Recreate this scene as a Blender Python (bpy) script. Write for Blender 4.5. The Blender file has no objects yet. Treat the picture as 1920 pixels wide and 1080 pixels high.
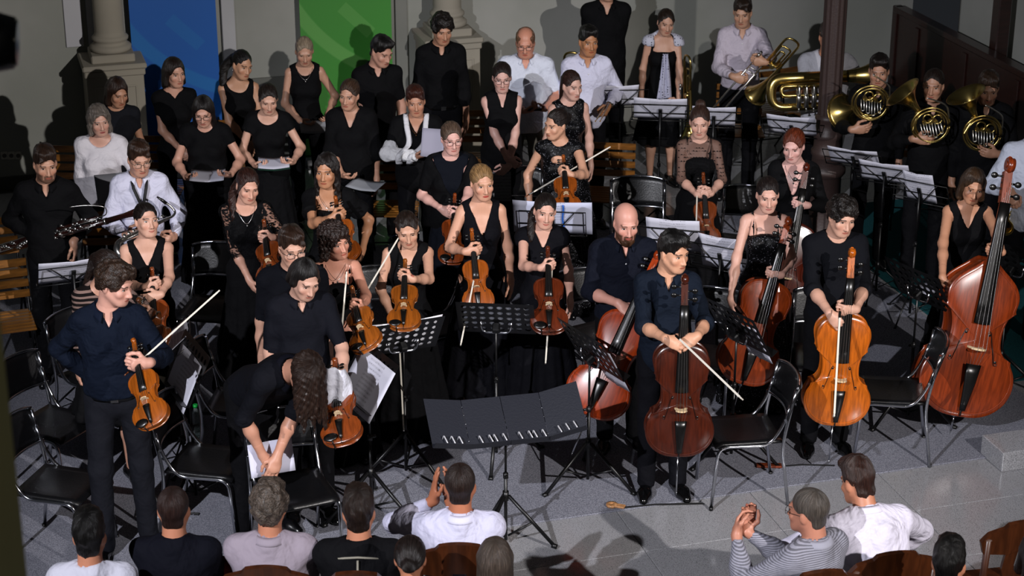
import bpy, math, random
import numpy as np
from mathutils import Matrix, Vector

scene = bpy.context.scene
COL = scene.collection
PI = math.pi

# ------------------------------------------------------------------ camera
CAM_H, PITCH, FPX = 5.95, math.radians(22.0), 3717.0
cam_data = bpy.data.cameras.new('camera')
cam_data.sensor_width = 36.0
cam_data.lens = 36.0 * FPX / 1920.0
cam_data.clip_end = 100
cam_data.dof.use_dof = True
cam_data.dof.focus_distance = 12.6
cam_data.dof.aperture_fstop = 4.5
camera = bpy.data.objects.new('camera', cam_data)
camera.location = (0, 0, CAM_H)
camera.rotation_euler = (PI / 2 - PITCH, 0, 0)
COL.objects.link(camera)
scene.camera = camera

# ------------------------------------------------------------------ world, stage lights, exposure
world = bpy.data.worlds.new('world')
scene.world = world
world.use_nodes = True
world.node_tree.nodes['Background'].inputs[0].default_value = (0.55, 0.6, 0.7, 1)
world.node_tree.nodes['Background'].inputs[1].default_value = 0.022

def spot(name, loc, aim, power, angle, blend, color, radius):
    d = bpy.data.lights.new(name, 'SPOT')
    d.energy = power; d.spot_size = math.radians(angle); d.spot_blend = blend
    d.color = color; d.shadow_soft_size = radius
    o = bpy.data.objects.new(name, d)
    o.location = loc
    o.rotation_euler = (Vector(aim) - Vector(loc)).to_track_quat('-Z', 'Y').to_euler()
    COL.objects.link(o)
    return o

spot('stage_light_left', (-4.8, 1.3, 7.5), (0.5, 12.3, 0.4), 5800, 42, 0.8, (0.93, 0.93, 1.0), 0.06)
spot('stage_light_right', (6.5, 1.6, 6.7), (-0.7, 13.6, 0.9), 5600, 40, 0.85, (1.0, 0.95, 0.93), 0.06)

def bulb(name, loc, power, color, radius):
    d = bpy.data.lights.new(name, 'POINT'); d.energy = power; d.color = color; d.shadow_soft_size = radius
    o = bpy.data.objects.new(name, d); o.location = loc; COL.objects.link(o)
bulb('gallery_lamp', (0.6, 0.4, 7.4), 60, (1.0, .9, .7), .15)  # added fill, no real lamp: lifts the near pillar out of black

scene.view_settings.view_transform = 'Standard'
scene.view_settings.look = 'None'
scene.view_settings.gamma = 1.0
scene.view_settings.use_curve_mapping = False
scene.view_settings.exposure = 0.0

# ------------------------------------------------------------------ pixel -> place helpers
V = lambda *a: np.array(a, dtype=float)
RIGHT, FWD, UP = V(1, 0, 0), V(0, math.cos(PITCH), -math.sin(PITCH)), V(0, math.sin(PITCH), math.cos(PITCH))
CAMP = V(0, 0, CAM_H)

def ray(x, y):
    d = FPX * FWD + (x - 960) * RIGHT - (y - 540) * UP
    return d / np.linalg.norm(d)

def at_z(x, y, z=0.0):
    d = ray(x, y)
    return CAMP + d * ((z - CAM_H) / d[2])

def at_y(x, y, Y):
    d = ray(x, y)
    return CAMP + d * (Y / d[1])

def along(x, y, p0, L, far=True):
    """point on the sight line (x, y) that lies L away from p0"""
    d = ray(x, y); o = CAMP - p0
    b = o @ d; c = o @ o - L * L
    q = b * b - c
    if q < 0:
        print('  short', round(float(math.sqrt(-q)), 2))
        return CAMP + d * (-b)
    return CAMP + d * (-b + (math.sqrt(q) if far else -math.sqrt(q)))

def unit(v):
    v = np.asarray(v, float)
    n = np.linalg.norm(v)
    return v / n if n > 1e-9 else v

def rotz(a):
    c, s = math.cos(a), math.sin(a)
    return np.array([[c, -s, 0], [s, c, 0], [0, 0, 1.0]])

def rotx(a):
    c, s = math.cos(a), math.sin(a)
    return np.array([[1.0, 0, 0], [0, c, -s], [0, s, c]])

def roty(a):
    c, s = math.cos(a), math.sin(a)
    return np.array([[c, 0, s], [0, 1.0, 0], [-s, 0, c]])

# ------------------------------------------------------------------ materials
MATS = {}

def new_mat(name):
    m = bpy.data.materials.new(name)
    m.use_nodes = True
    nt = m.node_tree
    b = nt.nodes['Principled BSDF']
    return m, nt, b

def nd(nt, t, **kw):
    n = nt.nodes.new(t)
    for k, v in kw.items():
        setattr(n, k, v)
    return n

def rgb(c):
    if isinstance(c, str):
        c = c.lstrip('#')
        c = [int(c[i:i + 2], 16) / 255 for i in (0, 2, 4)]
        c = [x / 12.92 if x <= .04045 else ((x + .055) / 1.055) ** 2.4 for x in c]
    return (c[0], c[1], c[2], 1.0)

def plain(name, col, rough=.5, metal=0.0, bump=0.0, scale=40.0, var=0.0, spec=.5, coat=0.0, stretch=None, alpha=1.0, trans=0.0, sheen=0.0):
    key = (name, str(col), rough, metal)
    if key in MATS:
        return MATS[key]
    m, nt, b = new_mat(name)
    c = rgb(col)
    b.inputs['Base Color'].default_value = c
    b.inputs['Roughness'].default_value = rough
    b.inputs['Metallic'].default_value = metal
    b.inputs['Specular IOR Level'].default_value = spec
    b.inputs['Coat Weight'].default_value = coat
    b.inputs['Coat Roughness'].default_value = .12
    b.inputs['Alpha'].default_value = alpha
    b.inputs['Transmission Weight'].default_value = trans
    if sheen:
        b.inputs['Sheen Weight'].default_value = sheen
    if bump or var:
        tc = nd(nt, 'ShaderNodeTexCoord')
        src = tc.outputs['Object']
        if stretch:
            mp = nd(nt, 'ShaderNodeMapping')
            mp.inputs['Scale'].default_value = stretch
            nt.links.new(src, mp.inputs[0]); src = mp.outputs[0]
        nz = nd(nt, 'ShaderNodeTexNoise')
        nz.inputs['Scale'].default_value = scale
        nz.inputs['Detail'].default_value = 4
        nt.links.new(src, nz.inputs['Vector'])
        if bump:
            bp = nd(nt, 'ShaderNodeBump')
            bp.inputs['Strength'].default_value = bump
            bp.inputs['Distance'].default_value = .02
            nt.links.new(nz.outputs[0], bp.inputs['Height'])
            nt.links.new(bp.outputs[0], b.inputs['Normal'])
        if var:
            mx = nd(nt, 'ShaderNodeMix', data_type='RGBA')
            mx.inputs[6].default_value = tuple(x * (1 - var) for x in c[:3]) + (1,)
            mx.inputs[7].default_value = tuple(min(1, x * (1 + var)) for x in c[:3]) + (1,)
            nt.links.new(nz.outputs[0], mx.inputs[0])
            nt.links.new(mx.outputs[2], b.inputs['Base Color'])
    MATS[key] = m
    return m

class X:
    """tiny shader-math builder"""
    def __init__(s, nt): s.nt = nt
    def m(s, op, a, b=0.0, c=None):
        n = nd(s.nt, 'ShaderNodeMath', operation=op)
        for i, v in enumerate((a, b) if c is None else (a, b, c)):
            if isinstance(v, (int, float)): n.inputs[i].default_value = v
            else: s.nt.links.new(v, n.inputs[i])
        return n.outputs[0]
    def sm(s, v, lo, hi):
        n = nd(s.nt, 'ShaderNodeMapRange', interpolation_type='SMOOTHSTEP')
        n.inputs[1].default_value = lo; n.inputs[2].default_value = hi
        s.nt.links.new(v, n.inputs[0])
        return n.outputs[0]
    def mix(s, f, a, b):
        n = nd(s.nt, 'ShaderNodeMix', data_type='RGBA')
        for i, v in ((0, f), (6, a), (7, b)):
            if isinstance(v, (int, float)): n.inputs[i].default_value = v
            elif isinstance(v, tuple): n.inputs[i].default_value = v
            else: s.nt.links.new(v, n.inputs[i])
        return n.outputs[2]

def skin(col, brow, lip=None, beard=0.0, beardcol=None, smile=0.0):
    """skin with lips, brows and stubble placed by the head-space attribute hp"""
    key = ('skin', str(col), str(brow), str(lip), beard, smile)
    if key in MATS:
        return MATS[key]
    m, nt, b = new_mat('skin')
    x = X(nt)
    at = nd(nt, 'ShaderNodeAttribute', attribute_name='hp')
    sp = nd(nt, 'ShaderNodeSeparateXYZ')
    nt.links.new(at.outputs['Vector'], sp.inputs[0])
    ax = x.m('ABSOLUTE', sp.outputs[0]); y = sp.outputs[1]; z = sp.outputs[2]
    front = x.sm(y, -.045, -.06)
    c = rgb(col)
    lipc = rgb(lip) if lip else (c[0] * .72, c[1] * .38, c[2] * .38, 1)
    nz = nd(nt, 'ShaderNodeTexNoise'); nz.inputs['Scale'].default_value = 30
    base = x.mix(nz.outputs[0], tuple(v * .93 for v in c[:3]) + (1,), tuple(min(1, v * 1.06) for v in c[:3]) + (1,))
    # cheeks and nose are redder
    d1 = x.m('ADD', x.m('POWER', x.m('DIVIDE', x.m('SUBTRACT', ax, .04), .026), 2.0), x.m('POWER', x.m('DIVIDE', x.m('ADD', z, .04), .024), 2.0))
    base = x.mix(x.m('MULTIPLY', x.m('MULTIPLY', x.sm(d1, 1.3, 0.0), front), .35), base, (c[0] * .98, c[1] * .66, c[2] * .62, 1))
    if beard:
        bc = rgb(beardcol or brow)
        low = x.sm(z, -.035, -.06)
        moust = x.m('MULTIPLY', x.sm(ax, .036, .026), x.m('MULTIPLY', x.sm(z, -.05, -.056), front))
        zone = x.m('MAXIMUM', x.m('MULTIPLY', low, x.m('MAXIMUM', x.sm(ax, .030, .044), x.sm(z, -.078, -.09))), moust)
        zone = x.m('MULTIPLY', zone, x.sm(z, -.155, -.125))
        zone = x.m('MULTIPLY', zone, x.sm(y, .03, .015))
        base = x.mix(x.m('MULTIPLY', zone, beard), base, bc)
    # lips
    zl = x.m('SUBTRACT', z, x.m('MULTIPLY', x.m('POWER', ax, 2.0), 3.0 + 9.0 * smile))
    d2 = x.m('ADD', x.m('POWER', x.m('DIVIDE', ax, .024), 2.0), x.m('POWER', x.m('DIVIDE', x.m('ADD', zl, .0705), .0088), 2.0))
    base = x.mix(x.m('MULTIPLY', x.m('MULTIPLY', x.sm(d2, 1.15, .6), front), .85), base, lipc)
    seam = x.m('MULTIPLY', x.sm(x.m('ABSOLUTE', x.m('ADD', zl, .0705)), .0022, .0008), x.m('MULTIPLY', x.sm(ax, .026, .02), front))
    base = x.mix(x.m('MULTIPLY', seam, .75), base, (c[0] * .2, c[1] * .07, c[2] * .07, 1))
    # brows
    arc = x.m('SUBTRACT', z, x.m('SUBTRACT', .0245, x.m('MULTIPLY', x.m('POWER', x.m('SUBTRACT', ax, .031), 2.0), 11.0)))
    br = x.m('MULTIPLY', x.sm(x.m('ABSOLUTE', arc), .0052, .0022), x.m('MULTIPLY', x.sm(ax, .011, .015), x.sm(ax, .056, .046)))
    base = x.mix(x.m('MULTIPLY', x.m('MULTIPLY', br, front), .85), base, rgb(brow))
    # nostrils
    dn = x.m('ADD', x.m('POWER', x.m('DIVIDE', x.m('SUBTRACT', ax, .0075), .0045), 2.0), x.m('POWER', x.m('DIVIDE', x.m('ADD', z, .0475), .0032), 2.0))
    base = x.mix(x.m('MULTIPLY', x.m('MULTIPLY', x.sm(dn, 1.2, .5), front), .8), base, (c[0] * .16, c[1] * .07, c[2] * .06, 1))
    nt.links.new(base, b.inputs['Base Color'])
    b.inputs['Roughness'].default_value = .48
    b.inputs['Subsurface Weight'].default_value = .0
    MATS[key] = m
    return m

def cloth(col, rough=.85, fold=.25, kind='cloth'):
    key = (kind, str(col), rough)
    if key in MATS:
        return MATS[key]
    m, nt, b = new_mat(kind)
    x = X(nt)
    c = rgb(col)
    tc = nd(nt, 'ShaderNodeTexCoord')
    n1 = nd(nt, 'ShaderNodeTexNoise'); n1.inputs['Scale'].default_value = 7; n1.inputs['Detail'].default_value = 3; n1.inputs['Distortion'].default_value = .35
    n2 = nd(nt, 'ShaderNodeTexNoise'); n2.inputs['Scale'].default_value = 260
    nt.links.new(tc.outputs['Object'], n1.inputs['Vector'])
    nt.links.new(tc.outputs['Object'], n2.inputs['Vector'])
    h = x.m('ADD', n1.outputs[0], x.m('MULTIPLY', n2.outputs[0], .03))
    bp = nd(nt, 'ShaderNodeBump'); bp.inputs['Strength'].default_value = min(1, fold * 1.7); bp.inputs['Distance'].default_value = .07
    nt.links.new(h, bp.inputs['Height'])
    nt.links.new(bp.outputs[0], b.inputs['Normal'])
    b.inputs['Roughness'].default_value = rough
    b.inputs['Specular IOR Level'].default_value = .3 if max(c[:3]) > .05 else .1
    b.inputs['Base Color'].default_value = c
    if kind == 'lace':
        v = nd(nt, 'ShaderNodeTexVoronoi'); v.inputs['Scale'].default_value = 70
        nt.links.new(tc.outputs['Object'], v.inputs['Vector'])
        n3 = nd(nt, 'ShaderNodeTexNoise'); n3.inputs['Scale'].default_value = 38
        nt.links.new(tc.outputs['Object'], n3.inputs['Vector'])
        a = x.m('MAXIMUM', x.sm(v.outputs['Distance'], .45, .3), x.sm(n3.outputs[0], .5, .56))
        nt.links.new(x.m('MAXIMUM', a, .35), b.inputs['Alpha'])
    if kind == 'sheer':
        v = nd(nt, 'ShaderNodeTexVoronoi'); v.inputs['Scale'].default_value = 45; v.inputs['Randomness'].default_value = .15
        nt.links.new(tc.outputs['Object'], v.inputs['Vector'])
        nt.links.new(x.m('MAXIMUM', x.sm(v.outputs['Distance'], .3, .22), .5), b.inputs['Alpha'])
    if kind == 'dots':
        v = nd(nt, 'ShaderNodeTexVoronoi'); v.inputs['Scale'].default_value = 42; v.inputs['Randomness'].default_value = .3
        nt.links.new(tc.outputs['Object'], v.inputs['Vector'])
        nt.links.new(x.mix(x.sm(v.outputs['Distance'], .28, .22), c, (.01, .01, .02, 1)), b.inputs['Base Color'])
    if kind == 'sequin':
        v = nd(nt, 'ShaderNodeTexVoronoi'); v.inputs['Scale'].default_value = 230
        nt.links.new(tc.outputs['Object'], v.inputs['Vector'])
        sp = nd(nt, 'ShaderNodeSeparateColor'); nt.links.new(v.outputs['Color'], sp.inputs[0])
        nt.links.new(x.mix(x.sm(sp.outputs[0], .95, .98), c, (.2, .2, .23, 1)), b.inputs['Base Color'])
        b.inputs['Roughness'].default_value = .4
    if kind == 'stripes':
        sp = nd(nt, 'ShaderNodeSeparateXYZ'); nt.links.new(tc.outputs['Object'], sp.inputs[0])
        w = x.m('SINE', x.m('MULTIPLY', sp.outputs[2], 620.0))
        nt.links.new(x.mix(x.sm(w, -.2, .2), c, tuple(v * .42 for v in c[:3]) + (1,)), b.inputs['Base Color'])
    if kind == 'bands':
        sp = nd(nt, 'ShaderNodeSeparateXYZ'); nt.links.new(tc.outputs['Object'], sp.inputs[0])
        w = x.m('SINE', x.m('MULTIPLY', sp.outputs[2], 190.0))
        nt.links.new(x.mix(x.sm(w, .1, .4), c, (.2, .13, .11, 1)), b.inputs['Base Color'])
    MATS[key] = m
    return m

def hairmat(col, mode='down'):
    """strands follow the head: down from the crown, back to the knot, or curls"""
    key = ('hair', str(col), mode)
    if key in MATS:
        return MATS[key]
    m, nt, b = new_mat('hair')
    x = X(nt)
    c = rgb(col)
    at = nd(nt, 'ShaderNodeAttribute', attribute_name='hp')
    sp = nd(nt, 'ShaderNodeSeparateXYZ'); nt.links.new(at.outputs['Vector'], sp.inputs[0])
    cb = nd(nt, 'ShaderNodeCombineXYZ')
    if mode == 'back':
        ang = x.m('ARCTAN2', sp.outputs[0], x.m('ADD', sp.outputs[2], .02)); other = sp.outputs[1]
    else:
        ang = x.m('ARCTAN2', sp.outputs[0], x.m('SUBTRACT', .05, sp.outputs[1])); other = sp.outputs[2]
    nt.links.new(x.m('MULTIPLY', ang, 26.0), cb.inputs[0]); nt.links.new(x.m('MULTIPLY', other, 14.0), cb.inputs[1])
    nz = nd(nt, 'ShaderNodeTexNoise'); nz.inputs['Scale'].default_value = 1.0; nz.inputs['Detail'].default_value = 4; nz.inputs['Distortion'].default_value = .5
    if mode == 'curl':
        nz.inputs['Scale'].default_value = 42; nz.inputs['Distortion'].default_value = 1.6
        nt.links.new(at.outputs['Vector'], nz.inputs['Vector'])
    else:
        nt.links.new(cb.outputs[0], nz.inputs['Vector'])
    nt.links.new(x.mix(x.sm(nz.outputs[0], .36, .66), tuple(v * .55 for v in c[:3]) + (1,), tuple(min(1, v * 1.4 + .002) for v in c[:3]) + (1,)), b.inputs['Base Color'])
    bp = nd(nt, 'ShaderNodeBump'); bp.inputs['Strength'].default_value = .8; bp.inputs['Distance'].default_value = .014
    nt.links.new(nz.outputs[0], bp.inputs['Height']); nt.links.new(bp.outputs[0], b.inputs['Normal'])
    b.inputs['Roughness'].default_value = .42
    b.inputs['Specular IOR Level'].default_value = .45
    MATS[key] = m
    return m

# ------------------------------------------------------------------ objects
def tag(o, label=None, cat=None, group=None, kind=None):
    if label: o['label'] = label
    if cat: o['category'] = cat
    if group: o['group'] = group
    if kind: o['kind'] = kind
    return o

def link(name, me, mat=None, parent=None, M=None):
    o = bpy.data.objects.new(name, me)
    COL.objects.link(o)
    if mat is not None and me is not None:
        if len(me.materials) == 0: me.materials.append(mat)
        elif me.materials[0] is not mat:
            o.material_slots[0].link = 'OBJECT'; o.material_slots[0].material = mat
    if parent is not None: o.parent = parent
    if M is not None: o.matrix_local = Matrix([list(map(float, r)) for r in M]) if not isinstance(M, Matrix) else M
    return o

def mat4(R, t):
    M = np.eye(4); M[:3, :3] = R; M[:3, 3] = t
    return M

def empty(name, M=None, label=None, cat=None, group=None):
    o = bpy.data.objects.new(name, None)
    o.empty_display_size = .1
    COL.objects.link(o)
    if M is not None: o.matrix_local = Matrix([list(map(float, r)) for r in M])
    return tag(o, label, cat, group)

def arr_mesh(name, v, quads, smooth=True):
    me = bpy.data.meshes.new(name)
    v = np.ascontiguousarray(v, dtype=np.float32); q = np.ascontiguousarray(quads, dtype=np.int32)
    n = len(q)
    me.vertices.add(len(v)); me.vertices.foreach_set('co', v.ravel())
    me.loops.add(n * 4); me.loops.foreach_set('vertex_index', q.ravel())
    me.polygons.add(n); me.polygons.foreach_set('loop_start', np.arange(0, n * 4, 4, dtype=np.int32))
    me.polygons.foreach_set('use_smooth', np.full(n, smooth))
    me.update(calc_edges=True)
    return me

def py_mesh(name, v, f, smooth=False):
    me = bpy.data.meshes.new(name)
    me.from_pydata([tuple(map(float, p)) for p in v], [], f)
    if smooth: me.polygons.foreach_set('use_smooth', [True] * len(me.polygons))
    me.update()
    return me

class MB:
    """collects simple solids into one mesh"""
    def __init__(s): s.v = []; s.f = []; s.sm = []
    def add(s, v, f, smooth=False):
        n = len(s.v); s.v += [tuple(map(float, p)) for p in v]
        s.f += [tuple(i + n for i in q) for q in f]; s.sm += [smooth] * len(f)
        return s
    def box(s, c, size, R=None, bevel=0.0):
        c = np.asarray(c, float); h = np.asarray(size, float) / 2
        R = np.eye(3) if R is None else R
        if bevel:
            b = min(bevel, *(h * .9)); v = []; idx = {}
            for sx in (-1, 1):
                for sy in (-1, 1):
                    for sz in (-1, 1):
                        for ax in range(3):
                            p = np.array([sx, sy, sz]) * (h - b)
                            p[ax] = (sx, sy, sz)[ax] * h[ax]
                            idx[(sx, sy, sz, ax)] = len(v); v.append(c + R @ p)
            f = []
            S = (-1, 1)
            for ax in range(3):
                o1, o2 = [(1, 2), (2, 0), (0, 1)][ax]
                for sg in S:
                    q = []
                    for a, bb in ((-1, -1), (1, -1), (1, 1), (-1, 1)):
                        k = [0, 0, 0]; k[ax] = sg; k[o1] = a; k[o2] = bb
                        q.append(idx[(*k, ax)])
                    f.append(tuple(q) if sg > 0 else tuple(q[::-1]))
                for a in S:
                    for bb in S:
                        k0 = [0, 0, 0]; k0[o1] = a; k0[o2] = bb; k1 = k0[:]
                        k0[ax] = -1; k1[ax] = 1
                        q = (idx[(*k0, o1)], idx[(*k1, o1)], idx[(*k1, o2)], idx[(*k0, o2)])
                        f.append(q if a * bb < 0 else q[::-1])
            for k in [(x, y, z) for x in S for y in S for z in S]:
                q = tuple(idx[(*k, a)] for a in range(3))
                f.append(q if k[0] * k[1] * k[2] > 0 else q[::-1])
            return s.add(v, f)
        v = [c + R @ (h * np.array(k)) for k in ((-1, -1, -1), (1, -1, -1), (1, 1, -1), (-1, 1, -1), (-1, -1, 1), (1, -1, 1), (1, 1, 1), (-1, 1, 1))]
        return s.add(v, [(0, 3, 2, 1), (4, 5, 6, 7), (0, 1, 5, 4), (1, 2, 6, 5), (2, 3, 7, 6), (3, 0, 4, 7)])
    def tube(s, pts, r, n=8, cap=True, flat=None):
        pts = [np.asarray(p, float) for p in pts]
        m = len(pts)
        rs = [r] * m if np.isscalar(r) else list(r)
        tang = [unit(pts[min(i + 1, m - 1)] - pts[max(i - 1, 0)]) for i in range(m)]
        t0 = tang[0]
        u = unit(np.cross(t0, V(0, 0, 1) if abs(t0[2]) < .9 else V(1, 0, 0)))
        v = []; f = []
        for i in range(m):
            u = unit(u - tang[i] * (u @ tang[i])); w = np.cross(tang[i], u)
            for j in range(n):
                a = 2 * PI * j / n
                v.append(pts[i] + rs[i] * (math.cos(a) * u + math.sin(a) * w * (flat or 1)))
        for i in range(m - 1):
            for j in range(n):
                k = (j + 1) % n
                f.append((i * n + j, i * n + k, (i + 1) * n + k, (i + 1) * n + j))
        s.add(v, f, True)
        if cap:
            b = len(s.v) - len(v)
            s.f.append(tuple(b + j for j in range(n))[::-1]); s.sm.append(False)
            s.f.append(tuple(b + (m - 1) * n + j for j in range(n))); s.sm.append(False)
        return s
    def cyl(s, a, b, ra, rb=None, n=10):
        return s.tube([a, b], [ra, ra if rb is None else rb], n)
    def lathe(s, prof, n=24, origin=(0, 0, 0), R=None):
        """prof: (radius, z) pairs turned about z"""
        R = np.eye(3) if R is None else R
        o = np.asarray(origin, float); v = []; f = []
        for r, z in prof:
            for j in range(n):
                a = 2 * PI * j / n
                v.append(o + R @ V(r * math.cos(a), r * math.sin(a), z))
        for i in range(len(prof) - 1):
            for j in range(n):
                k = (j + 1) % n
                f.append((i * n + j, i * n + k, (i + 1) * n + k, (i + 1) * n + j))
        return s.add(v, f, True)
    def ball(s, c, r, n=8, R=None):
        r3 = np.asarray([r] * 3 if np.isscalar(r) else r, float)
        R = np.eye(3) if R is None else R
        v = []; f = []
        for i in range(n + 1):
            th = PI * i / n
            for j in range(n * 2):
                a = PI * j / n
                v.append(np.asarray(c) + R @ (r3 * V(math.sin(th) * math.cos(a), math.sin(th) * math.sin(a), -math.cos(th))))
        for i in range(n):
            for j in range(n * 2):
                k = (j + 1) % (n * 2)
                f.append((i * 2 * n + j, i * 2 * n + k, (i + 1) * 2 * n + k, (i + 1) * 2 * n + j))
        return s.add(v, f, True)
    def prism(s, poly, y0, y1, R=None, o=(0, 0, 0)):
        """polygon in x,z extruded along y"""
        R = np.eye(3) if R is None else R
        n = len(poly)
        v = [np.asarray(o) + R @ V(p[0], y0, p[1]) for p in poly] + [np.asarray(o) + R @ V(p[0], y1, p[1]) for p in poly]
        f = [tuple(range(n)), tuple(range(2 * n - 1, n - 1, -1))]
        f += [(i, i + n, (i + 1) % n + n, (i + 1) % n) for i in range(n)]
        return s.add(v, f)
    def grid(s, fn, nu, nv, smooth=True, thick=0.0):
        """fn(u, v) -> point, u, v in 0..1; doubled when thick"""
        P = [[np.asarray(fn(i / nu, j / nv), float) for j in range(nv + 1)] for i in range(nu + 1)]
        w = nv + 1
        f = [(i * w + j, (i + 1) * w + j, (i + 1) * w + j + 1, i * w + j + 1) for i in range(nu) for j in range(nv)]
        v = [p for r in P for p in r]
        if not thick:
            return s.add(v, f, smooth)
        nrm = []
        for i in range(nu + 1):
            for j in range(nv + 1):
                du = P[min(i + 1, nu)][j] - P[max(i - 1, 0)][j]; dv = P[i][min(j + 1, nv)] - P[i][max(j - 1, 0)]
                nrm.append(unit(np.cross(du, dv)))
        n0 = len(v)
        v2 = [p - q * thick for p, q in zip(v, nrm)]
        f2 = [tuple(i + n0 for i in q[::-1]) for q in f]
        edge = [i * w for i in range(nu + 1)] + [nu * w + j for j in range(1, nv + 1)] + [i * w + nv for i in range(nu - 1, -1, -1)] + [j for j in range(nv - 1, 0, -1)]
        e = [(edge[i], edge[(i + 1) % len(edge)]) for i in range(len(edge))]
        f3 = [(b, a, a + n0, b + n0) for a, b in e]
        return s.add(v + v2, f + f2 + f3, smooth)
    def mesh(s, name='mesh'):
        me = py_mesh(name, s.v, s.f)
        me.polygons.foreach_set('use_smooth', s.sm)
        return me
    def obj(s, name, mat, parent=None, M=None):
        return link(name, s.mesh(name), mat, parent, M)

def smooth_path(pts, n=8, closed=False):
    """Catmull-Rom through pts"""
    P = [np.asarray(p, float) for p in pts]
    out = []
    m = len(P)
    for i in range(m if closed else m - 1):
        if closed:
            p0, p1, p2, p3 = P[(i - 1) % m], P[i], P[(i + 1) % m], P[(i + 2) % m]
        else:
            p0, p1, p2, p3 = P[max(i - 1, 0)], P[i], P[i + 1], P[min(i + 2, m - 1)]
        for j in range(n):
            t = j / n
            out.append(.5 * (2 * p1 + (p2 - p0) * t + (2 * p0 - 5 * p1 + 4 * p2 - p3) * t * t + (3 * p1 - p0 - 3 * p2 + p3) * t ** 3))
    if not closed: out.append(P[-1])
    return out

def fillet(pts, r, n=5):
    """polyline with rounded corners"""
    P = [np.asarray(p, float) for p in pts]
    out = [P[0]]
    for i in range(1, len(P) - 1):
        a, b, c = P[i - 1], P[i], P[i + 1]
        d1, d2 = unit(a - b), unit(c - b)
        q = min(r, np.linalg.norm(a - b) * .48, np.linalg.norm(c - b) * .48)
        s0, s1 = b + d1 * q, b + d2 * q
        for j in range(n + 1):
            t = j / n
            out.append((1 - t) ** 2 * s0 + 2 * t * (1 - t) * b + t * t * s1)
    out.append(P[-1])
    return out

def copy_tree(o, parent=None):
    c = o.copy(); COL.objects.link(c)
    if parent is not None: c.parent = parent
    for ch in o.children:
        copy_tree(ch, c)
    return c

# ------------------------------------------------------------------ implicit surfaces
EDGES = [(a, b) for a in range(8) for b in range(a + 1, 8) if bin(a ^ b).count('1') == 1]
CORN = np.array([[(c >> 2) & 1, (c >> 1) & 1, c & 1] for c in range(8)], dtype=np.float32)

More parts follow.
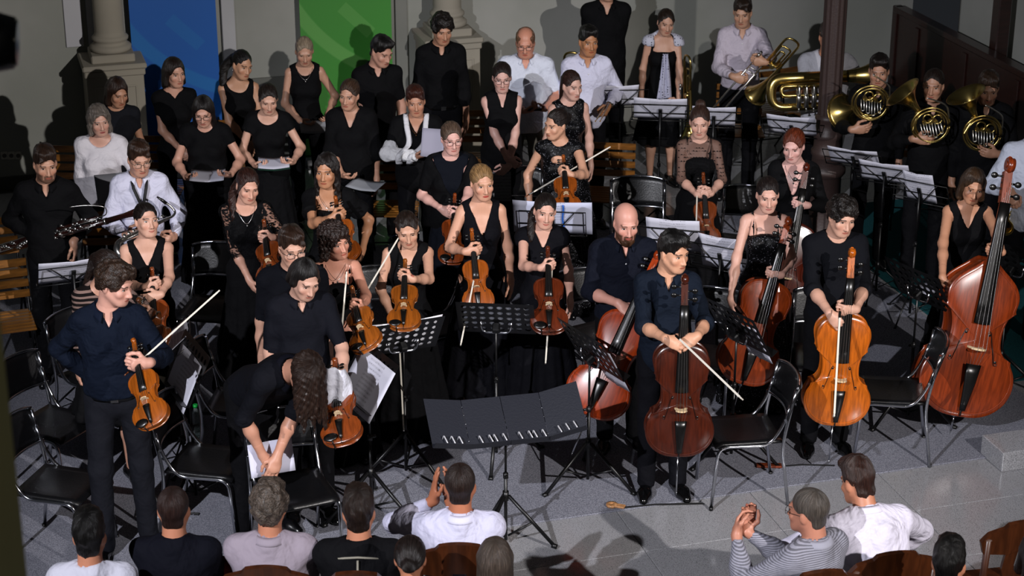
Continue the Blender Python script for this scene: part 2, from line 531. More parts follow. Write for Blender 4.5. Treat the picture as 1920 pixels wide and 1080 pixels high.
class Field:
    def __init__(s): s.p = []
    def cone(s, a, b, ra, rb=None, k=.02, sub=False, flat=False, flat0=False):
        s.p.append(('c', np.asarray(a, np.float32), np.asarray(b, np.float32), ra, ra if rb is None else rb, k, sub, flat, flat0)); return s
    def ell(s, c, r, R=None, k=.02, sub=False):
        r = np.asarray([r] * 3 if np.isscalar(r) else r, np.float32)
        s.p.append(('e', np.asarray(c, np.float32), r, None if R is None else np.asarray(R, np.float32), k, sub)); return s
    def fn(s, lo, hi, f, k=.01, sub=False):
        s.p.append(('f', np.asarray(lo, np.float32), np.asarray(hi, np.float32), f, k, sub)); return s
    def bounds(s, q):
        if q[0] == 'c':
            r = max(q[3], q[4]); return np.minimum(q[1], q[2]) - r, np.maximum(q[1], q[2]) + r
        if q[0] == 'e':
            e = q[2] if q[3] is None else np.sqrt(((q[3] * q[2]) ** 2).sum(1))
            return q[1] - e, q[1] + e
        return q[1], q[2]
    def build(s, h, box=None, noise=None):
        issub = {'c': 6, 'e': 5, 'f': 5}
        B = [s.bounds(q) for q in s.p if not q[issub[q[0]]]]
        lo = np.min([b[0] for b in B], 0) - 2.5 * h; hi = np.max([b[1] for b in B], 0) + 2.5 * h
        if box is not None:
            lo = np.maximum(lo, box[0]); hi = np.minimum(hi, box[1])
        n = np.maximum(np.ceil((hi - lo) / h).astype(int) + 1, 3)
        ax = [(lo[i] + h * np.arange(n[i])).astype(np.float32) for i in range(3)]
        D = np.full(n, .5, np.float32)
        for q in s.p:
            b0, b1 = s.bounds(q)
            kk = {'c': 5, 'e': 4, 'f': 4}[q[0]]
            mg = q[kk] + 2.5 * h
            i0 = np.clip(np.floor((b0 - mg - lo) / h).astype(int), 0, n); i1 = np.clip(np.ceil((b1 + mg - lo) / h).astype(int) + 1, 0, n)
            if np.any(i1 <= i0): continue
            sl = tuple(slice(i0[i], i1[i]) for i in range(3))
            Xc = ax[0][sl[0]][:, None, None]; Yc = ax[1][sl[1]][None, :, None]; Zc = ax[2][sl[2]][None, None, :]
            if q[0] == 'c':
                a, b = q[1], q[2]; ba = b - a; l2 = float(ba @ ba) + 1e-9
                px, py, pz = Xc - a[0], Yc - a[1], Zc - a[2]
                tt = (px * ba[0] + py * ba[1] + pz * ba[2]) / l2
                t = np.clip(tt, 0, 1)
                d = np.sqrt((px - t * ba[0]) ** 2 + (py - t * ba[1]) ** 2 + (pz - t * ba[2]) ** 2) - (q[3] + (q[4] - q[3]) * t)
                L = math.sqrt(l2)
                if q[7]: d = np.maximum(d, (tt - 1) * L)
                if q[8]: d = np.maximum(d, -tt * L)
            elif q[0] == 'e':
                px, py, pz = Xc - q[1][0], Yc - q[1][1], Zc - q[1][2]
                R = q[3]
                if R is not None:
                    px, py, pz = (px * R[0, 0] + py * R[1, 0] + pz * R[2, 0], px * R[0, 1] + py * R[1, 1] + pz * R[2, 1], px * R[0, 2] + py * R[1, 2] + pz * R[2, 2])
                r = q[2]
                k0 = np.sqrt((px / r[0]) ** 2 + (py / r[1]) ** 2 + (pz / r[2]) ** 2)
                k1 = np.sqrt((px / r[0] ** 2) ** 2 + (py / r[1] ** 2) ** 2 + (pz / r[2] ** 2) ** 2) + 1e-6
                d = k0 * (k0 - 1) / k1
            else:
                d = q[3](Xc, Yc, Zc)
            k = q[kk]; sub = q[issub[q[0]]]
            cur = D[sl]
            if sub:
                d = -d
                w = np.clip(.5 - .5 * (cur - d) / k, 0, 1)
                D[sl] = cur * (1 - w) + d * w + k * w * (1 - w)
            else:
                w = np.clip(.5 + .5 * (cur - d) / k, 0, 1)
                D[sl] = cur * (1 - w) + d * w - k * w * (1 - w)
        if noise is not None:
            D += noise(ax[0][:, None, None], ax[1][None, :, None], ax[2][None, None, :])
        return nets(D, lo, h)

def nets(D, lo, h):
    S = D < 0
    c = np.zeros(tuple(x - 1 for x in D.shape), np.uint8)
    for i in range(8):
        a, b, e = (i >> 2) & 1, (i >> 1) & 1, i & 1
        c += S[a:D.shape[0] - 1 + a, b:D.shape[1] - 1 + b, e:D.shape[2] - 1 + e]
    m = (c > 0) & (c < 8)
    I = np.nonzero(m)
    n = len(I[0])
    if n == 0: return np.zeros((0, 3)), np.zeros((0, 4), int)
    vid = np.full(m.shape, -1, np.int32); vid[I] = np.arange(n)
    vals = np.stack([D[I[0] + ((i >> 2) & 1), I[1] + ((i >> 1) & 1), I[2] + (i & 1)] for i in range(8)], 1)
    pos = np.zeros((n, 3), np.float32); cnt = np.zeros(n, np.float32)
    for a, b in EDGES:
        va, vb = vals[:, a], vals[:, b]
        cr = (va < 0) != (vb < 0)
        t = np.where(cr, va / np.where(cr, va - vb, 1), 0)[:, None]
        pos += np.where(cr[:, None], CORN[a] + (CORN[b] - CORN[a]) * t, 0); cnt += cr
    v = (np.stack(I, 1) + pos / cnt[:, None]) * h + lo
    F = []
    X0 = S[:-1, 1:-1, 1:-1] != S[1:, 1:-1, 1:-1]
    i, j, k = np.nonzero(X0); j = j + 1; k = k + 1
    q = np.stack([vid[i, j - 1, k - 1], vid[i, j, k - 1], vid[i, j, k], vid[i, j - 1, k]], 1)
    fl = ~S[i, j, k]; q[fl] = q[fl][:, ::-1]; F.append(q)
    X0 = S[1:-1, :-1, 1:-1] != S[1:-1, 1:, 1:-1]
    i, j, k = np.nonzero(X0); i = i + 1; k = k + 1
    q = np.stack([vid[i - 1, j, k - 1], vid[i - 1, j, k], vid[i, j, k], vid[i, j, k - 1]], 1)
    fl = ~S[i, j, k]; q[fl] = q[fl][:, ::-1]; F.append(q)
    X0 = S[1:-1, 1:-1, :-1] != S[1:-1, 1:-1, 1:]
    i, j, k = np.nonzero(X0); i = i + 1; j = j + 1
    q = np.stack([vid[i - 1, j - 1, k], vid[i, j - 1, k], vid[i, j, k], vid[i - 1, j, k]], 1)
    fl = ~S[i, j, k]; q[fl] = q[fl][:, ::-1]; F.append(q)
    return v, np.concatenate(F)

def wob(amp, f, seed=0, fz=None):
    r = random.Random(seed); fz = fz or f
    a = [r.uniform(0, 6.28) for _ in range(6)]
    def g(x, y, z):
        return amp * (np.sin(f * x + a[0] + 2 * np.sin(fz * .6 * z + a[1])) * np.sin(f * .9 * y + a[2]) + .6 * np.sin(fz * z + a[3] + f * .5 * x) * np.sin(f * 1.3 * (x + y) + a[4]))
    return g

# ------------------------------------------------------------------ people
EYE_M = None
def eye_mesh(gaze=0.0, open_=1.0):
    """almond eye: sclera, iris, pupil, lash line as colour attribute"""
    nu, nv = 16, 8
    v, f, col = [], [], []
    R = .0138
    for i in range(nu + 1):
        u = -1 + 2 * i / nu
        up = .0072 * open_ * (1 - abs(u) ** 2.2) ; dn = .0044 * open_ * (1 - u * u)
        for j in range(nv + 1):
            w = j / nv
            z = -dn + (up + dn) * w + .0006
            if j == nv: z += .0022 * (1 - .4 * u * u)
            x = u * .0145
            y = -math.sqrt(max(R * R - x * x * .55 - z * z * .5, 1e-6))
            v.append((x, y, z))
            d = math.hypot(x - gaze * .005, (z - .0008))
            if j >= nv - 1: c = (.02, .012, .01)
            elif d < .0026: c = (.004, .004, .004)
            elif d < .0062: c = (.05, .028, .016)
            else: c = (.62, .58, .55)
            col.append((*c, 1))
    w = nv + 1
    for i in range(nu):
        for j in range(nv):
            f.append((i * w + j, (i + 1) * w + j, (i + 1) * w + j + 1, i * w + j + 1))
    return v, f, col

def eye_material():
    global EYE_M
    if EYE_M is None:
        m, nt, b = new_mat('eye')
        a = nd(nt, 'ShaderNodeVertexColor', layer_name='col')
        nt.links.new(a.outputs[0], b.inputs['Base Color'])
        b.inputs['Roughness'].default_value = .2
        EYE_M = m
    return EYE_M

def lazy(fn):
    def w(s, *a, **k):
        if s.obj is None: s.todo.append((fn, a, k))
        else: fn(s, *a, **k)
    return w

class Person:
    N = 0
    def __init__(s, px, py, label, h=1.70, sex='f', yaw=0, lean=0, side=0, head=(0, 0, 0), skin='#c99b84', hair=('short', '#1a120c'), build=1.0,
                 seated=False, group=None, lip=None, beard=0, jaw=1.0, nose=1.0, brow=None, eye=1.0, stance=.1, step=0.0, fat=1.0, smile=0.0):
        Person.N += 1
        s.seed = Person.N
        s.h, s.sex, s.k, s.label, s.group = h, sex, h / 1.75, label, group
        s.m = sex == 'm'
        s.R = rotz(math.radians(yaw))
        s.seated = seated
        k = s.k
        s.dz = (.45 + .53 * h - h) if seated else 0.0
        build *= .9; fat *= .95
        s.build, s.fat = build, fat
        s.hs = (.98 if s.m else .95) * k ** .4
        s.hip = V(0, 0, .93 * k + s.dz)
        s.Rl = rotx(math.radians(lean)) @ roty(math.radians(side))
        s.Ri = s.Rl.T
        s.lean = lean
        piv = s.T(V(0, .005, h / k - .123 * s.hs / k - .105))
        hl = min(lean * .35, 30)
        s.Rh = rotx(math.radians(hl)) @ roty(math.radians(side * .4)) @ rotz(math.radians(head[0])) @ rotx(math.radians(head[1])) @ roty(math.radians(head[2]))
        s.h0 = piv + s.Rh @ V(0, -.035 * s.hs, .105 * k)
        top = s.h0 + s.Rh @ V(0, .02, .123 * s.hs)
        p = at_z(px, py, top[2]) - s.R @ V(top[0], top[1], 0)
        s.pos = V(p[0], p[1], 0)
        s.skincol, s.hair, s.brow = skin, hair, brow or hair[1]
        s.lip, s.beard, s.jaw, s.nose, s.eye = lip, beard, jaw, nose, eye
        s.stance, s.step, s.smile = stance, step, smile
        s.q = 1.3 if seated else min(1.4, max(1.0, np.linalg.norm(s.pos - CAMP) / 13.6))  # coarser surfaces farther from the viewer
        s.shx = (.163 if s.m else .143) * build
        s.arm = {}
        s.L1, s.L2 = (.285 if s.m else .272) * k, (.26 if s.m else .245) * k
        for side_ in 'ab': s.hang(side_)
        s.legs()
        s.obj = None
        s.clothes = []; s.todo = []
    # ---- frames
    def T(s, p, scale=True):
        p = np.asarray(p, float) * (s.k if scale else 1) + V(0, 0, s.dz)
        return s.hip + s.Rl @ (p - s.hip)
    def W(s, p): return s.pos + s.R @ np.asarray(p, float)          # local -> world
    def L(s, p): return s.R.T @ (np.asarray(p, float) - s.pos)      # world -> local
    def near(s, x, y, dy):                                          # pixel at dy metres behind the person
        return at_y(x, y, s.pos[1] + dy)
    # ---- limbs
    def sgn(s, side): return -1 if side == 'a' else 1
    def hang(s, side, out=.07, fwd=.02, z=.80, curl=25):
        g = s.sgn(side)
        S = s.T((g * s.shx / s.k, 0, 1.41))
        s.setarm(side, V(S[0] + g * out, S[1] - fwd, z * s.k + s.dz * .6), f=(g * .05, -.12, -1), n=(-g, .15, 0), curl=curl)
    def setarm(s, side, wrist, f=None, n=None, curl=25, pole=None, palm=False, thumb=1.0):
        """palm=True: the point is the palm, the wrist is worked back from it"""
        g = s.sgn(side)
        S = s.T((g * s.shx / s.k, 0, 1.41))
        tgt = np.asarray(wrist, float)
        wr = tgt
        for it in range(3):
            d = wr - S; D = np.linalg.norm(d); mx = (s.L1 + s.L2) * .995
            if D > mx:
                if it == 2 and D > mx + .02: print('  reach', s.label[:30], side, round(D - mx, 3))
                wr = S + d / D * mx; D = mx; d = wr - S
            D = max(D, abs(s.L1 - s.L2) + .05)
            a = (s.L1 ** 2 - s.L2 ** 2 + D * D) / (2 * D)
            hh = math.sqrt(max(s.L1 ** 2 - a * a, 1e-6))
            pl = np.asarray(pole if pole is not None else (g * .55, .45, -.6), float)
            u = unit(d); pl = unit(pl - u * (pl @ u))
            E = S + u * a + pl * hh
            fd = unit(f) if f is not None else unit(wr - E)
            if palm: wr = tgt - fd * .06 * s.k
            else: break
        fd = unit(f) if f is not None else unit(wr - E)
        nn = np.asarray(n if n is not None else (-g, .1, 0), float)
        nn = unit(nn - fd * (nn @ fd))
        s.arm[side] = dict(S=S, E=E, W=wr, f=fd, n=nn, curl=curl, thumb=thumb)
    def grip(s, side, world, f=None, n=None, curl=66, off=.03, pole=None):
        """close the hand on a world point; the palm sits in front of it"""
        g = s.sgn(side)
        p = s.L(world)
        nn = unit(n if n is not None else (0, 1, .1))
        s.setarm(side, p - nn * off, f=f if f is not None else (-g * .9, -.15, .25), n=nn, curl=curl, palm=True, pole=pole)
    def hold(s, side, world, f=None, n=None, curl=30, pole=None):
        s.setarm(side, s.L(world), f=f, n=n, curl=curl, palm=True, pole=pole)
    def legs(s):
        k = s.k
        s.leg = {}
        for side in 'ab':
            g = s.sgn(side)
            H = V(g * .088 * k, 0, .93 * k + s.dz)
            if s.seated:
                K = V(g * .12 * k, -.44 * k, .47); A = V(g * .12 * k, -.42 * k, .085)
            else:
                A = V(g * s.stance * k, -.03 + (s.step if side == 'a' else -s.step), .085 * k)
                K = (H + A) / 2 + V(g * .005, -.025, .03 * k)
            s.leg[side] = (H, K, A)
    # ---- solids
    def torso(s, F, inf, hips=True, shoulders=True, arms=None, z0=0.0):
        k, m, b, ft = s.k, s.m, s.build, s.fat
        def E(c, r, kk=.04): F.ell(s.T(c), [x * k + inf for x in r], R=s.Rl, k=kk)
        if m:
            if hips: E((0, .005, .95), (.160 * b, .112 * ft, .135))
            E((0, -.008 * ft, 1.10), (.148 * b * ft, .104 * ft, .15)); E((0, .0, 1.28), (.172 * b, .112 * b, .165))
            E((0, .02, 1.37), (.16 * b, .09 * b, .085))
        else:
            if hips: E((0, .01, .95), (.168 * b, .116 * ft, .13))
            E((0, -.004, 1.09), (.124 * b * ft, .092 * ft, .14)); E((0, .005, 1.27), (.142 * b, .096 * b, .15))
            for g in (-1, 1): F.ell(s.T((g * .064 * b, -.078 * b, 1.265)), (.056 * k + inf * .7,) * 3, k=.04 + inf)
            E((0, .02, 1.36), (.13 * b, .078 * b, .08))
        if shoulders:
            sx = s.shx / k
            for g in (-1, 1):
                F.cone(s.T((0, .02, 1.452)), s.T((g * sx * .93, .008, 1.408)), .055 * k + inf * .8, .05 * k + inf * .9, k=.04)
    def armsdf(s, F, side, inf0, inf1, t1=2.0, t0=0.0, k=.03, flat=False, puff=0.0):
        """upper arm 0..1, forearm 1..2, up to t1"""
        A = s.arm[side]; kk = s.k * (1 if s.m else .9) * (.5 + .5 * s.build)
        ra, rb, rc = .046 * kk, .038 * kk, .0255 * kk
        inf = lambda t: inf0 + (inf1 - inf0) * t / max(t1, .01)
        if t1 <= 1:
            e = A['S'] + (A['E'] - A['S']) * t1
            F.cone(A['S'], e, ra + inf(0), ra + (rb - ra) * t1 + inf(t1), k=k, flat=flat)
        else:
            F.cone(A['S'], A['E'], ra + inf(0), rb + inf(1), k=k)
            u = t1 - 1; e = A['E'] + (A['W'] - A['E']) * u
            mid = A['E'] + (A['W'] - A['E']) * min(.35, u * .5)
            F.cone(A['E'], mid, rb + inf(1), rb * 1.02 + inf(1.2), k=k)
            F.cone(mid, e, rb * 1.02 + inf(1.2), rb * 1.02 + (rc - rb * 1.02) * max(0, (u - .35) / .65) + inf(t1), k=k, flat=flat)
    def handsdf(s, side):
        A = s.arm[side]; F = Field(); z = s.k * (1.0 if s.m else .92)
        f, n, W = A['f'], A['n'], A['W']
        t = np.cross(f, n) * (1 if side == 'a' else -1)
        A['t'] = t
        R = np.stack([t, n, f], 1)
        rw = .026 * s.k * (1 if s.m else .9) * (.5 + .5 * s.build)
        F.cone(W + (A['E'] - W) * .3, W, rw * 1.22, rw, k=.02)
        F.cone(W, W + f * .03 * z, rw, .026 * z, k=.02)
        F.ell(W + f * .055 * z, (.041 * z, .0175 * z, .052 * z), R=R, k=.018)
        c = math.radians(A['curl'])
        for i in range(4):
            L = (.96, 1.06, .99, .78)[i] * z
            p = W + f * (.088 - .004 * abs(i - 1.2)) * z + t * (.0305 - .0203 * i) * z
            rr = (.0092, .0095, .009, .008)[i] * z
            ang = -.08; sp = (1.2 - i) * .05 * (1 - min(1, c))
            for seg, (ln, cc) in enumerate(((.045, .85), (.028, 1.05), (.021, .7))):
                ang += c * cc * (1 + .05 * i)
                d = unit(f * math.cos(ang) + n * math.sin(ang) + t * sp)
                q = p + d * ln * L
                F.cone(p, q, rr, rr * .93, k=.006); p = q; rr *= .93
        p = W + f * .028 * z + t * .022 * z + n * .006 * z
        cl = min(c, 1.2) * A['thumb']
        for ln, d, rr in ((.042, f * .62 + t * .75 + n * (.15 + .3 * cl), .0135), (.034, f * .9 + t * (.5 - .6 * cl) + n * (.2 + .5 * cl), .0108), (.028, f * .95 + t * (.3 - .75 * cl) + n * (.15 + .55 * cl), .0095)):
            q = p + unit(d) * ln * z
            F.cone(p, q, rr * z, rr * .9 * z, k=.010); p = q
        return F
    def headsdf(s):
        F = Field(); j = s.jaw * (1.0 if s.m else .93); n = s.nose * (1.05 if s.m else .95)
        F.ell((0, .018, .036), (.0765, .096, .088), k=.02)
        F.ell((0, -.022, -.03), (.061, .070, .082), k=.03)
        F.ell((0, -.045, -.075), (.046 * j, .044, .042), k=.03)
        F.ell((0, -.072, -.1), (.020 * j, .018, .016 + .002 * s.m), k=.022)
        for g in (-1, 1):
            F.cone((g * .052 * j, .0, -.05), (g * .028 * j, -.06, -.095), .018, .016, k=.025)
            F.ell((g * .043, -.062, -.03), (.02, .018, .018), k=.022)
            F.ell((g * .0735, .016, -.012), (.010, .020, .031), R=rotz(g * .35), k=.008)
        F.cone((-.036, -.081, .021), (.036, -.081, .021), .0115, k=.018)
        for g in (-1, 1): F.ell((g * .031, -.1, .0), (.017, .016, .012), k=.012, sub=True)
        F.cone((0, -.085, .006), (0, -.108 - .004 * (n - 1), -.040), .0075, .0105 * n, k=.012)
        for g in (-1, 1): F.ell((g * .0115 * n, -.096, -.043), (.0085, .011, .008), k=.008)
        F.cone((-.015, -.0865, -.0665), (.015, -.0865, -.0665), .0058, k=.008)
        F.cone((-.013, -.0855, -.0755), (.013, -.0855, -.0755), .0066, k=.008)
        nb = s.Rh.T @ (s.T((0, .018, 1.455)) - s.h0) / s.hs
        r = (.057 if s.m else .048)
        F.cone((0, .03, -.055), nb, r, r * 1.12 * s.k / s.hs, k=.03)
        s.neck_r = r
        return F
    def hp(s, v): return (v - s.h0) @ s.Rh / s.hs
    def from_head(s, v): return np.asarray(v) * s.hs @ s.Rh.T + s.h0
    def hairsdf(s):
        st = s.hair[0]; o = s.hair[2] if len(s.hair) > 2 else {}
        F = Field()
        i = o.get('vol', .006)
        cap = lambda i, dz=0: F.ell((0, .020, .037 + dz), (.0775 + i, .097 + i, .089 + i), k=.02)
        face = lambda top=.108, w=.074, dep=.078: F.ell((0, -.106, -.03), (w, dep, top), k=.008, sub=True)
        ears = lambda: [F.ell((g * .082, .008, -.035), (.028, .030, .042), k=.012, sub=True) for g in (-1, 1)]
        nape = lambda z: F.fn((-.2, -.2, z - .35), (.2, .2, z), lambda X_, Y_, Z_: (Z_ - z - .25 * np.minimum(Y_, 0)) + 0 * X_ + 0 * Y_, k=.015, sub=True)
        nz = wob(.0022, 120, s.seed, 50)
        wavy = o.get('wave', 0)
        if st == 'short':
            cap(.003); F.ell((0, .0, .085 + i * .6), (.070, .092, .046 + i * .8), k=.03)
            F.ell((.012, -.050, .098 + i * .5), (.056, .044, .022 + i * .6), k=.02)
            face(o.get('line', .110), .075)
            if o.get('fringe'):
                sg = 1 if s.seed % 2 else -1
                for q in range(4): F.cone((sg * (-.03 + .018 * q), -.055, .108), (sg * (-.012 + .022 * q), -.088, .082 - .009 * q), .017, .010, k=.012)
            F.ell((0, .066, -.045), (.058, .034, .052), k=.02)
            ears(); nape(-.085)
            nz = wob(.0042, 95, s.seed, 80)
        elif st == 'buzz':
            cap(.003); F.ell((0, .064, -.045), (.056, .032, .05), k=.02); face(.106); ears(); nape(-.08); nz = None
        elif st == 'ring':
            cap(.006); face(.12, .075, .1); ears(); nape(-.06)
            F.ell((0, -.02, .12), (.062, .09, .06), k=.02, sub=True)
        elif st in ('long', 'bob'):
            e = -.13 if st == 'bob' else o.get('len', -.26)
            cap(i)
            for g in (-1, 1):
                F.cone((g * .066, .012, .02), (g * .078, -.002, e + .03), .024 + i * .5, .026, k=.03)
                F.cone((g * .04, .075, .0), (g * .055, .075, e), .04, .034, k=.04)
            F.cone((0, .08, .02), (0, .09, e), .045, .04, k=.04)
            if o.get('fringe'): F.ell((0, -.075, .066), (.056, .028, .03), k=.02)
            face(.110, .068); F.ell((0, -.12, -.12), (.060, .095, .17), k=.012, sub=True)
            F.ell((0, .0, -.17), (.056, .062, .09), k=.02, sub=True)
        elif st in ('tail', 'bun', 'updo', 'knot', 'braid'):
            cap(min(i, .009) - .003); face(.114, .077)
            for g in (-1, 1): F.ell((g * .084, .0, -.035), (.024, .028, .034), k=.012, sub=True)
            nape(-.05)
            if st == 'tail':
                p0 = V(0, .115, .02)
                e = o.get('end', (.0, .13, -.24)); mid = o.get('mid', ((p0[0] + e[0]) / 2, .125, -.08))
                F.ell(p0, .03, k=.02)
                pts = smooth_path([p0, mid, e], 4)
                for q, (a, b) in enumerate(zip(pts[:-1], pts[1:])):
                    t = q / (len(pts) - 1); F.cone(a, b, .030 * (1 - .25 * t) * o.get('th', 1), .029 * (1 - .3 * t) * o.get('th', 1), k=.02)
                if o.get('side'):
                    for g in (-1, 1): F.cone((g * .062, -.03, .03), (g * .070, .0, -.06), .014, .012, k=.02)
            if st == 'bun': F.ell((0, .07, .125), (.04, .04, .036), k=.012)
            if st == 'knot': F.ell((0, .125, .02), (.042, .035, .04), k=.012)
            if st == 'updo':
                F.ell((0, .11, .0), (.05, .035, .045), k=.02)
                for g in (-1, 1): F.cone((g * .066, -.022, .035), (g * .071, .005, -.03), .013, .008, k=.015)
            if st == 'braid':
                for q in range(9):
                    a = (q - 4) * .36
                    F.ell((.074 * math.sin(a), .028 - .04 * math.cos(a), .108 - .05 * abs(math.sin(a)) ** 2), (.020, .018, .014), k=.006)
                F.ell((0, .105, -.01), (.05, .035, .04), k=.02)
        elif st == 'curly':
            e = o.get('len', -.1); cap(.022)
            for g in (-1, 1):
                F.cone((g * .075, .02, .03), (g * .09, .015, e), .038, .036, k=.03)
            F.cone((0, .09, .03), (0, .1, e), .05, .05, k=.05)
            F.ell((0, -.065, .088), (.068, .045, .04), k=.02)
            face(.088, .060, .08)
            F.ell((0, -.12, -.1), (.056, .095, .12), k=.012, sub=True)
            F.ell((0, .0, -.17), (.056, .062, .09), k=.02, sub=True)
            nz = wob(.011, 170, s.seed, 150)
        elif st == 'mop':
            cap(.016); F.ell((0, -.03, .1), (.072, .08, .04), k=.03)
            F.ell((.01, -.082, .066), (.055, .028, .030), k=.02)
            for g in (-1, 1): F.ell((g * .075, .01, .02), (.02, .045, .04), k=.02)
            F.ell((0, .08, -.03), (.06, .035, .05), k=.03)
            face(.099, .070); ears(); nape(-.07)
            n1_, n2_ = wob(.0078, 66, s.seed, 55), wob(.0028, 150, s.seed + 9, 130)
            nz = lambda x_, y_, z_: n1_(x_, y_, z_) + n2_(x_, y_, z_)
        elif st == 'hangdown':
            cap(.012)
            d = s.Rh.T @ V(0, .0, -1)
            rd = random.Random(4)
            for a in range(-4, 5):
                for b in (-.075, -.045, -.01, .03, .06, .09):
                    q = V(a * .019, b + .01, .03)
                    q = V(0, .02, .03) + unit(q - V(0, .02, .03) + V(0, 0, .03)) * V(.078, .095, .09)
                    L_ = .26 + rd.uniform(-.07, .07)
                    e = q + d * L_ + V(a * .006 + rd.uniform(-.02, .02), rd.uniform(-.02, .02), 0)
                    F.cone(q, (q + e) / 2 + V(rd.uniform(-.01, .01), 0, 0), .026, .02, k=.015); F.cone((q + e) / 2, e, .02, .006, k=.015)
            nz = wob(.004, 150, s.seed, 60)
        if st == 'long' and not wavy: nz = wob(.0012, 100, s.seed, 30)
        if wavy: nz = wob(wavy, 110, s.seed, 90)
        return F, nz
    # ---- build
    def finish(s):
        k = s.k
        F = Field()
        s.torso(F, -.006)
        nb = s.T((0, .018, 1.455)); F.cone(nb, s.h0 + s.Rh @ V(0, .03, -.07) * s.hs, (.057 if s.m else .048) * 1.12 * k, (.057 if s.m else .048) * s.hs * .97, k=.035)
        FA = Field()
        for a in 'ab':
            s.armsdf(F, a, 0, 0, .5, k=.03); s.armsdf(FA, a, 0, 0, 2.0, k=.03)
        if getattr(s, 'bare_legs', False):
            for a in 'ab':
                H, K, A = s.leg[a]
                F.cone(H, K, .075 * k, .05 * k, k=.03); F.cone(K, K + (A - K) * .4, .048 * k, .05 * k, k=.03); F.cone(K + (A - K) * .4, A, .05 * k, .032 * k, k=.03)
                g = s.sgn(a)
                if getattr(s, 'barefoot', True):
                    F.cone(A + V(0, .02, -.045), A + V(g * .03, -.15, -.06), .033, .028, k=.02)
        vs, fs = [], []; n = 0
        v, f = F.build(.0185 * s.q); vs.append(v); fs.append(f); n += len(v)
        v, f = FA.build(.0135 * s.q); vs.append(v); fs.append(f + n); n += len(v)
        v, f = s.headsdf().build(.006 * s.q, box=(V(-.2, -.2, -.17), V(.2, .2, .2)))
        v = s.from_head(v); vs.append(v); fs.append(f + n); n += len(v)
        for a in 'ab':
            if s.arm[a].get('hide'): continue
            v, f = s.handsdf(a).build(.0061 * s.q); vs.append(v); fs.append(f + n); n += len(v)
        v = np.concatenate(vs); f = np.concatenate(fs)
        me = arr_mesh('person', v, f)
        at = me.attributes.new('hp', 'FLOAT_VECTOR', 'POINT')
        at.data.foreach_set('vector', np.ascontiguousarray(s.hp(v), dtype=np.float32).ravel())
        o = link('person', me, skin(s.skincol, s.brow, s.lip, s.beard, smile=s.smile), None, mat4(s.R, s.pos))
        tag(o, s.label, 'person', s.group)
        s.obj = o
        # eyes
        for g in (-1, 1):
            ev, ef, ec = eye_mesh(0, s.eye)
            ev = np.array(ev) @ rotz(g * .12).T + V(g * .0312, -.0705, .0005)
            em = py_mesh('eye', s.from_head(ev), ef, True)
            ca = em.color_attributes.new('col', 'FLOAT_COLOR', 'POINT')
            ca.data.foreach_set('color', np.array(ec, np.float32).ravel())
            link('eye', em, eye_material(), o)
        if s.hair[0] != 'none':
            F, nz = s.hairsdf()
            v, f = F.build(.0082 * s.q, noise=nz)
            hm = arr_mesh('hair', s.from_head(v), f)
            ha = hm.attributes.new('hp', 'FLOAT_VECTOR', 'POINT'); ha.data.foreach_set('vector', np.ascontiguousarray(v, dtype=np.float32).ravel())
            st = s.hair[0]
            link('hair', hm, hairmat(s.hair[1], 'curl' if st in ('curly', 'mop') else 'back' if st in ('tail', 'bun', 'updo', 'knot', 'braid') else 'down'), o)
        for fn, a, kw in s.todo: fn(s, *a, **kw)
        for c in s.clothes: c(o)
        return s
    def part(s, name, v, f, mat, smooth=True):
        s.clothes.append(lambda o: link(name, arr_mesh(name, v, f, smooth), mat, o))
    def mb(s, name, b, mat):
        s.clothes.append(lambda o: link(name, b.mesh(name), mat, o))
    # ---- garments
    def tinv(s, Xc, Yc, Zc):
        """grid coords -> torso coords (metres/k)"""
        R = s.Ri; h = s.hip
        x, y, z = Xc - h[0], Yc - h[1], Zc - h[2]
        return ((x * R[0, 0] + y * R[0, 1] + z * R[0, 2] + h[0]) / s.k, (x * R[1, 0] + y * R[1, 1] + z * R[1, 2] + h[1]) / s.k, (x * R[2, 0] + y * R[2, 1] + z * R[2, 2] + h[2] - s.dz) / s.k)
    def cut(s, F, fn, k=.006):
        lo, hi = s.T((0, 0, 1.3)) - .75, s.T((0, 0, 1.3)) + .75
        F.fn(lo, hi, lambda X_, Y_, Z_: fn(*s.tinv(X_, Y_, Z_)), k=k, sub=True)
    def neckline(s, F, neck, depth=1.36, w=1.0):
        if neck == 'round': F.ell(s.T((0, -.035, depth + .12)), (.082 * w * s.k, .095 * s.k, .10 * s.k), R=s.Rl, k=.006, sub=True)
        if neck == 'crew': F.ell(s.T((0, -.01, 1.50)), (.070 * w * s.k, .085 * s.k, .065 * s.k), R=s.Rl, k=.006, sub=True)
        if neck == 'tee': F.ell(s.T((0, -.015, 1.525)), (.064 * w * s.k, .08 * s.k, .066 * s.k), R=s.Rl, k=.006, sub=True)
        if neck == 'shirt':
            F.ell(s.T((0, -.01, 1.50)), (.068 * w * s.k, .085 * s.k, .065 * s.k), R=s.Rl, k=.006, sub=True)
            s.cut(F, lambda x, y, z: np.maximum(np.abs(x) - (z - 1.385) * .38 * w, y + .0))
        if neck == 'boat': F.ell(s.T((0, -.02, 1.50)), (.11 * w * s.k, .10 * s.k, .075 * s.k), R=s.Rl, k=.006, sub=True)
        if neck == 'v':
            F.ell(s.T((0, -.0, 1.51)), (.075 * w * s.k, .08 * s.k, .07 * s.k), R=s.Rl, k=.006, sub=True)
            s.cut(F, lambda x, y, z: np.maximum(np.abs(x) - (z - depth) * .42 * w, y + .0) )
        if neck == 'square':
            s.cut(F, lambda x, y, z: np.maximum(np.maximum(np.abs(x) - .085 * w, depth - z), y + .0 * x))
        if neck == 'strap':
            zt = depth
            s.cut(F, lambda x, y, z: zt - z - .35 * np.clip(np.abs(x) - .03, 0, .07) + .0 * y)
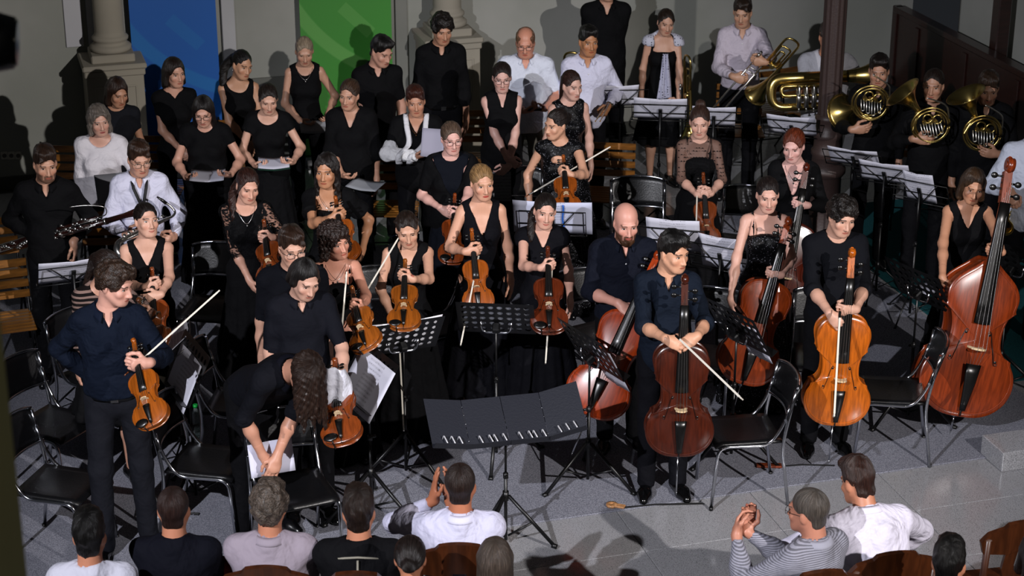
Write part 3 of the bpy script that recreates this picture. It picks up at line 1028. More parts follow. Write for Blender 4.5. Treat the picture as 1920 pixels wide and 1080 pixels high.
    @lazy
    def top(s, col, sleeve=0.0, neck='round', depth=1.36, inf=.013, hem=.84, name='shirt', kind='cloth', skirt=None, w=1.0, rough=.85, fold=.25, loose=0.0, armhole=.0, cuff=.008, flare=.0, rolled=False, arms='ab', noise=.004):
        """upper garment; with skirt=(hem_z, radius) it is a dress"""
        F = Field(); k = s.k
        if skirt and name == 'shirt': name = 'dress'
        s.torso(F, inf, shoulders=True)
        if loose: F.ell(s.T((0, -.01, 1.05)), (s.k * (.150 + loose) * s.build, s.k * (.105 + loose) * s.fat, .22 * k), R=s.Rl, k=.05)
        if skirt:
            s.skirt_fn(F, *skirt)
        if sleeve > 0:
            for a in arms: s.armsdf(F, a, inf * 1.0, cuff + flare, sleeve, k=.03, flat=True)
        else:
            for a in 'ab':
                g = s.sgn(a); F.ell(s.T((g * (s.shx / k + .064 - armhole), .0, 1.415)), (.075 * k, .14 * k, .115 * k), R=s.Rl @ roty(g * .25), k=.008, sub=True)
        s.neckline(F, neck, depth, w)
        if neck == 'strap':
            for g in (-1, 1):
                pts = smooth_path([s.T(p) for p in ((g * .082, -.105, depth - .02), (g * .088, -.088, 1.40), (g * .092, .0, 1.475), (g * .085, .09, 1.40), (g * .075, .1, depth - .03))], 4)
                for a, b in zip(pts[:-1], pts[1:]): F.cone(a, b, .008, k=.004)
        if not skirt:
            if hem > .5: s.cut(F, lambda x, y, z: z - hem + 0 * x + 0 * y)
        v, f = F.build(.013 * s.q, noise=wob(noise, 26, s.seed, 34))
        s.part(name, v, f, cloth(col, rough, fold, kind))
        if rolled and sleeve > .5:
            for a in arms:
                A = s.arm[a]; t = sleeve - 1
                e = A['E'] + (A['W'] - A['E']) * t if t > 0 else A['S'] + (A['E'] - A['S']) * sleeve
                d = unit(A['W'] - A['E']) if t > 0 else unit(A['E'] - A['S'])
                r = (.041 if s.m else .036) * k + .012
                b = MB(); b.tube([e - d * .045, e - d * .04, e - d * .005, e + d * .002], [r * .9, r * 1.1, r * 1.06, r * .8], 16)
                s.mb('rolled_cuff', b, cloth(col, rough, fold, kind))
    def skirt_fn(s, F, hem, rad, folds=9, amp=.02, waist=1.06):
        k = s.k; ph = s.seed * 1.7
        def f(x, y, z):
            th = np.arctan2(y, x)
            u = np.clip((waist * k - z) / ((waist - hem) * k), 0, 1)
            r0 = .128 * k * s.build; u2 = u ** .8
            r = r0 + (rad - r0) * u2 + amp * u * (np.sin(folds * th + ph + 1.5 * np.sin(2 * th)) + .5 * np.sin((folds * 2 + 1) * th + ph * 2))
            d = (np.sqrt(x * x + (y * 1.15) ** 2) - r) * .93
            return np.maximum(np.maximum(d, hem * k - z), z - waist * k)
        R = rad + .05
        F.fn((-R, -R, hem * k - .01), (R, R, waist * k), f, k=.02)
    @lazy
    def skirt(s, col, hem, rad, name='skirt', waist=1.06, folds=9, amp=.02):
        F = Field(); s.skirt_fn(F, hem, rad, folds, amp, waist)
        v, f = F.build(.019 * s.q)
        s.part(name, v, f, cloth(col))
    @lazy
    def trousers(s, col='#0c0c0f', inf=.016, hem=.05, wide=0.0):
        F = Field(); k = s.k
        F.ell(V(0, .006, .95 * k + s.dz), (.165 * k * s.build + inf * .4, .115 * k * s.fat + inf * .4, .13 * k), k=.03)
        for a in 'ab':
            H, K, A = s.leg[a]
            F.cone(H + V(0, 0, .02), K, .083 * k * (.6 + .4 * s.build) + inf * .4, .058 * k + inf * .5 + wide, k=.03)
            e = A + V(0, 0, hem - A[2] + .0)
            F.cone(K, e, .058 * k + inf * .5 + wide, .05 * k + inf * .4 + wide * 1.5, k=.03, flat=True)
        F.fn((-.4, -.4, 1.01 * k + s.dz), (.4, .4, 1.4 * k + s.dz), lambda x, y, z: (1.0 * k + s.dz) - z + 0 * x + 0 * y, k=.005, sub=True)
        v, f = F.build(.0175 * s.q, noise=wob(.003, 30, s.seed, 45))
        s.part('trousers', v, f, cloth(col))
    @lazy
    def shoes(s, col='#08080a', rough=.25, heel=0.0, open_=False):
        for a in 'ab':
            H, K, A = s.leg[a]; g = s.sgn(a)
            F = Field(); d = unit(V(g * .22, -1, 0)); q = V(A[0], A[1], 0)
            F.cone(q - d * .045 + V(0, 0, .036), q + d * .10 + V(0, 0, .034), .038, .046, k=.02)
            F.cone(q + d * .10 + V(0, 0, .034), q + d * .175 + V(0, 0, .026), .046, .030, k=.02)
            F.cone(q - d * .03 + V(0, 0, .04), q - d * .02 + V(0, 0, .085), .040, .042, k=.02, flat=True)
            F.fn((-1, -1, -.2), (1, 1, 0.0), lambda x, y, z: z - .003 + 0 * x + 0 * y, k=.003, sub=True)
            v, f = F.build(.0155 * s.q)
            s.part('shoe', v, f, plain('shoe_leather', col, rough, 0, spec=.6))
    @lazy
    def collar(s, col, open_=.55, h_=.034, r=None):
        """folded shirt collar"""
        k = s.k; R = (r or (.074 if s.m else .064)) * k
        b = MB()
        def f(u, v):
            a = -PI / 2 + open_ * .5 + u * (2 * PI - open_)
            fr = max(0, -math.sin(a))
            tip = fr ** 6
            if v < .5:
                t = v * 2; rr = R * (1.02 - .02 * t); z = 1.455 + .052 * t - .034 * fr
            else:
                t = v * 2 - 1; rr = R * (1.0 + .30 * t + .26 * tip * t); z = 1.507 - .034 * fr - (h_ + .016 * tip) * t
            return s.T(V(rr * math.cos(a) / k, rr * math.sin(a) * 1.02 / k + .012 - .012 * fr, z))
        b.grid(f, 28, 6, True, .004)
        s.mb('collar', b, cloth(col, .8, .1))
    @lazy
    def placket(s, col, buttons='#dddddd', z0=.95, z1=1.40, y=None):
        n = 6
        for i in range(n):
            z = z0 + (z1 - z0) * (i + .5) / n
            ch = .112 * s.build * math.sqrt(max(.05, 1 - ((z - 1.25) / .36) ** 2))
            p = s.T((0, -(ch + .018), z))
            q = MB(); q.lathe([(0, -.004), (.006, -.003), (.006, .0), (0, .001)], 10, p, s.Rl @ rotx(PI / 2))
            s.mb('button', q, plain('button', buttons, .35))
    @lazy
    def belt(s, col='#060606', z=.985):
        k = s.k; b = MB()
        def f(u, v):
            a = u * 2 * PI
            return s.T(V((.163 * s.build + .013) * math.cos(a), (.116 * s.fat + .013) * math.sin(a) + .005, z + (v - .5) * .034))
        b.grid(f, 32, 1, True, .004); s.mb('belt', b, plain('belt_leather', col, .3))
        q = MB(); q.box(s.T((0, -(.116 * s.fat + .016), z)), (.045, .006, .036), bevel=.003); s.mb('belt_buckle', q, plain('steel', '#b0b0b0', .25, 1.0))
    @lazy
    def glasses(s, col='#15100e'):
        b = MB()
        for g in (-1, 1):
            pts = []
            for i in range(16):
                a = 2 * PI * i / 16
                ca, sa = math.cos(a), math.sin(a)
                pts.append(s.from_head(V(g * .033 + .024 * math.copysign(abs(ca) ** .7, ca), -.103 + .006 * abs(g * .033 + .024 * ca) / .06, -.004 + .018 * math.copysign(abs(sa) ** .8, sa))))
            b.tube(pts + [pts[0]], .0016, 5, cap=False)
            b.tube([s.from_head(p) for p in (V(g * .057, -.097, .004), V(g * .0765, -.06, .003), V(g * .081, .0, .004), V(g * .081, .02, -.012))], .0016, 5)
        b.tube([s.from_head(p) for p in (V(-.009, -.106, .001), V(0, -.109, .004), V(.009, -.106, .001))], .0016, 5)
        s.mb('glasses', b, plain('spectacle_frame', col, .35))
        for g in (-1, 1):
            q = MB(); c = V(g * .033, -.1025, -.004)
            q.grid(lambda u, v: s.from_head(c + V((u - .5) * .040, 0, (v - .5) * .028)), 1, 1, False)
            s.mb('lens', q, glass_mat())
    @lazy
    def necklace(s, col='#c8c8c8', drop=1.36, r=.0016):
        b = MB()
        pts = smooth_path([s.T(p) for p in ((-.062, .02, 1.475), (-.062, -.06, 1.435), (0, -.118, drop), (.062, -.06, 1.435), (.062, .02, 1.475))], 6)
        b.tube(pts, r, 5); b.ball(s.T((0, -.122, drop - .012)), .007, 5)
        s.mb('necklace', b, plain('silver', col, .25, 1.0))
    @lazy
    def earrings(s, col='#d8d8d8'):
        for g in (-1, 1):
            b = MB(); b.ball(s.from_head(V(g * .080, .010, -.052)), .005, 5)
            s.mb('earring', b, plain('silver', col, .25, 1.0))
    @lazy
    def watch(s, side, col='#111111'):
        A = s.arm[side]; b = MB(); d = unit(A['W'] - A['E']); c = A['W'] - d * .02
        r = .030 * s.k * (1 if s.m else .9)
        b.tube([c - d * .01, c + d * .01], r, 16); b.cyl(c - A['n'] * (r - .002), c - A['n'] * (r + .008), .018, n=14)
        s.mb('wristwatch', b, plain('watch', col, .3))

_G = None
def glass_mat():
    global _G
    if _G is None:
        m, nt, b = new_mat('lens_glass')
        b.inputs['Base Color'].default_value = (1, 1, 1, 1)
        b.inputs['Alpha'].default_value = .06
        b.inputs['Roughness'].default_value = .03
        _G = m
    return _G

# ------------------------------------------------------------------ instrument and furniture materials
def wood(col, dark=.55, rough=.28, coat=.5, scale=(60, 60, 6), name='varnished_wood'):
    key = ('wood', str(col), name)
    if key in MATS: return MATS[key]
    m, nt, b = new_mat(name); x = X(nt)
    c = rgb(col)
    tc = nd(nt, 'ShaderNodeTexCoord'); mp = nd(nt, 'ShaderNodeMapping'); mp.inputs['Scale'].default_value = scale
    nz = nd(nt, 'ShaderNodeTexNoise'); nz.inputs['Scale'].default_value = 1; nz.inputs['Detail'].default_value = 5; nz.inputs['Distortion'].default_value = .4
    nt.links.new(tc.outputs['Object'], mp.inputs[0]); nt.links.new(mp.outputs[0], nz.inputs['Vector'])
    nt.links.new(x.mix(x.sm(nz.outputs[0], .3, .72), tuple(v * dark for v in c[:3]) + (1,), c), b.inputs['Base Color'])
    b.inputs['Roughness'].default_value = rough; b.inputs['Coat Weight'].default_value = coat; b.inputs['Coat Roughness'].default_value = .15
    MATS[key] = m
    return m

EBONY = lambda: plain('ebony', '#0a0908', .3, spec=.6)
CHROME = lambda: plain('chrome', '#c4c6cc', .16, 1.0)
BRASS = lambda: plain('brass', '#c6ad68', .26, 1.0)
SILVER = lambda: plain('nickel', '#d2d0ca', .3, 1.0)
BLACKMETAL = lambda: plain('black_metal', '#0a0a0b', .38, spec=.5)
VINYL = lambda: plain('black_vinyl', '#0a0a0c', .36, bump=.08, scale=90, spec=.5)
IVORY = lambda: plain('horsehair', '#d9d3c6', .6)

# ------------------------------------------------------------------ violin family
STR = {'violin': dict(B=.356, W=.208, rib=.034, a=.016, neck=.13, head=.105, slope=0),
       'viola': dict(B=.405, W=.238, rib=.040, a=.018, neck=.148, head=.115, slope=0),
       'cello': dict(B=.755, W=.44, rib=.118, a=.028, neck=.28, head=.20, slope=0),
       'double_bass': dict(B=1.12, W=.68, rib=.19, a=.035, neck=.43, head=.33, slope=1)}
LEN = {k: q['B'] + q['neck'] + q['head'] for k, q in STR.items()}
SMESH = {}

def outline(sl):
    lower = [(0, 0), (.35, .006), (.66, .045), (.9, .12), (1.0, .215), (.965, .30), (.86, .36), (.845, .385)]
    cb = [(.845, .385), (.70, .405), (.575, .46), (.545, .54), (.575, .615), (.66, .675), (.755, .69)]
    upper = [(.755, .69), (.745, .715), (.79, .775), (.81, .83), (.76, .895), (.60, .955), (.38, .985), (.18, .997), (.06, 1.0)] if not sl else \
        [(.755, .69), (.735, .71), (.76, .76), (.735, .81), (.63, .865), (.47, .91), (.30, .95), (.17, .985), (.08, 1.0)]
    pts = []
    for seg in (lower, cb, upper):
        q = smooth_path([V(p[0], p[1], 0) for p in seg], 3)
        pts += q[:-1]
    pts.append(V(*upper[-1], 0))
    half = [(p[0], p[1]) for p in pts[1:]]
    return [(0, 0)] + half + [(-x, z) for x, z in half[::-1]]

def string_meshes(kind):
    if kind in SMESH: return SMESH[kind]
    q = STR[kind]; B, W, rib, a = q['B'], q['W'], q['rib'], q['a']; s = B / .356
    P = [(x * W / 2, z * B) for x, z in outline(q['slope'])]
    big = kind in ('cello', 'double_bass')
    out = {}
    zc = .5 * B; e = .0035 * s ** .7
    rings = []
    for sc in (0, .3, .55, .75, .9): rings.append((sc, rib / 2 + e + a * .8 * (1 - sc ** 2.2)))
    rings += [(.97, rib / 2 + e), (1.02, rib / 2 + e * .8), (1.025, rib / 2 + e * .2), (1.0, rib / 2), (.985, rib / 2 - .001), (.985, -rib / 2 + .001), (1.0, -rib / 2), (1.025, -rib / 2 - e * .2), (1.02, -rib / 2 - e * .8), (.965, -rib / 2 - e * .9)]
    for sc in (.9, .75, .55, .3, 0): rings.append((sc, -rib / 2 - e - a * (1 - sc ** 2.2)))
    n = len(P); v, f = [], []
    for sc, y in rings:
        for x, z in P: v.append((x * max(sc, .001), y, zc + (z - zc) * max(sc, .001)))
    for i in range(len(rings) - 1):
        for j in range(n):
            k = (j + 1) % n; f.append((i * n + j, (i + 1) * n + j, (i + 1) * n + k, i * n + k))
    out['body'] = MB().add(v, f, True)
    # pale edge line (purfling)
    yf = -rib / 2 - e
    b = MB()
    lp = [V(x * .945, yf - a * .12, zc + (z - zc) * .965) for x, z in P]
    b.tube(lp + [lp[0]], .0011 * s ** .6, 4, cap=False); out['purfling'] = b
    # f holes
    for g, nm in ((-1, 'f_hole'), (1, 'f_hole_b')):
        b = MB()
        z0 = .455 * B; hh = .105 * B; x0 = .185 * W
        path = [V(g * x, 0, z) for x, z in ((x0 - .058 * W, z0 + hh * .80), (x0 - .078 * W, z0 + hh * .93), (x0 - .052 * W, z0 + hh), (x0 - .03 * W, z0 + hh * .6), (x0, z0), (x0 + .028 * W, z0 - hh * .6), (x0 + .050 * W, z0 - hh), (x0 + .080 * W, z0 - hh * .93), (x0 + .062 * W, z0 - hh * .80))]
        pp = smooth_path(path, 4)
        def yy(x, z):
            best = 1e9
            for (xa, za), (xb, zb_) in zip(P, P[1:] + P[:1]):
                dx, dz, ex, ez = x, z - zc, xb - xa, zb_ - za
                den = dx * ez - dz * ex
                if abs(den) < 1e-12: continue
                t = (xa * ez - (za - zc) * ex) / den; u = (xa * dz - (za - zc) * dx) / den
                if t > 0 and -1e-6 <= u <= 1.000001: best = min(best, t)
            sc = min(1, 1 / best)
            return yf - a * (1 - sc ** 2.2) - .0004 * s ** .6
        pp = [V(p[0], yy(p[0], p[2]), p[2]) for p in pp]
        m = len(pp); rr = [.0013 * s + .0022 * s * math.sin(PI * i / (m - 1)) for i in range(m)]
        b.tube(pp, [q_ * 1.1 for q_ in rr], 6, flat=.22)
        for p in (pp[0], pp[-1]): b.ball(p, (.0034 * s, .0006 * s, .0034 * s), 4)
        out[nm] = b
    # neck, pegbox and scroll
    b = MB()
    nz = B + q['neck']; hd = q['head']; nw = .0115 * s ** .8
    zh = B * .985
    b.tube([V(0, -rib / 2 + .012 * s, zh - .012 * s), V(0, -rib / 2 - .002 * s, zh + .02 * s), V(0, -rib / 2 + .0 * s, nz)], [.0155 * s ** .85, .0125 * s ** .85, .0115 * s ** .85], 10)
    yb = -rib / 2 + .002 * s
    w1 = nw * 1.05
    pb = [(yb - .011 * s ** .9, nz), (yb + .010 * s ** .9, nz - .004 * s), (yb + .022 * s ** .9, nz + hd * .62), (yb + .006 * s ** .9, nz + hd * .66)]
    b.prism([(p[0], p[1]) for p in pb], -w1, w1, R=np.array([[0, 1, 0], [1, 0, 0], [0, 0, 1.0]]))
    cy, cz, r0 = yb + .008 * s ** .9, nz + hd * .80, hd * .175
    sp = []
    for i in range(31):
        t = i / 30 * 2.05 * 2 * PI; r = r0 * (1 - .036 * t * .98) * .82
        sp.append(V(0, cy + r * math.cos(t - 1.2) * 1.0, cz - r * math.sin(t - 1.2) * 1.0))
    m = len(sp); b.tube(sp, [r0 * .33 - r0 * .12 * i / m for i in range(m)], 7, flat=1.0)
    b.cyl(V(-nw * 1.15, cy, cz), V(nw * 1.15, cy, cz), r0 * .42, n=12)
    b.cyl(V(-nw * .9, cy, cz), V(nw * .9, cy, cz), r0 * .85, n=16)
    out['neck'] = b
    # pegs
    pegs = []
    for i in range(4):
        g = -1 if i % 2 else 1; z = nz + hd * (.14 + .13 * i); y = yb + (.004 + .012 * i / 4) * s ** .9
        p = MB(); Lp = .034 * s ** .75
        p.cyl(V(-g * w1 * 1.1, y, z), V(g * (w1 + Lp * .5), y, z), .0035 * s ** .7, n=8)
        p.ball(V(g * (w1 + Lp * .75), y, z), (Lp * .34, .004 * s ** .7, .0095 * s ** .75), 5)
        pegs.append(p)
    out['pegs'] = pegs
    # fingerboard
    fl = .27 * s if not big else (.58 if kind == 'cello' else .87)
    zb = nz - fl; yn = -rib / 2 - .008 * s ** .9; ye = yf - .017 * s ** .9
    wn, we = .012 * s ** .85, .0212 * s ** .85
    b = MB()
    def fb(u, w_):
        z = nz + (zb - nz) * u; ww = wn + (we - wn) * u; t = w_ * 2 - 1
        return V(t * ww, yn + (ye - yn) * u - .0045 * s ** .8 * (1 - t * t), z)
    b.grid(fb, 6, 6, True, -.006 * s ** .85); out['fingerboard'] = b
    # bridge
    zbr = .45 * B; bh = .034 * s ** .93; bw = .021 * s ** .93; yt = yf - a
    poly = [(-bw, 0), (-bw * .55, 0), (-bw * .42, bh * .22), (-bw * .1, bh * .3), (bw * .1, bh * .3), (bw * .42, bh * .22), (bw * .55, 0), (bw, 0), (bw * .9, bh * .25), (bw * .72, bh * .5), (bw * .88, bh * .75), (bw * .5, bh * .97), (0, bh * 1.06), (-bw * .5, bh * .97), (-bw * .88, bh * .75), (-bw * .72, bh * .5), (-bw * .9, bh * .25)]
    b = MB(); b.prism([(p[0], -p[1]) for p in poly], -.0022 * s, .0022 * s, R=np.array([[1, 0, 0], [0, 0, 1.0], [0, 1, 0]]), o=V(0, yt, zbr)); out['bridge'] = b
    # tailpiece
    z1, z2 = .035 * B, .345 * B; b = MB()
    def tp(u, w_):
        z = z1 + (z2 - z1) * u; ww = (.008 + .0125 * u) * s ** .9; t = w_ * 2 - 1
        yy_ = yf - .004 * s - (a * .9 + .010 * s ** .9) * min(1, .35 + u)
        return V(t * ww, yy_ - .004 * s ** .8 * (1 - t * t), z)
    b.grid(tp, 5, 6, True, -.004 * s ** .8)
    b.tube([V(0, yf - a * .3, z1 + .01 * s), V(0, yf - .004 * s, -.002), V(0, -rib / 2 + .01 * s, -.003 * s)], .0022 * s, 6); out['tailpiece'] = b
    ytp = yf - .004 * s - (a * .9 + .010 * s ** .9) - .004 * s ** .8
    strs = []
    for i in range(4):
        t = (i - 1.5) / 1.5; r = (.00055 + .0001 * i) * s ** .55
        p = MB()
        br = V(t * bw * .78, yt - bh * (1.06 - .12 * t * t), zbr)
        p.tube([V(t * wn * .65, yn - .0062 * s ** .8, nz + hd * (.1 + .12 * i)), V(t * wn * .65, yn - .0065 * s ** .8, nz), br], r, 4, cap=False)
        p.tube([br, V(t * .011 * s ** .9, ytp + .001, z2)], r, 4, cap=False)
        strs.append(p)
    out['strings'] = strs
    if not big:
        b = MB(); b.ball(V(-.052 * s, yf - .016 * s, .030 * s), (.038 * s, .007 * s, .026 * s), 6)
        b.cyl(V(-.045 * s, yf - .014 * s, .004 * s), V(-.045 * s, rib / 2, -.004 * s), .004 * s, n=6); out['chin_rest'] = b
    else:
        el = .30 if kind == 'cello' else .16
        b = MB(); b.cyl(V(0, 0, .01), V(0, 0, -.03), .016 * (1 + .5 * q['slope']), n=12); b.cyl(V(0, 0, 0), V(0, 0, -el + .02), .005 + .003 * q['slope'], n=10); b.cyl(V(0, 0, -el + .02), V(0, 0, -el), .005, .001, n=10); out['endpin'] = b
    R = {}
    for k_, x_ in out.items():
        R[k_] = [y.mesh(k_[:-1]) for y in x_] if isinstance(x_, list) else x_.mesh(k_.replace('_b', '') if k_ == 'f_hole_b' else k_)
    SMESH[kind] = R
    return R

class Inst:
    def __init__(s, o, M, L): s.o, s.M, s.L = o, M, L
    def at(s, t, x=0.0, y=0.0):
        p = s.M @ np.append(V(x, y, t * s.L), 1.0); return p[:3]

def frame(bottom, top, front):
    z = unit(np.asarray(top) - bottom); y = -np.asarray(front, float); y = unit(y - z * (y @ z)); x = np.cross(y, z)
    return mat4(np.stack([x, y, z], 1), bottom)

def stringed(kind, col, bottom, scroll, label, group, front=(0, -1, .1), cat=None, chin=True, pegcol=None):
    M = frame(bottom, scroll, front)
    m = string_meshes(kind)
    o = empty(kind, M, label, cat or kind.replace('_', ' '), group)
    wd = wood(col)
    link('body', m['body'], wd, o); link('purfling', m['purfling'], plain('purfling', tuple(min(1, c * 1.25) for c in rgb(col)[:3]), .4), o)
    link('f_hole', m['f_hole'], EBONY(), o); link('f_hole', m['f_hole_b'], EBONY(), o)
    nk = link('neck', m['neck'], wd, o)
    for p in m['pegs']: link('peg', p, EBONY() if not pegcol else plain('peg_wood', pegcol, .35), nk)
    link('fingerboard', m['fingerboard'], EBONY(), o)
    link('bridge', m['bridge'], plain('maple', '#d8bd94', .5), o)
    link('tailpiece', m['tailpiece'], EBONY(), o)
    for p in m['strings']: link('string', p, plain('string_steel', '#9a9a98', .3, .9), o)
    if 'chin_rest' in m and chin: link('chin_rest', m['chin_rest'], EBONY(), o)
    if 'endpin' in m: link('endpin', m['endpin'], CHROME(), o)
    return Inst(o, M, LEN[kind])

BOWM = {}
def bow(frog, tip, label, group, front=(0, -1, .2), kind='violin'):
    L = {'violin': .745, 'cello': .715, 'double_bass': .71}[kind]; t = {'violin': 1, 'cello': 1.2, 'double_bass': 1.4}[kind]
    d = unit(np.asarray(tip) - frog); M = frame(np.asarray(frog, float), np.asarray(frog) + d * L, front)
    if kind not in BOWM:
        st = MB(); st.tube([V(0, .016 * t - .011 * math.sin(PI * i / 12), L * i / 12) for i in range(13)], [(.0042 - .0016 * i / 12) * t for i in range(13)], 7)
        st.cyl(V(0, .016 * t, -.022), V(0, .016 * t, 0), .0042 * t, n=7)
        tp = MB(); tp.prism([(-.004 * t, L - .022), (.016 * t, L - .016), (.018 * t, L), (-.006 * t, L + .006)], -.004, .004, R=np.array([[0, 1, 0], [1, 0, 0], [0, 0, 1.0]]))
        hr = MB(); hr.box(V(0, -.003 * t, L / 2 + .01), (.010 * t, .0016, L - .05))
        fg = MB(); fg.box(V(0, .004 * t, .03), (.012 * t, .021 * t, .046), bevel=.003)
        BOWM[kind] = (st.mesh('stick'), tp.mesh('tip'), hr.mesh('hair_ribbon'), fg.mesh('frog'))
    m = BOWM[kind]
    o = empty('bow', M, label, 'bow', group)
    link('stick', m[0], wood('#7a3d18', name='bow_wood'), o); link('tip', m[1], IVORY(), o); link('hair_ribbon', m[2], IVORY(), o); link('frog', m[3], EBONY(), o)
    return Inst(o, M, L)

# ------------------------------------------------------------------ winds and brass
def bent(pts, r=.05, n=6): return fillet(pts, r, n)

def bell_prof(p0, d, r0, r1, L, n=12, pw=4.0):
    """flared bell as a tube path with radii"""
    pts, rs = [], []
    for i in range(n + 1):
        t = i / n; pts.append(np.asarray(p0) + np.asarray(d) * L * t)
        rs.append(r0 + (r1 - r0) * (.22 * t + .78 * t ** pw) if i else r0)
    return pts, rs

def flare(b, p0, d, r0, r1, L, n=24, pw=4.0):
    pts, rs = bell_prof(p0, d, r0, r1, L, 14, pw)
    z = unit(d); xax = unit(np.cross(z, V(0, 0, 1) if abs(z[2]) < .9 else V(1, 0, 0))); R = np.stack([xax, np.cross(z, xax), z], 1)
    prof = [(r, L * i / 14) for i, r in enumerate(rs)] + [(r1 + .003, L), (r1 * .985, L - .004)] + [(max(r - .003, .002), L * i / 14 - .002) for i, r in list(enumerate(rs))[::-1]]
    b.lathe(prof, n, p0, R)

def trombone(slide_end, top, label, group, front=(0, -1, .1), flip=1):
    M = frame(slide_end, top, front); L = 1.17; g = flip
    o = empty('trombone', M, label, 'trombone', group)
    b = MB(); r = .0075
    b.tube(bent([V(0, 0, .62), V(0, 0, .0), V(g * .085, 0, 0), V(g * .085, 0, .62)], .05), .0085, 8); b.obj('outer_slide', SILVER(), o)
    b = MB(); b.tube([V(0, 0, .62), V(0, 0, .80)], r, 8); b.tube([V(g * .085, 0, .62), V(g * .085, 0, .76)], r, 8)
    for z in (.61, .66): b.tube([V(0, 0, z), V(g * .085, 0, z)], .006, 8)
    b.obj('inner_slide', SILVER(), o)
    b = MB(); b.tube(bent([V(0, 0, .8), V(0, 0, .84)], .01), .0135, 10); b.tube([V(0, 0, .84), V(0, 0, .87)], [.009, .013], 10); b.obj('mouthpiece', SILVER(), o)
    b = MB(); b.tube(bent([V(g * .085, 0, .74), V(g * .085, 0, 1.165), V(g * .215, 0, 1.165), V(g * .215, 0, .86)], .065, 8), .0105, 10); b.obj('tuning_slide', BRASS(), o)
    b = MB(); flare(b, V(g * .215, 0, .87), V(0, 0, -1), .0105, .105, .46); b.obj('bell', BRASS(), o)
    b = MB(); b.tube(bent([V(g * .10, .012, .80), V(g * .10, .012, 1.04), V(g * .195, .012, 1.04), V(g * .195, .012, .80), V(g * .125, .012, .80), V(g * .125, .012, .98), V(g * .17, .012, .98), V(g * .17, .012, .83)], .028, 5), .0085, 8); b.obj('valve_tubing', BRASS(), o)
    b = MB(); b.cyl(V(g * .15, -.02, .80), V(g * .15, .035, .80), .024, n=14); b.obj('rotary_valve', BRASS(), o)
    b = MB(); b.tube([V(g * .085, 0, .80), V(g * .215, 0, .80)], .005, 6); b.obj('bell_brace', BRASS(), o)
    return Inst(o, M, L)

def french_horn(c, label, group, front=(0, -1, .15), roll=0, bell=150, bellback=.35):
    """coil centred on c, facing front"""
    M0 = frame(np.asarray(c, float), np.asarray(c) + V(0, 0, 1), front)
    M = M0 @ mat4(roty(math.radians(roll)), V(0, 0, 0))
    o = empty('french_horn', M, label, 'french horn', group)
    for i, (R, y, rr) in enumerate(((.145, .0, .0078), (.128, -.024, .0065), (.112, .022, .0065))):
        b = MB(); pts = [V(R * math.cos(a), y + .004 * math.sin(2 * a), R * .96 * math.sin(a)) for a in np.linspace(0, 2 * PI * .985, 40)]
        b.tube(pts, rr, 8); b.obj('coil_tube', BRASS(), o)
    for i in range(3):
        x = -.05 + .042 * i; b = MB(); b.cyl(V(x, -.03, .03), V(x, .02, .03), .018, n=14); b.cyl(V(x, -.034, .03), V(x, -.03, .03), .012, n=12); b.obj('rotary_valve', BRASS(), o)
    for i in range(4):
        x = -.085 + .044 * i; b = MB()
        b.tube(bent([V(x, -.032, .025), V(x + .02, -.032, -.065 - .014 * (i % 3)), V(x + .043, -.032, -.06 - .014 * (i % 3)), V(x + .022, -.032, .025)], .010, 4), .0048, 6); b.obj('valve_slide', SILVER(), o)
    for a0 in (50, 115):
        b = MB(); a = math.radians(a0); cc = V(.07 * math.cos(a), -.03, .07 * math.sin(a))
        b.tube([cc + V(.034 * math.cos(t), 0, .034 * math.sin(t)) for t in np.linspace(0, 2 * PI * .97, 20)], .0065, 7); b.obj('coil_tube', BRASS(), o)
    b = MB(); b.tube(smooth_path([V(.14, -.01, .05), V(.11, -.05, .16), V(.02, -.08, .22), V(-.05, -.1, .25)], 5), [.006] * 15 + [.005], 8); b.obj('leadpipe', SILVER(), o)
    a = math.radians(bell); d = unit(V(math.cos(a), bellback, math.sin(a)))
    st = V(.145 * math.cos(a + 1.2), 0, .145 * math.sin(a + 1.2))
    b = MB(); p1 = V(.12 * math.cos(a + .4), .02, .12 * math.sin(a + .4)) ; p2 = V(0.05 * math.cos(a), .03, .05 * math.sin(a)) + d * .10
    path = smooth_path([st, p1, p2], 6); m = len(path); b.tube(path, [.009 + .012 * i / m for i in range(m)], 10); b.obj('bell_throat', BRASS(), o)
    b = MB(); flare(b, p2 - d * .01, d, .021, .152, .20, 28, 3.0); b.obj('bell', BRASS(), o)
    return Inst(o, M, .3)

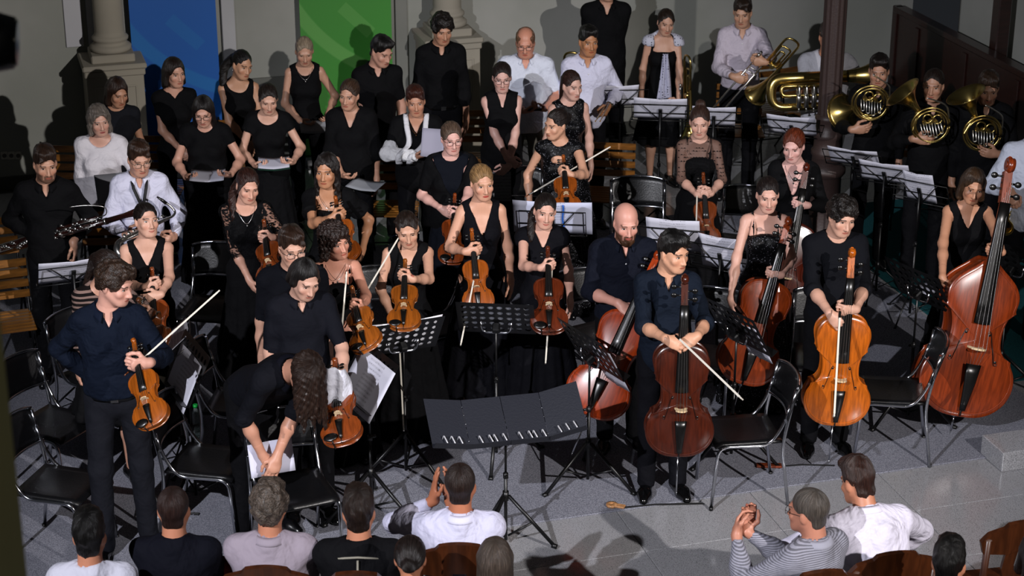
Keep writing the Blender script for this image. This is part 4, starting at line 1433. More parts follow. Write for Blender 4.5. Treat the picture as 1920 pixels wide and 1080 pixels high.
def tuba(c, axis, label, group, front=(0, -1, .2)):
    M = frame(np.asarray(c, float), np.asarray(c) + axis, front) @ np.diag([-1.0, 1, 1, 1])
    o = empty('tuba', M, label, 'tuba', group)
    b = MB(); pts = bent([V(.12, 0, .30), V(.12, 0, -.36), V(-.12, 0, -.36), V(-.12, 0, .18), V(.03, 0, .18)], .11, 8)
    m = len(pts); b.tube(pts, [.052 - .030 * i / m for i in range(m)], 14); b.obj('main_bow', BRASS(), o)
    b = MB(); flare(b, V(.12, 0, .28), V(0, 0, 1), .053, .155, .26, 32, 2.6); b.obj('bell', BRASS(), o)
    b = MB(); b.tube(bent([V(-.02, -.06, .2), V(-.02, -.06, -.28), V(.06, -.06, -.28), V(.06, -.06, .1)], .05), .017, 10); b.obj('inner_branch', BRASS(), o)
    for i in range(4):
        z = -.14 + .062 * i; b = MB(); b.cyl(V(-.12, -.075, z), V(.04, -.075, z), .020, n=14); b.cyl(V(-.15, -.075, z), V(-.12, -.075, z), .008, n=8); b.cyl(V(-.155, -.075, z), V(-.15, -.075, z), .014, n=10); b.obj('piston_valve', SILVER(), o)
        b = MB(); b.tube(bent([V(-.02, -.09, z), V(-.02, -.125, z), V(.06, -.125, z), V(.06, -.09, z)], .02, 4), .009, 8); b.obj('valve_slide', SILVER(), o)
    b = MB(); b.tube(smooth_path([V(-.02, -.06, .2), V(-.06, -.10, .28), V(-.16, -.15, .30), V(-.22, -.17, .30)], 5), .009, 8); b.cyl(V(-.22, -.17, .30), V(-.26, -.18, .30), .010, .016, n=12); b.obj('leadpipe', SILVER(), o)
    return Inst(o, M, .8)

def keywork(o, n, z0, z1, x, y, r=.010, seed=1):
    rd = random.Random(seed)
    for i in range(n):
        z = z0 + (z1 - z0) * i / (n - 1); a = rd.uniform(-.9, .9)
        b = MB(); p = V(x + y * math.sin(a) * -1, y * math.cos(a), z)
        b.ball(p, (r * rd.uniform(.7, 1.1), .006, r), 5); b.tube([p, p + V(.012, -.004, .03)], .0026, 5); b.obj('key', SILVER(), o)
    b = MB(); b.tube([V(x + .012, y * 1.05, z0), V(x + .012, y * 1.05, z1)], .0022, 6); b.obj('key_rod', SILVER(), o)

def bassoon(bottom, top, label, group):
    M = frame(bottom, top, (0, -1, .5)); o = empty('bassoon', M, label, 'bassoon', group)
    wd = wood('#2a0f0a', name='bassoon_wood')
    b = MB(); b.tube([V(-.018, 0, .0), V(-.018, 0, .46)], .022, 12); b.tube([V(.018, 0, 0), V(.018, 0, .46)], .022, 12); b.box(V(0, 0, .23), (.04, .042, .45)); b.obj('boot_joint', wd, o)
    b = MB(); b.tube([V(0, 0, -.012), V(0, 0, 0)], .042, 14, flat=.62); b.obj('boot_cap', SILVER(), o)
    b = MB(); b.tube([V(.02, 0, .46), V(.02, 0, .62), V(.02, 0, 1.02)], [.021, .019, .02], 12); b.obj('bass_joint', wd, o)
    b = MB(); b.tube([V(.02, 0, 1.02), V(.02, 0, 1.2), V(.02, 0, 1.28), V(.02, 0, 1.31)], [.021, .019, .026, .028], 12); b.obj('bell_joint', wd, o)
    b = MB(); b.tube([V(-.02, 0, .46), V(-.02, 0, .96)], [.017, .013], 12); b.obj('wing_joint', wd, o)
    for z in (.46, .60, 1.02): 
        b = MB(); b.tube([V(.02, 0, z - .008), V(.02, 0, z + .012)], .024, 14); b.obj('ring', SILVER(), o)
    b = MB(); b.tube(smooth_path([V(-.02, 0, .96), V(-.022, -.02, 1.05), V(-.06, -.08, 1.10), V(-.09, -.16, 1.02), V(-.10, -.22, .92)], 5), .004, 7); b.obj('bocal', SILVER(), o)
    keywork(o, 17, .05, .46, 0, -.030, .015, 3); keywork(o, 13, .50, .97, -.02, -.024, .012, 5); keywork(o, 9, .55, .95, .02, -.026, .012, 6)
    return Inst(o, M, 1.31)

def saxophone(bottom, top, label, group, front=(0, -1, .4)):
    M = frame(bottom, top, front); o = empty('saxophone', M, label, 'saxophone', group)
    b = MB(); pts = smooth_path([V(0, 0, .58), V(0, 0, .3), V(0, 0, .07), V(.03, 0, .005), V(.08, 0, -.005), V(.105, 0, .05), V(.115, 0, .15)], 5)
    m = len(pts); b.tube(pts, [.011 + .026 * i / m for i in range(m)], 14); b.obj('body_tube', SILVER(), o)
    b = MB(); flare(b, V(.115, 0, .14), unit(V(.12, 0, 1)), .037, .062, .17, 24, 3.5); b.obj('bell', SILVER(), o)
    b = MB(); b.tube(smooth_path([V(0, 0, .57), V(0, 0, .63), V(-.02, 0, .675), V(-.07, 0, .67), V(-.11, 0, .645)], 5), .009, 10); b.obj('neck_pipe', SILVER(), o)
    b = MB(); b.tube([V(-.10, 0, .65), V(-.13, 0, .635), V(-.17, 0, .61)], [.012, .012, .006], 10); b.obj('mouthpiece', EBONY(), o)
    keywork(o, 9, .10, .52, 0, -.034, .015, 8); keywork(o, 4, .05, .2, .11, -.045, .018, 9)
    return Inst(o, M, .67)

def trumpet(a, b_, label, group, front=(0, -.3, 1)):
    M = frame(a, b_, front); o = empty('trumpet', M, label, 'trumpet', group)
    b = MB(); b.tube(bent([V(0, 0, .47), V(0, 0, .12), V(0, .07, .12), V(0, .07, .34), V(0, .02, .34)], .034, 6), .006, 8); b.obj('leadpipe', BRASS(), o)
    b = MB(); b.cyl(V(0, 0, .47), V(0, 0, .54), .006, .012, n=10); b.obj('mouthpiece', SILVER(), o)
    b = MB(); flare(b, V(.0, .075, .26), V(0, 0, -1), .007, .06, .27, 24, 4); b.obj('bell', BRASS(), o)
    for i in range(3):
        b = MB(); z = .20 + .026 * i; b.cyl(V(.012, -.03, z), V(.012, .10, z), .011, n=12); b.cyl(V(.012, -.055, z), V(.012, -.03, z), .003, n=6); b.cyl(V(.012, -.058, z), V(.012, -.055, z), .008, n=10); b.obj('piston_valve', BRASS(), o)
    return Inst(o, M, .5)

# ------------------------------------------------------------------ furniture
CM = {}
LAST = {}
def cached(key, fn):
    if key not in CM: CM[key] = fn().mesh(key.split('/')[-1])
    return CM[key]

def on_floor(p, yaw, z=0.0):
    return mat4(rotz(math.radians(yaw)), V(p[0], p[1], z))

def tube_chair(x, y, yaw, label, z=.45, group='black tubular orchestra chairs'):
    """chrome tube stacking chair, seat centre seen at (x, y); yaw 0 faces the camera"""
    p = at_z(x, y, z); o = empty('tube_chair', on_floor(p, yaw), label, 'chair', group)
    for g in (-1, 1):
        gx = g * .215
        link('rear_leg', cached('tc/rear_leg%d' % g, lambda: MB().tube(bent([V(gx, .26, 0), V(gx, .20, .42), V(gx, .235, .62), V(gx, .27, .80)], .1), .011, 10)), CHROME(), o)
        link('front_leg', cached('tc/front_leg%d' % g, lambda: MB().tube(bent([V(g * .205, -.235, 0), V(g * .205, -.20, .435), V(g * .205, .12, .425), V(g * .205, .205, .56), V(g * .205, .245, .70)], .07, 7), .011, 10)), CHROME(), o)
        for yy, nm in ((.26, 'r'), (-.235, 'f')):
            link('foot_cap', cached('tc/foot_cap%d%s' % (g, nm), lambda: MB().cyl(V(g * .21, yy, 0), V(g * .21, yy, .022), .013, n=10)), BLACKMETAL(), o)
    link('crossbar', cached('tc/crossbar', lambda: MB().tube([V(-.205, -.15, .428), V(.205, -.15, .428)], .009, 8)), CHROME(), o)
    def seat(u, v):
        X_ = -.20 + .40 * u; Y_ = -.225 + .43 * v
        return V(X_, Y_, .452 - .016 * math.sin(PI * u) * math.sin(PI * v) - .018 * max(0, (.12 - v) / .12) ** 2)
    link('seat', cached('tc/seat', lambda: MB().grid(seat, 8, 8, True, .016)), VINYL(), o)
    def back(u, v):
        X_ = -.222 + .444 * u; t = 2 * u - 1
        z_ = .60 + .23 * v - .02 * t ** 4 * (v)
        return V(X_, .215 + .065 * v + .05 * (1 - t * t), z_)
    link('backrest', cached('tc/backrest', lambda: MB().grid(back, 12, 5, True, .014)), VINYL(), o)
    for v_, nm in ((1.0, 't'), (.0, 'b')):
        link('back_rail', cached('tc/back_rail' + nm, lambda: MB().tube([back(i / 14, v_) + V(0, -.004, 0) for i in range(15)], .009, 8)), CHROME(), o)
    return o

def slat_chair(x, y, yaw, label, z=.45, p=None, group='folding wooden slat chairs'):
    p = at_z(x, y, z) if p is None else p
    o = empty('folding_chair', on_floor(p, yaw), label, 'chair', group)
    wd = wood('#9a6428', name='beech_slats', scale=(8, 60, 60))
    for g in (-1, 1):
        gx = g * .2
        link('frame_bar', cached('sc/bar_a%d' % g, lambda: MB().tube([V(gx, -.2, 0), V(gx, .17, .47), V(gx, .25, .86)], .009, 7)), BLACKMETAL(), o)
        link('frame_bar', cached('sc/bar_b%d' % g, lambda: MB().tube([V(g * .18, .22, 0), V(g * .18, -.19, .44)], .009, 7)), BLACKMETAL(), o)
        link('seat_rail', cached('sc/seat_rail%d' % g, lambda: MB().box(V(g * .185, 0, .437), (.014, .40, .02))), BLACKMETAL(), o)
    link('stretcher', cached('sc/stretcher', lambda: MB().tube([V(-.18, .12, .11), V(.18, .12, .11)], .007, 6)), BLACKMETAL(), o)
    sl = cached('sc/seat_slat', lambda: MB().box(V(0, 0, 0), (.41, .046, .014), bevel=.003))
    for i in range(7): link('seat_slat', sl, wd, o, mat4(np.eye(3), V(0, -.175 + .058 * i, .454)))
    bl = cached('sc/back_slat', lambda: MB().box(V(0, 0, 0), (.43, .014, .056), bevel=.003))
    for i in range(4): link('back_slat', bl, wd, o, mat4(rotx(-.2), V(0, .188 + .0155 * i, .585 + .074 * i)))
    return o

def tripod(o, top, spread=.30, z=.30, mat=None, legs=3, a0=30, r=.010):
    mat = mat or BLACKMETAL()
    for i in range(legs):
        a = math.radians(a0 + 360 / legs * i); d = V(math.cos(a), math.sin(a), 0)
        b = MB(); b.tube([V(0, 0, z) + d * .018, d * spread + V(0, 0, .012)], r, 8); b.tube([d * (spread - .02) + V(0, 0, .022), d * (spread + .012) + V(0, 0, .010)], r * 1.35, 8)
        link('leg', b.mesh('leg'), mat, o)
        b = MB(); b.tube([V(0, 0, .07) + d * .015, d * spread * .52 + V(0, 0, z * .48)], r * .6, 6)
        link('leg_brace', b.mesh('leg_brace'), mat, o)
    b = MB(); b.cyl(V(0, 0, z - .03), V(0, 0, z + .03), .019, n=12); link('collar', b.mesh('collar'), mat, o)
    b = MB(); b.cyl(V(0, 0, .04), V(0, 0, top * .62), .0105, n=10); link('lower_pole', b.mesh('lower_pole'), mat, o)
    b = MB(); b.cyl(V(0, 0, top * .6), V(0, 0, top), .0075, n=10); link('upper_pole', b.mesh('upper_pole'), mat, o)
    b = MB(); b.cyl(V(0, 0, top * .6 - .02), V(0, 0, top * .6 + .012), .016, n=10); b.cyl(V(.0, -.01, top * .6), V(0, -.04, top * .6), .009, n=8); link('clamp_knob', b.mesh('clamp_knob'), mat, o)

def deskframe(t):
    """columns: right, normal towards the musician (+y, up), up along the desk"""
    return np.stack([V(1, 0, 0), V(0, math.cos(t), math.sin(t)), V(0, -math.sin(t), math.cos(t))], 1)

PAPER = lambda: paper_mat()
_P = {}
def paper_mat(kind='plain', col='#c9c9d6'):
    if (kind, col) in _P: return _P[(kind, col)]
    m, nt, b = new_mat('paper'); x = X(nt)
    c = rgb(col)
    b.inputs['Roughness'].default_value = .8; b.inputs['Specular IOR Level'].default_value = .2
    b.inputs['Base Color'].default_value = c
    if kind == 'music':
        tc = nd(nt, 'ShaderNodeTexCoord'); sp = nd(nt, 'ShaderNodeSeparateXYZ'); nt.links.new(tc.outputs['Object'], sp.inputs[0])
        z = sp.outputs[2]
        fine = x.sm(x.m('SINE', x.m('MULTIPLY', z, 2 * PI / .0022)), .3, .8)
        band = x.sm(x.m('SINE', x.m('MULTIPLY', z, 2 * PI / .026)), -.1, .3)
        mp = nd(nt, 'ShaderNodeMapping'); mp.inputs['Scale'].default_value = (180, 1, 70); nt.links.new(tc.outputs['Object'], mp.inputs[0])
        nz = nd(nt, 'ShaderNodeTexNoise'); nz.inputs['Scale'].default_value = 1; nt.links.new(mp.outputs[0], nz.inputs['Vector'])
        ink = x.m('MULTIPLY', band, x.m('MAXIMUM', x.m('MULTIPLY', fine, .6), x.sm(nz.outputs[0], .56, .64)))
        edge = x.sm(x.m('ABSOLUTE', sp.outputs[0]), .095, .09)
        nt.links.new(x.mix(x.m('MULTIPLY', x.m('MULTIPLY', ink, edge), .8), c, (.02, .02, .03, 1)), b.inputs['Base Color'])
    _P[(kind, col)] = m
    return m

def sheet(M, w, h, label, group='sheets of music on stands', curl=.01, mat=None, pages=1, name='sheet_music', cat='sheet music'):
    """paper in the x,z plane of M, z up from the lower edge; facing +y"""
    b = MB()
    def f(u, v):
        X_ = (u - .5) * w; t = abs(2 * u - 1)
        return V(X_, .0045 + curl * (t ** 1.5) * (.3 + v) + (.004 if pages > 1 and t > .04 else 0), v * h)
    b.grid(f, 10, 6, True, .0015)
    return tag(b.obj(name, mat or paper_mat('music'), None, M), label, cat, group)

def wire_stand(x, y, z, yaw, label, tilt=32, paper=None, pw=.42, ph=.30, col=None, off=0.0, group='folding wire music stands', pmat=None):
    """wire stand whose desk centre is seen at (x, y) at height z; yaw 0: desk faces away from the camera"""
    c = at_z(x, y, z); t = math.radians(tilt)
    M = on_floor(c, yaw); o = empty('music_stand', M, label, 'music stand', group)
    m = col or BLACKMETAL(); R = deskframe(t); C = V(0, 0, z)
    tripod(o, z, .27, .26, m, r=.007)
    P = lambda a, b_, n_=0: C + R @ V(a, n_, b_)
    for pts, nm in (([P(-.235, -.11), P(-.235, .12), P(.235, .12), P(.235, -.11)], 'desk_frame'), ([P(0, -.11), P(-.16, .12)], 'desk_brace'), ([P(0, -.11), P(.16, .12)], 'desk_brace'), ([P(-.235, 0), P(.235, 0)], 'desk_brace'), ([P(-.24, -.11), P(-.24, -.11, .03), P(.24, -.11, .03), P(.24, -.11)], 'desk_shelf'), ([P(-.24, -.11), P(.24, -.11)], 'desk_shelf')):
        link(nm, MB().tube(pts, .0045, 6).mesh(nm), m, o)
    link('desk_hub', MB().box(C + R @ V(0, 0, -.03), (.03, .012, .17), R, .003).mesh('desk_hub'), m, o)
    if paper:
        W_ = mat4(rotz(math.radians(yaw)), V(c[0], c[1], 0)) @ mat4(R, C + R @ V(off, .006, -.105))
        LAST['sheet'] = sheet(W_, pw, ph, paper, pages=2, mat=pmat)
    return o

def perforated(b, w, h, nx, nz, margin=.02, th=.0025, hole=.30):
    """plate in x,z with round holes, both faces and rims"""
    cw, ch = (w - 2 * margin) / nx, (h - 2 * margin) / nz; n = 8
    for sgn, y in ((1, 0), (-1, th)):
        for i in range(nx):
            for j in range(nz):
                cx, cz = -w / 2 + margin + cw * (i + .5), -h / 2 + margin + ch * (j + .5)
                r = min(cw, ch) * hole
                v = []; 
                for q in range(n):
                    a = 2 * PI * (q + .5) / n; v.append((cx + r * math.cos(a), y, cz + r * math.sin(a)))
                for q in range(n):
                    a = 2 * PI * (q + .5) / n; ca, sa = math.cos(a), math.sin(a); mx = max(abs(ca), abs(sa))
                    v.append((cx + ca / mx * cw / 2, y, cz + sa / mx * ch / 2))
                # square corners
                v += [(cx + sx * cw / 2, y, cz + sz * ch / 2) for sx, sz in ((1, 1), (-1, 1), (-1, -1), (1, -1))]
                f = []
                for q in range(n):
                    k = (q + 1) % n; f.append((q, q + n, k + n, k) if sgn > 0 else (q, k, k + n, q + n))
                for ci, q in enumerate((0, 2, 4, 6)):
                    f.append((q + n, 16 + ci, (q + 1) % n + n) if sgn > 0 else (q + n, (q + 1) % n + n, 16 + ci))
                if sgn > 0:
                    m0 = len(v); v += [(p[0], th, p[2]) for p in v[:n]]
                    f += [(q, (q + 1) % n, (q + 1) % n + m0, q + m0) for q in range(n)]
                b.add(v, f)
    for cx, cz, sx, sz in ((0, h / 2 - margin / 2, w, margin), (0, -h / 2 + margin / 2, w, margin), (-w / 2 + margin / 2, 0, margin, h - 2 * margin), (w / 2 - margin / 2, 0, margin, h - 2 * margin)):
        b.box(V(cx, th / 2, cz), (sx, th, sz))
    return b

def orchestra_stand(x, y, z, yaw, label, tilt=30, paper=None, pw=.44, ph=.31, w=.50, h=.34, off=(0, 0), group='perforated orchestra music stands', a0=30, pmat=None, spread=.33, prot=0):
    c = at_z(x, y, z); t = math.radians(tilt)
    M = on_floor(c, yaw); o = empty('music_stand', M, label, 'music stand', group)
    R = deskframe(t); C = V(0, 0, z)
    tripod(o, z - .05, spread, .30, None, a0=a0, r=.012)
    key = 'os/desk_panel%g%g' % (w, h)
    link('desk_panel', cached(key, lambda: perforated(MB(), w, h, 8, 5, .020, .002, .34)), BLACKMETAL(), o, mat4(R, C))
    link('desk_shelf', cached('os/desk_shelf', lambda: MB().box(V(0, .03, -h / 2), (w, .06, .004))), BLACKMETAL(), o, mat4(R, C))
    link('desk_bracket', cached('os/desk_bracket', lambda: MB().tube(bent([V(-.10, -.012, -.02), V(-.09, -.05, -.09), V(.09, -.05, -.09), V(.10, -.012, -.02)], .05), .008, 8)), CHROME(), o, mat4(R, C))
    link('desk_hub', cached('os/desk_hub', lambda: MB().box(V(0, -.035, -.06), (.05, .06, .05), bevel=.008)), BLACKMETAL(), o, mat4(R, C))
    if paper:
        W_ = M @ mat4(R @ roty(math.radians(prot)), C + R @ V(off[0], -.0020, -h / 2 + .004 + off[1]))
        sheet(W_, pw, ph, paper, pages=2, mat=pmat)
    return o

def hall_chair(p, yaw, label, group='carved wooden hall chairs'):
    """dark wooden audience chair with shaped crest and pierced splat; yaw 0 faces the camera"""
    o = empty('hall_chair', on_floor(p, yaw) @ np.diag([1.0, 1.0, 1.1, 1.0]), label, 'chair', group)
    wd = wood('#43200c', name='walnut', scale=(40, 40, 5), rough=.35)
    for g in (-1, 1):
        link('rear_leg', cached('hc/rear_leg%d' % g, lambda: MB().tube([V(g * .19, .23, 0), V(g * .19, .20, .45), V(g * .205, .27, .88)], .019, 8)), wd, o)
        link('front_leg', cached('hc/front_leg%d' % g, lambda: MB().tube([V(g * .19, -.2, 0), V(g * .19, -.19, .43)], [.016, .022], 8)), wd, o)
    link('seat', cached('hc/seat', lambda: MB().box(V(0, 0, .44), (.46, .45, .035), bevel=.012)), wd, o)
    def crest():
        b = MB()
        top = []
        for i in range(25):
            u = -1 + i / 12
            top.append((u * .245, .895 + .05 * math.cos(u * PI / 2) + (.016 if abs(u) < .42 else 0) - .03 * max(0, abs(u) - .85) / .15))
        poly = top + [(.225, .80), (.09, .785), (.05, .80), (-.05, .80), (-.09, .785), (-.225, .80)]
        b.prism(poly, -.014, .014, R=rotx(-.12), o=V(0, .158, .01)); return b
    link('crest_rail', cached('hc/crest_rail', crest), wd, o)
    def splat(g):
        b = MB(); b.prism([(g * .025, .48), (g * .10, .48), (g * .075, .60), (g * .11, .70), (g * .095, .82), (g * .03, .82), (g * .045, .72), (g * .02, .62)][::g], -.010, .010, R=rotx(-.12), o=V(0, .158, .01)); return b
    for g in (-1, 1): link('back_splat', cached('hc/back_splat%d' % g, lambda: splat(g)), wd, o)
    link('lower_rail', cached('hc/lower_rail', lambda: MB().box(V(0, .21, .475), (.40, .024, .05), bevel=.006)), wd, o)
    return o

# ------------------------------------------------------------------ the hall (turned 16.5 degrees to the camera)
RA = math.radians(16.5)
RU, RV = V(math.cos(RA), math.sin(RA), 0), V(-math.sin(RA), math.cos(RA), 0)
RR = rotz(RA)
def rm(u, v, z=0.0): return RU * u + RV * v + V(0, 0, z)
def on_v(x, y, v):
    """room coordinates (u, z) of the pixel on the plane at depth v"""
    d = ray(x, y); t = (v - CAMP @ RV) / (d @ RV); p = CAMP + d * t
    return p @ RU, p[2]
def struct(name, b, m, parent=None, M=None):
    o = b.obj(name, m, parent, M)
    if parent is None: tag(o, kind='structure')
    return o
ROOM = mat4(RR, V(0, 0, 0))

def granite_mat():
    m, nt, b = new_mat('granite'); x = X(nt)
    g = nd(nt, 'ShaderNodeNewGeometry')
    n1 = nd(nt, 'ShaderNodeTexNoise'); n1.inputs['Scale'].default_value = 330; n1.inputs['Detail'].default_value = 2
    n2 = nd(nt, 'ShaderNodeTexVoronoi'); n2.inputs['Scale'].default_value = 290
    n3 = nd(nt, 'ShaderNodeTexNoise'); n3.inputs['Scale'].default_value = 1.3
    for n in (n1, n2, n3): nt.links.new(g.outputs['Position'], n.inputs['Vector'])
    c = x.mix(x.sm(n1.outputs[0], .42, .6), rgb('#727275'), rgb('#b2b2b5'))
    sp = nd(nt, 'ShaderNodeSeparateColor'); nt.links.new(n2.outputs['Color'], sp.inputs[0])
    c = x.mix(x.m('MULTIPLY', x.sm(sp.outputs[0], .84, .9), .6), c, rgb('#2b2c2e'))
    c = x.mix(x.m('MULTIPLY', x.sm(n3.outputs[0], .4, .7), .25), c, rgb('#8c8c90'))
    nt.links.new(c, b.inputs['Base Color'])
    b.inputs['Roughness'].default_value = .14
    return m
def carpet_mat(col, col2, name):
    m, nt, b = new_mat(name); x = X(nt)
    g = nd(nt, 'ShaderNodeNewGeometry')
    n1 = nd(nt, 'ShaderNodeTexNoise'); n1.inputs['Scale'].default_value = 140; n1.inputs['Detail'].default_value = 3
    n2 = nd(nt, 'ShaderNodeTexNoise'); n2.inputs['Scale'].default_value = 2.2
    for n in (n1, n2): nt.links.new(g.outputs['Position'], n.inputs['Vector'])
    c = x.mix(x.sm(n1.outputs[0], .36, .66), rgb(col), rgb(col2))
    c = x.mix(x.m('MULTIPLY', n2.outputs[0], .2), c, tuple(v * .7 for v in rgb(col)[:3]) + (1,))
    nt.links.new(c, b.inputs['Base Color']); b.inputs['Roughness'].default_value = .95; b.inputs['Specular IOR Level'].default_value = .15
    bp = nd(nt, 'ShaderNodeBump'); bp.inputs['Strength'].default_value = .3; bp.inputs['Distance'].default_value = .004
    nt.links.new(n1.outputs[0], bp.inputs['Height']); nt.links.new(bp.outputs[0], b.inputs['Normal'])
    return m
GRANITE = granite_mat()
KS = 5.95 / 5.65
VW = 16.85 * KS
floor = struct('floor', MB().box(V(2.5, 10.9, -.06), (15.4, 14.6, .1)), plain('mortar', '#3a3a38', .8), None, ROOM)
tm = MB().box(V(0, 0, 0), (.896, .596, .02), bevel=.002).mesh('tile')
NT = 0
for i in range(17):
    for j in range(2, 23):
        u, v = -4.8 + .9 * i, 4.13 + .6 * j
        if v > VW - .1: continue
        if 10.75 < v < 14.9 and -3.0 < u < 6.4: continue          # wholly under the carpet
        link('tile', tm, GRANITE, floor, mat4(np.eye(3), V(u, v, -.01))); NT += 1
carpet = MB().box(V(1.72 * KS, 12.2 * KS, .004), (10.0 * KS, 4.75 * KS, .010), bevel=.004).obj('carpet', carpet_mat('#63646e', '#8f909a', 'carpet_pile'), None, ROOM)
tag(carpet, 'large thin grey stage carpet lying under the orchestra', 'carpet')
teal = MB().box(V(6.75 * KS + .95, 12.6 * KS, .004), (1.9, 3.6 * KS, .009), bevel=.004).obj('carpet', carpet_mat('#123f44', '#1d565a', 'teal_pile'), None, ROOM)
tag(teal, 'dark teal carpet lying beneath the horn players and double bass', 'carpet')

def plaster(name, a, b_):
    m, nt, b = new_mat(name); x = X(nt)
    g = nd(nt, 'ShaderNodeNewGeometry')
    n1 = nd(nt, 'ShaderNodeTexNoise'); n1.inputs['Scale'].default_value = .9; n1.inputs['Detail'].default_value = 4
    n2 = nd(nt, 'ShaderNodeTexNoise'); n2.inputs['Scale'].default_value = 60
    for n in (n1, n2): nt.links.new(g.outputs['Position'], n.inputs['Vector'])
    nt.links.new(x.mix(x.sm(n1.outputs[0], .3, .7), rgb(a), rgb(b_)), b.inputs['Base Color'])
    bp = nd(nt, 'ShaderNodeBump'); bp.inputs['Strength'].default_value = .12; bp.inputs['Distance'].default_value = .004
    nt.links.new(n2.outputs[0], bp.inputs['Height']); nt.links.new(bp.outputs[0], b.inputs['Normal'])
    b.inputs['Roughness'].default_value = .9
    return m
WALL = plaster('wall_plaster', '#8a8c84', '#9c9c96')
uc, _ = on_v(1712, 5, VW)
struct('wall_back', MB().box(V((uc - 4.5) / 2, VW + .15, 3), (uc + 4.5, .3, 6.2)), WALL, None, ROOM)
struct('wall_right', MB().box(V(uc + .15, 10.2, 3), (.3, 13.2, 6.2)), WALL, None, ROOM)
struct('baseboard_back', MB().box(V((uc - 4.5) / 2, VW - .012, .06), (uc + 4.5, .024, .12), bevel=.004), plain('baseboard_paint', '#3c3d38', .6), None, ROOM)
# pale pilaster strip and dado panel between the banners
def wallstrip(x0, x1, y0, y1, d, name, m):
    u0, z1 = on_v(x0, y0, VW); u1, _ = on_v(x1, y0, VW); _, z0 = on_v(x0, y1, VW)
    return struct(name, MB().box(V((u0 + u1) / 2, VW - d / 2, (z0 + max(z1, z0 + .05)) / 2), (u1 - u0, d, z1 - z0), bevel=.004), m, None, ROOM)
STONE = plaster('stone_trim', '#8f897c', '#a39c8c')
wallstrip(404, 429, -150, 330, .05, 'trim_1', plaster('pale_plaster', '#a9a9ac', '#b8b8ba'))
wallstrip(736, 758, -150, 300, .04, 'trim_2', plaster('grey_plaster', '#74756f', '#83837d'))
wallstrip(429, 565, 150, 330, .03, 'trim_3', plaster('dado_plaster', '#5f605a', '#72726c'))
wallstrip(104, 138, -150, 90, .02, 'trim_4', plaster('pale_plaster_panel', '#b4b4b8', '#c2c2c4'))  # patch of light falling on the wall, put in as a paler slab
wallstrip(147, 178, -150, 96, .02, 'trim_5', plaster('pale_plaster_panel', '#b4b4b8', '#c2c2c4'))  # second light patch, its brightness likewise painted into a pale slab

def lath_obj(name, prof, m, parent, c, n=32): return link(name, MB().lathe(prof, n, c).mesh(name), m, parent)
def column(x, ytop, label, w=.50, plinth_z=1.23):
    u, _ = on_v(x, ytop, VW - .3)
    o = empty('stone_column', ROOM @ mat4(np.eye(3), V(u, VW - .29, 0)), label, 'column', 'stone columns on plinths against the back wall')
    h = plinth_z
    link('plinth', MB().box(V(0, 0, .12), (w + .12, .56, .24), bevel=.012).box(V(0, 0, h * .5), (w, .48, h - .1), bevel=.006).mesh('plinth'), STONE, o)
    link('plinth_cap', MB().box(V(0, 0, h - .02), (w + .06, .54, .05), bevel=.012).box(V(0, 0, h - .075), (w + .03, .51, .06), bevel=.01).mesh('plinth_cap'), STONE, o)
    b = MB()
    for cx, cz, sx, sz in ((0, h * .84, w * .72, .02), (0, h * .30, w * .72, .02), (-w * .36, h * .57, .02, h * .55), (w * .36, h * .57, .02, h * .55)): b.box(V(cx, -.242, cz), (sx, .012, sz), bevel=.004)
    link('plinth_moulding', b.mesh('plinth_moulding'), STONE, o)
    link('base_slab', MB().box(V(0, 0, h + .04), (.38, .38, .075), bevel=.01).mesh('base_slab'), STONE, o)
    z = h + .077
    lath_obj('base_torus', [(.0, z), (.165, z), (.183, z + .02), (.183, z + .045), (.165, z + .062), (.148, z + .07), (.146, z + .095), (.160, z + .105), (.162, z + .125), (.148, z + .14), (.136, z + .15), (.132, z + .18)], STONE, o, V(0, 0, 0))
    lath_obj('shaft', [(.132, z + .17), (.131, z + .6), (.127, 3.4), (.122, 5.5)], STONE, o, V(0, 0, 0))
    return o
column(208, 93, 'pale stone column on panelled plinth left of the blue banner')
column(839, 38, 'pale stone column on plinth behind the curly haired young man')

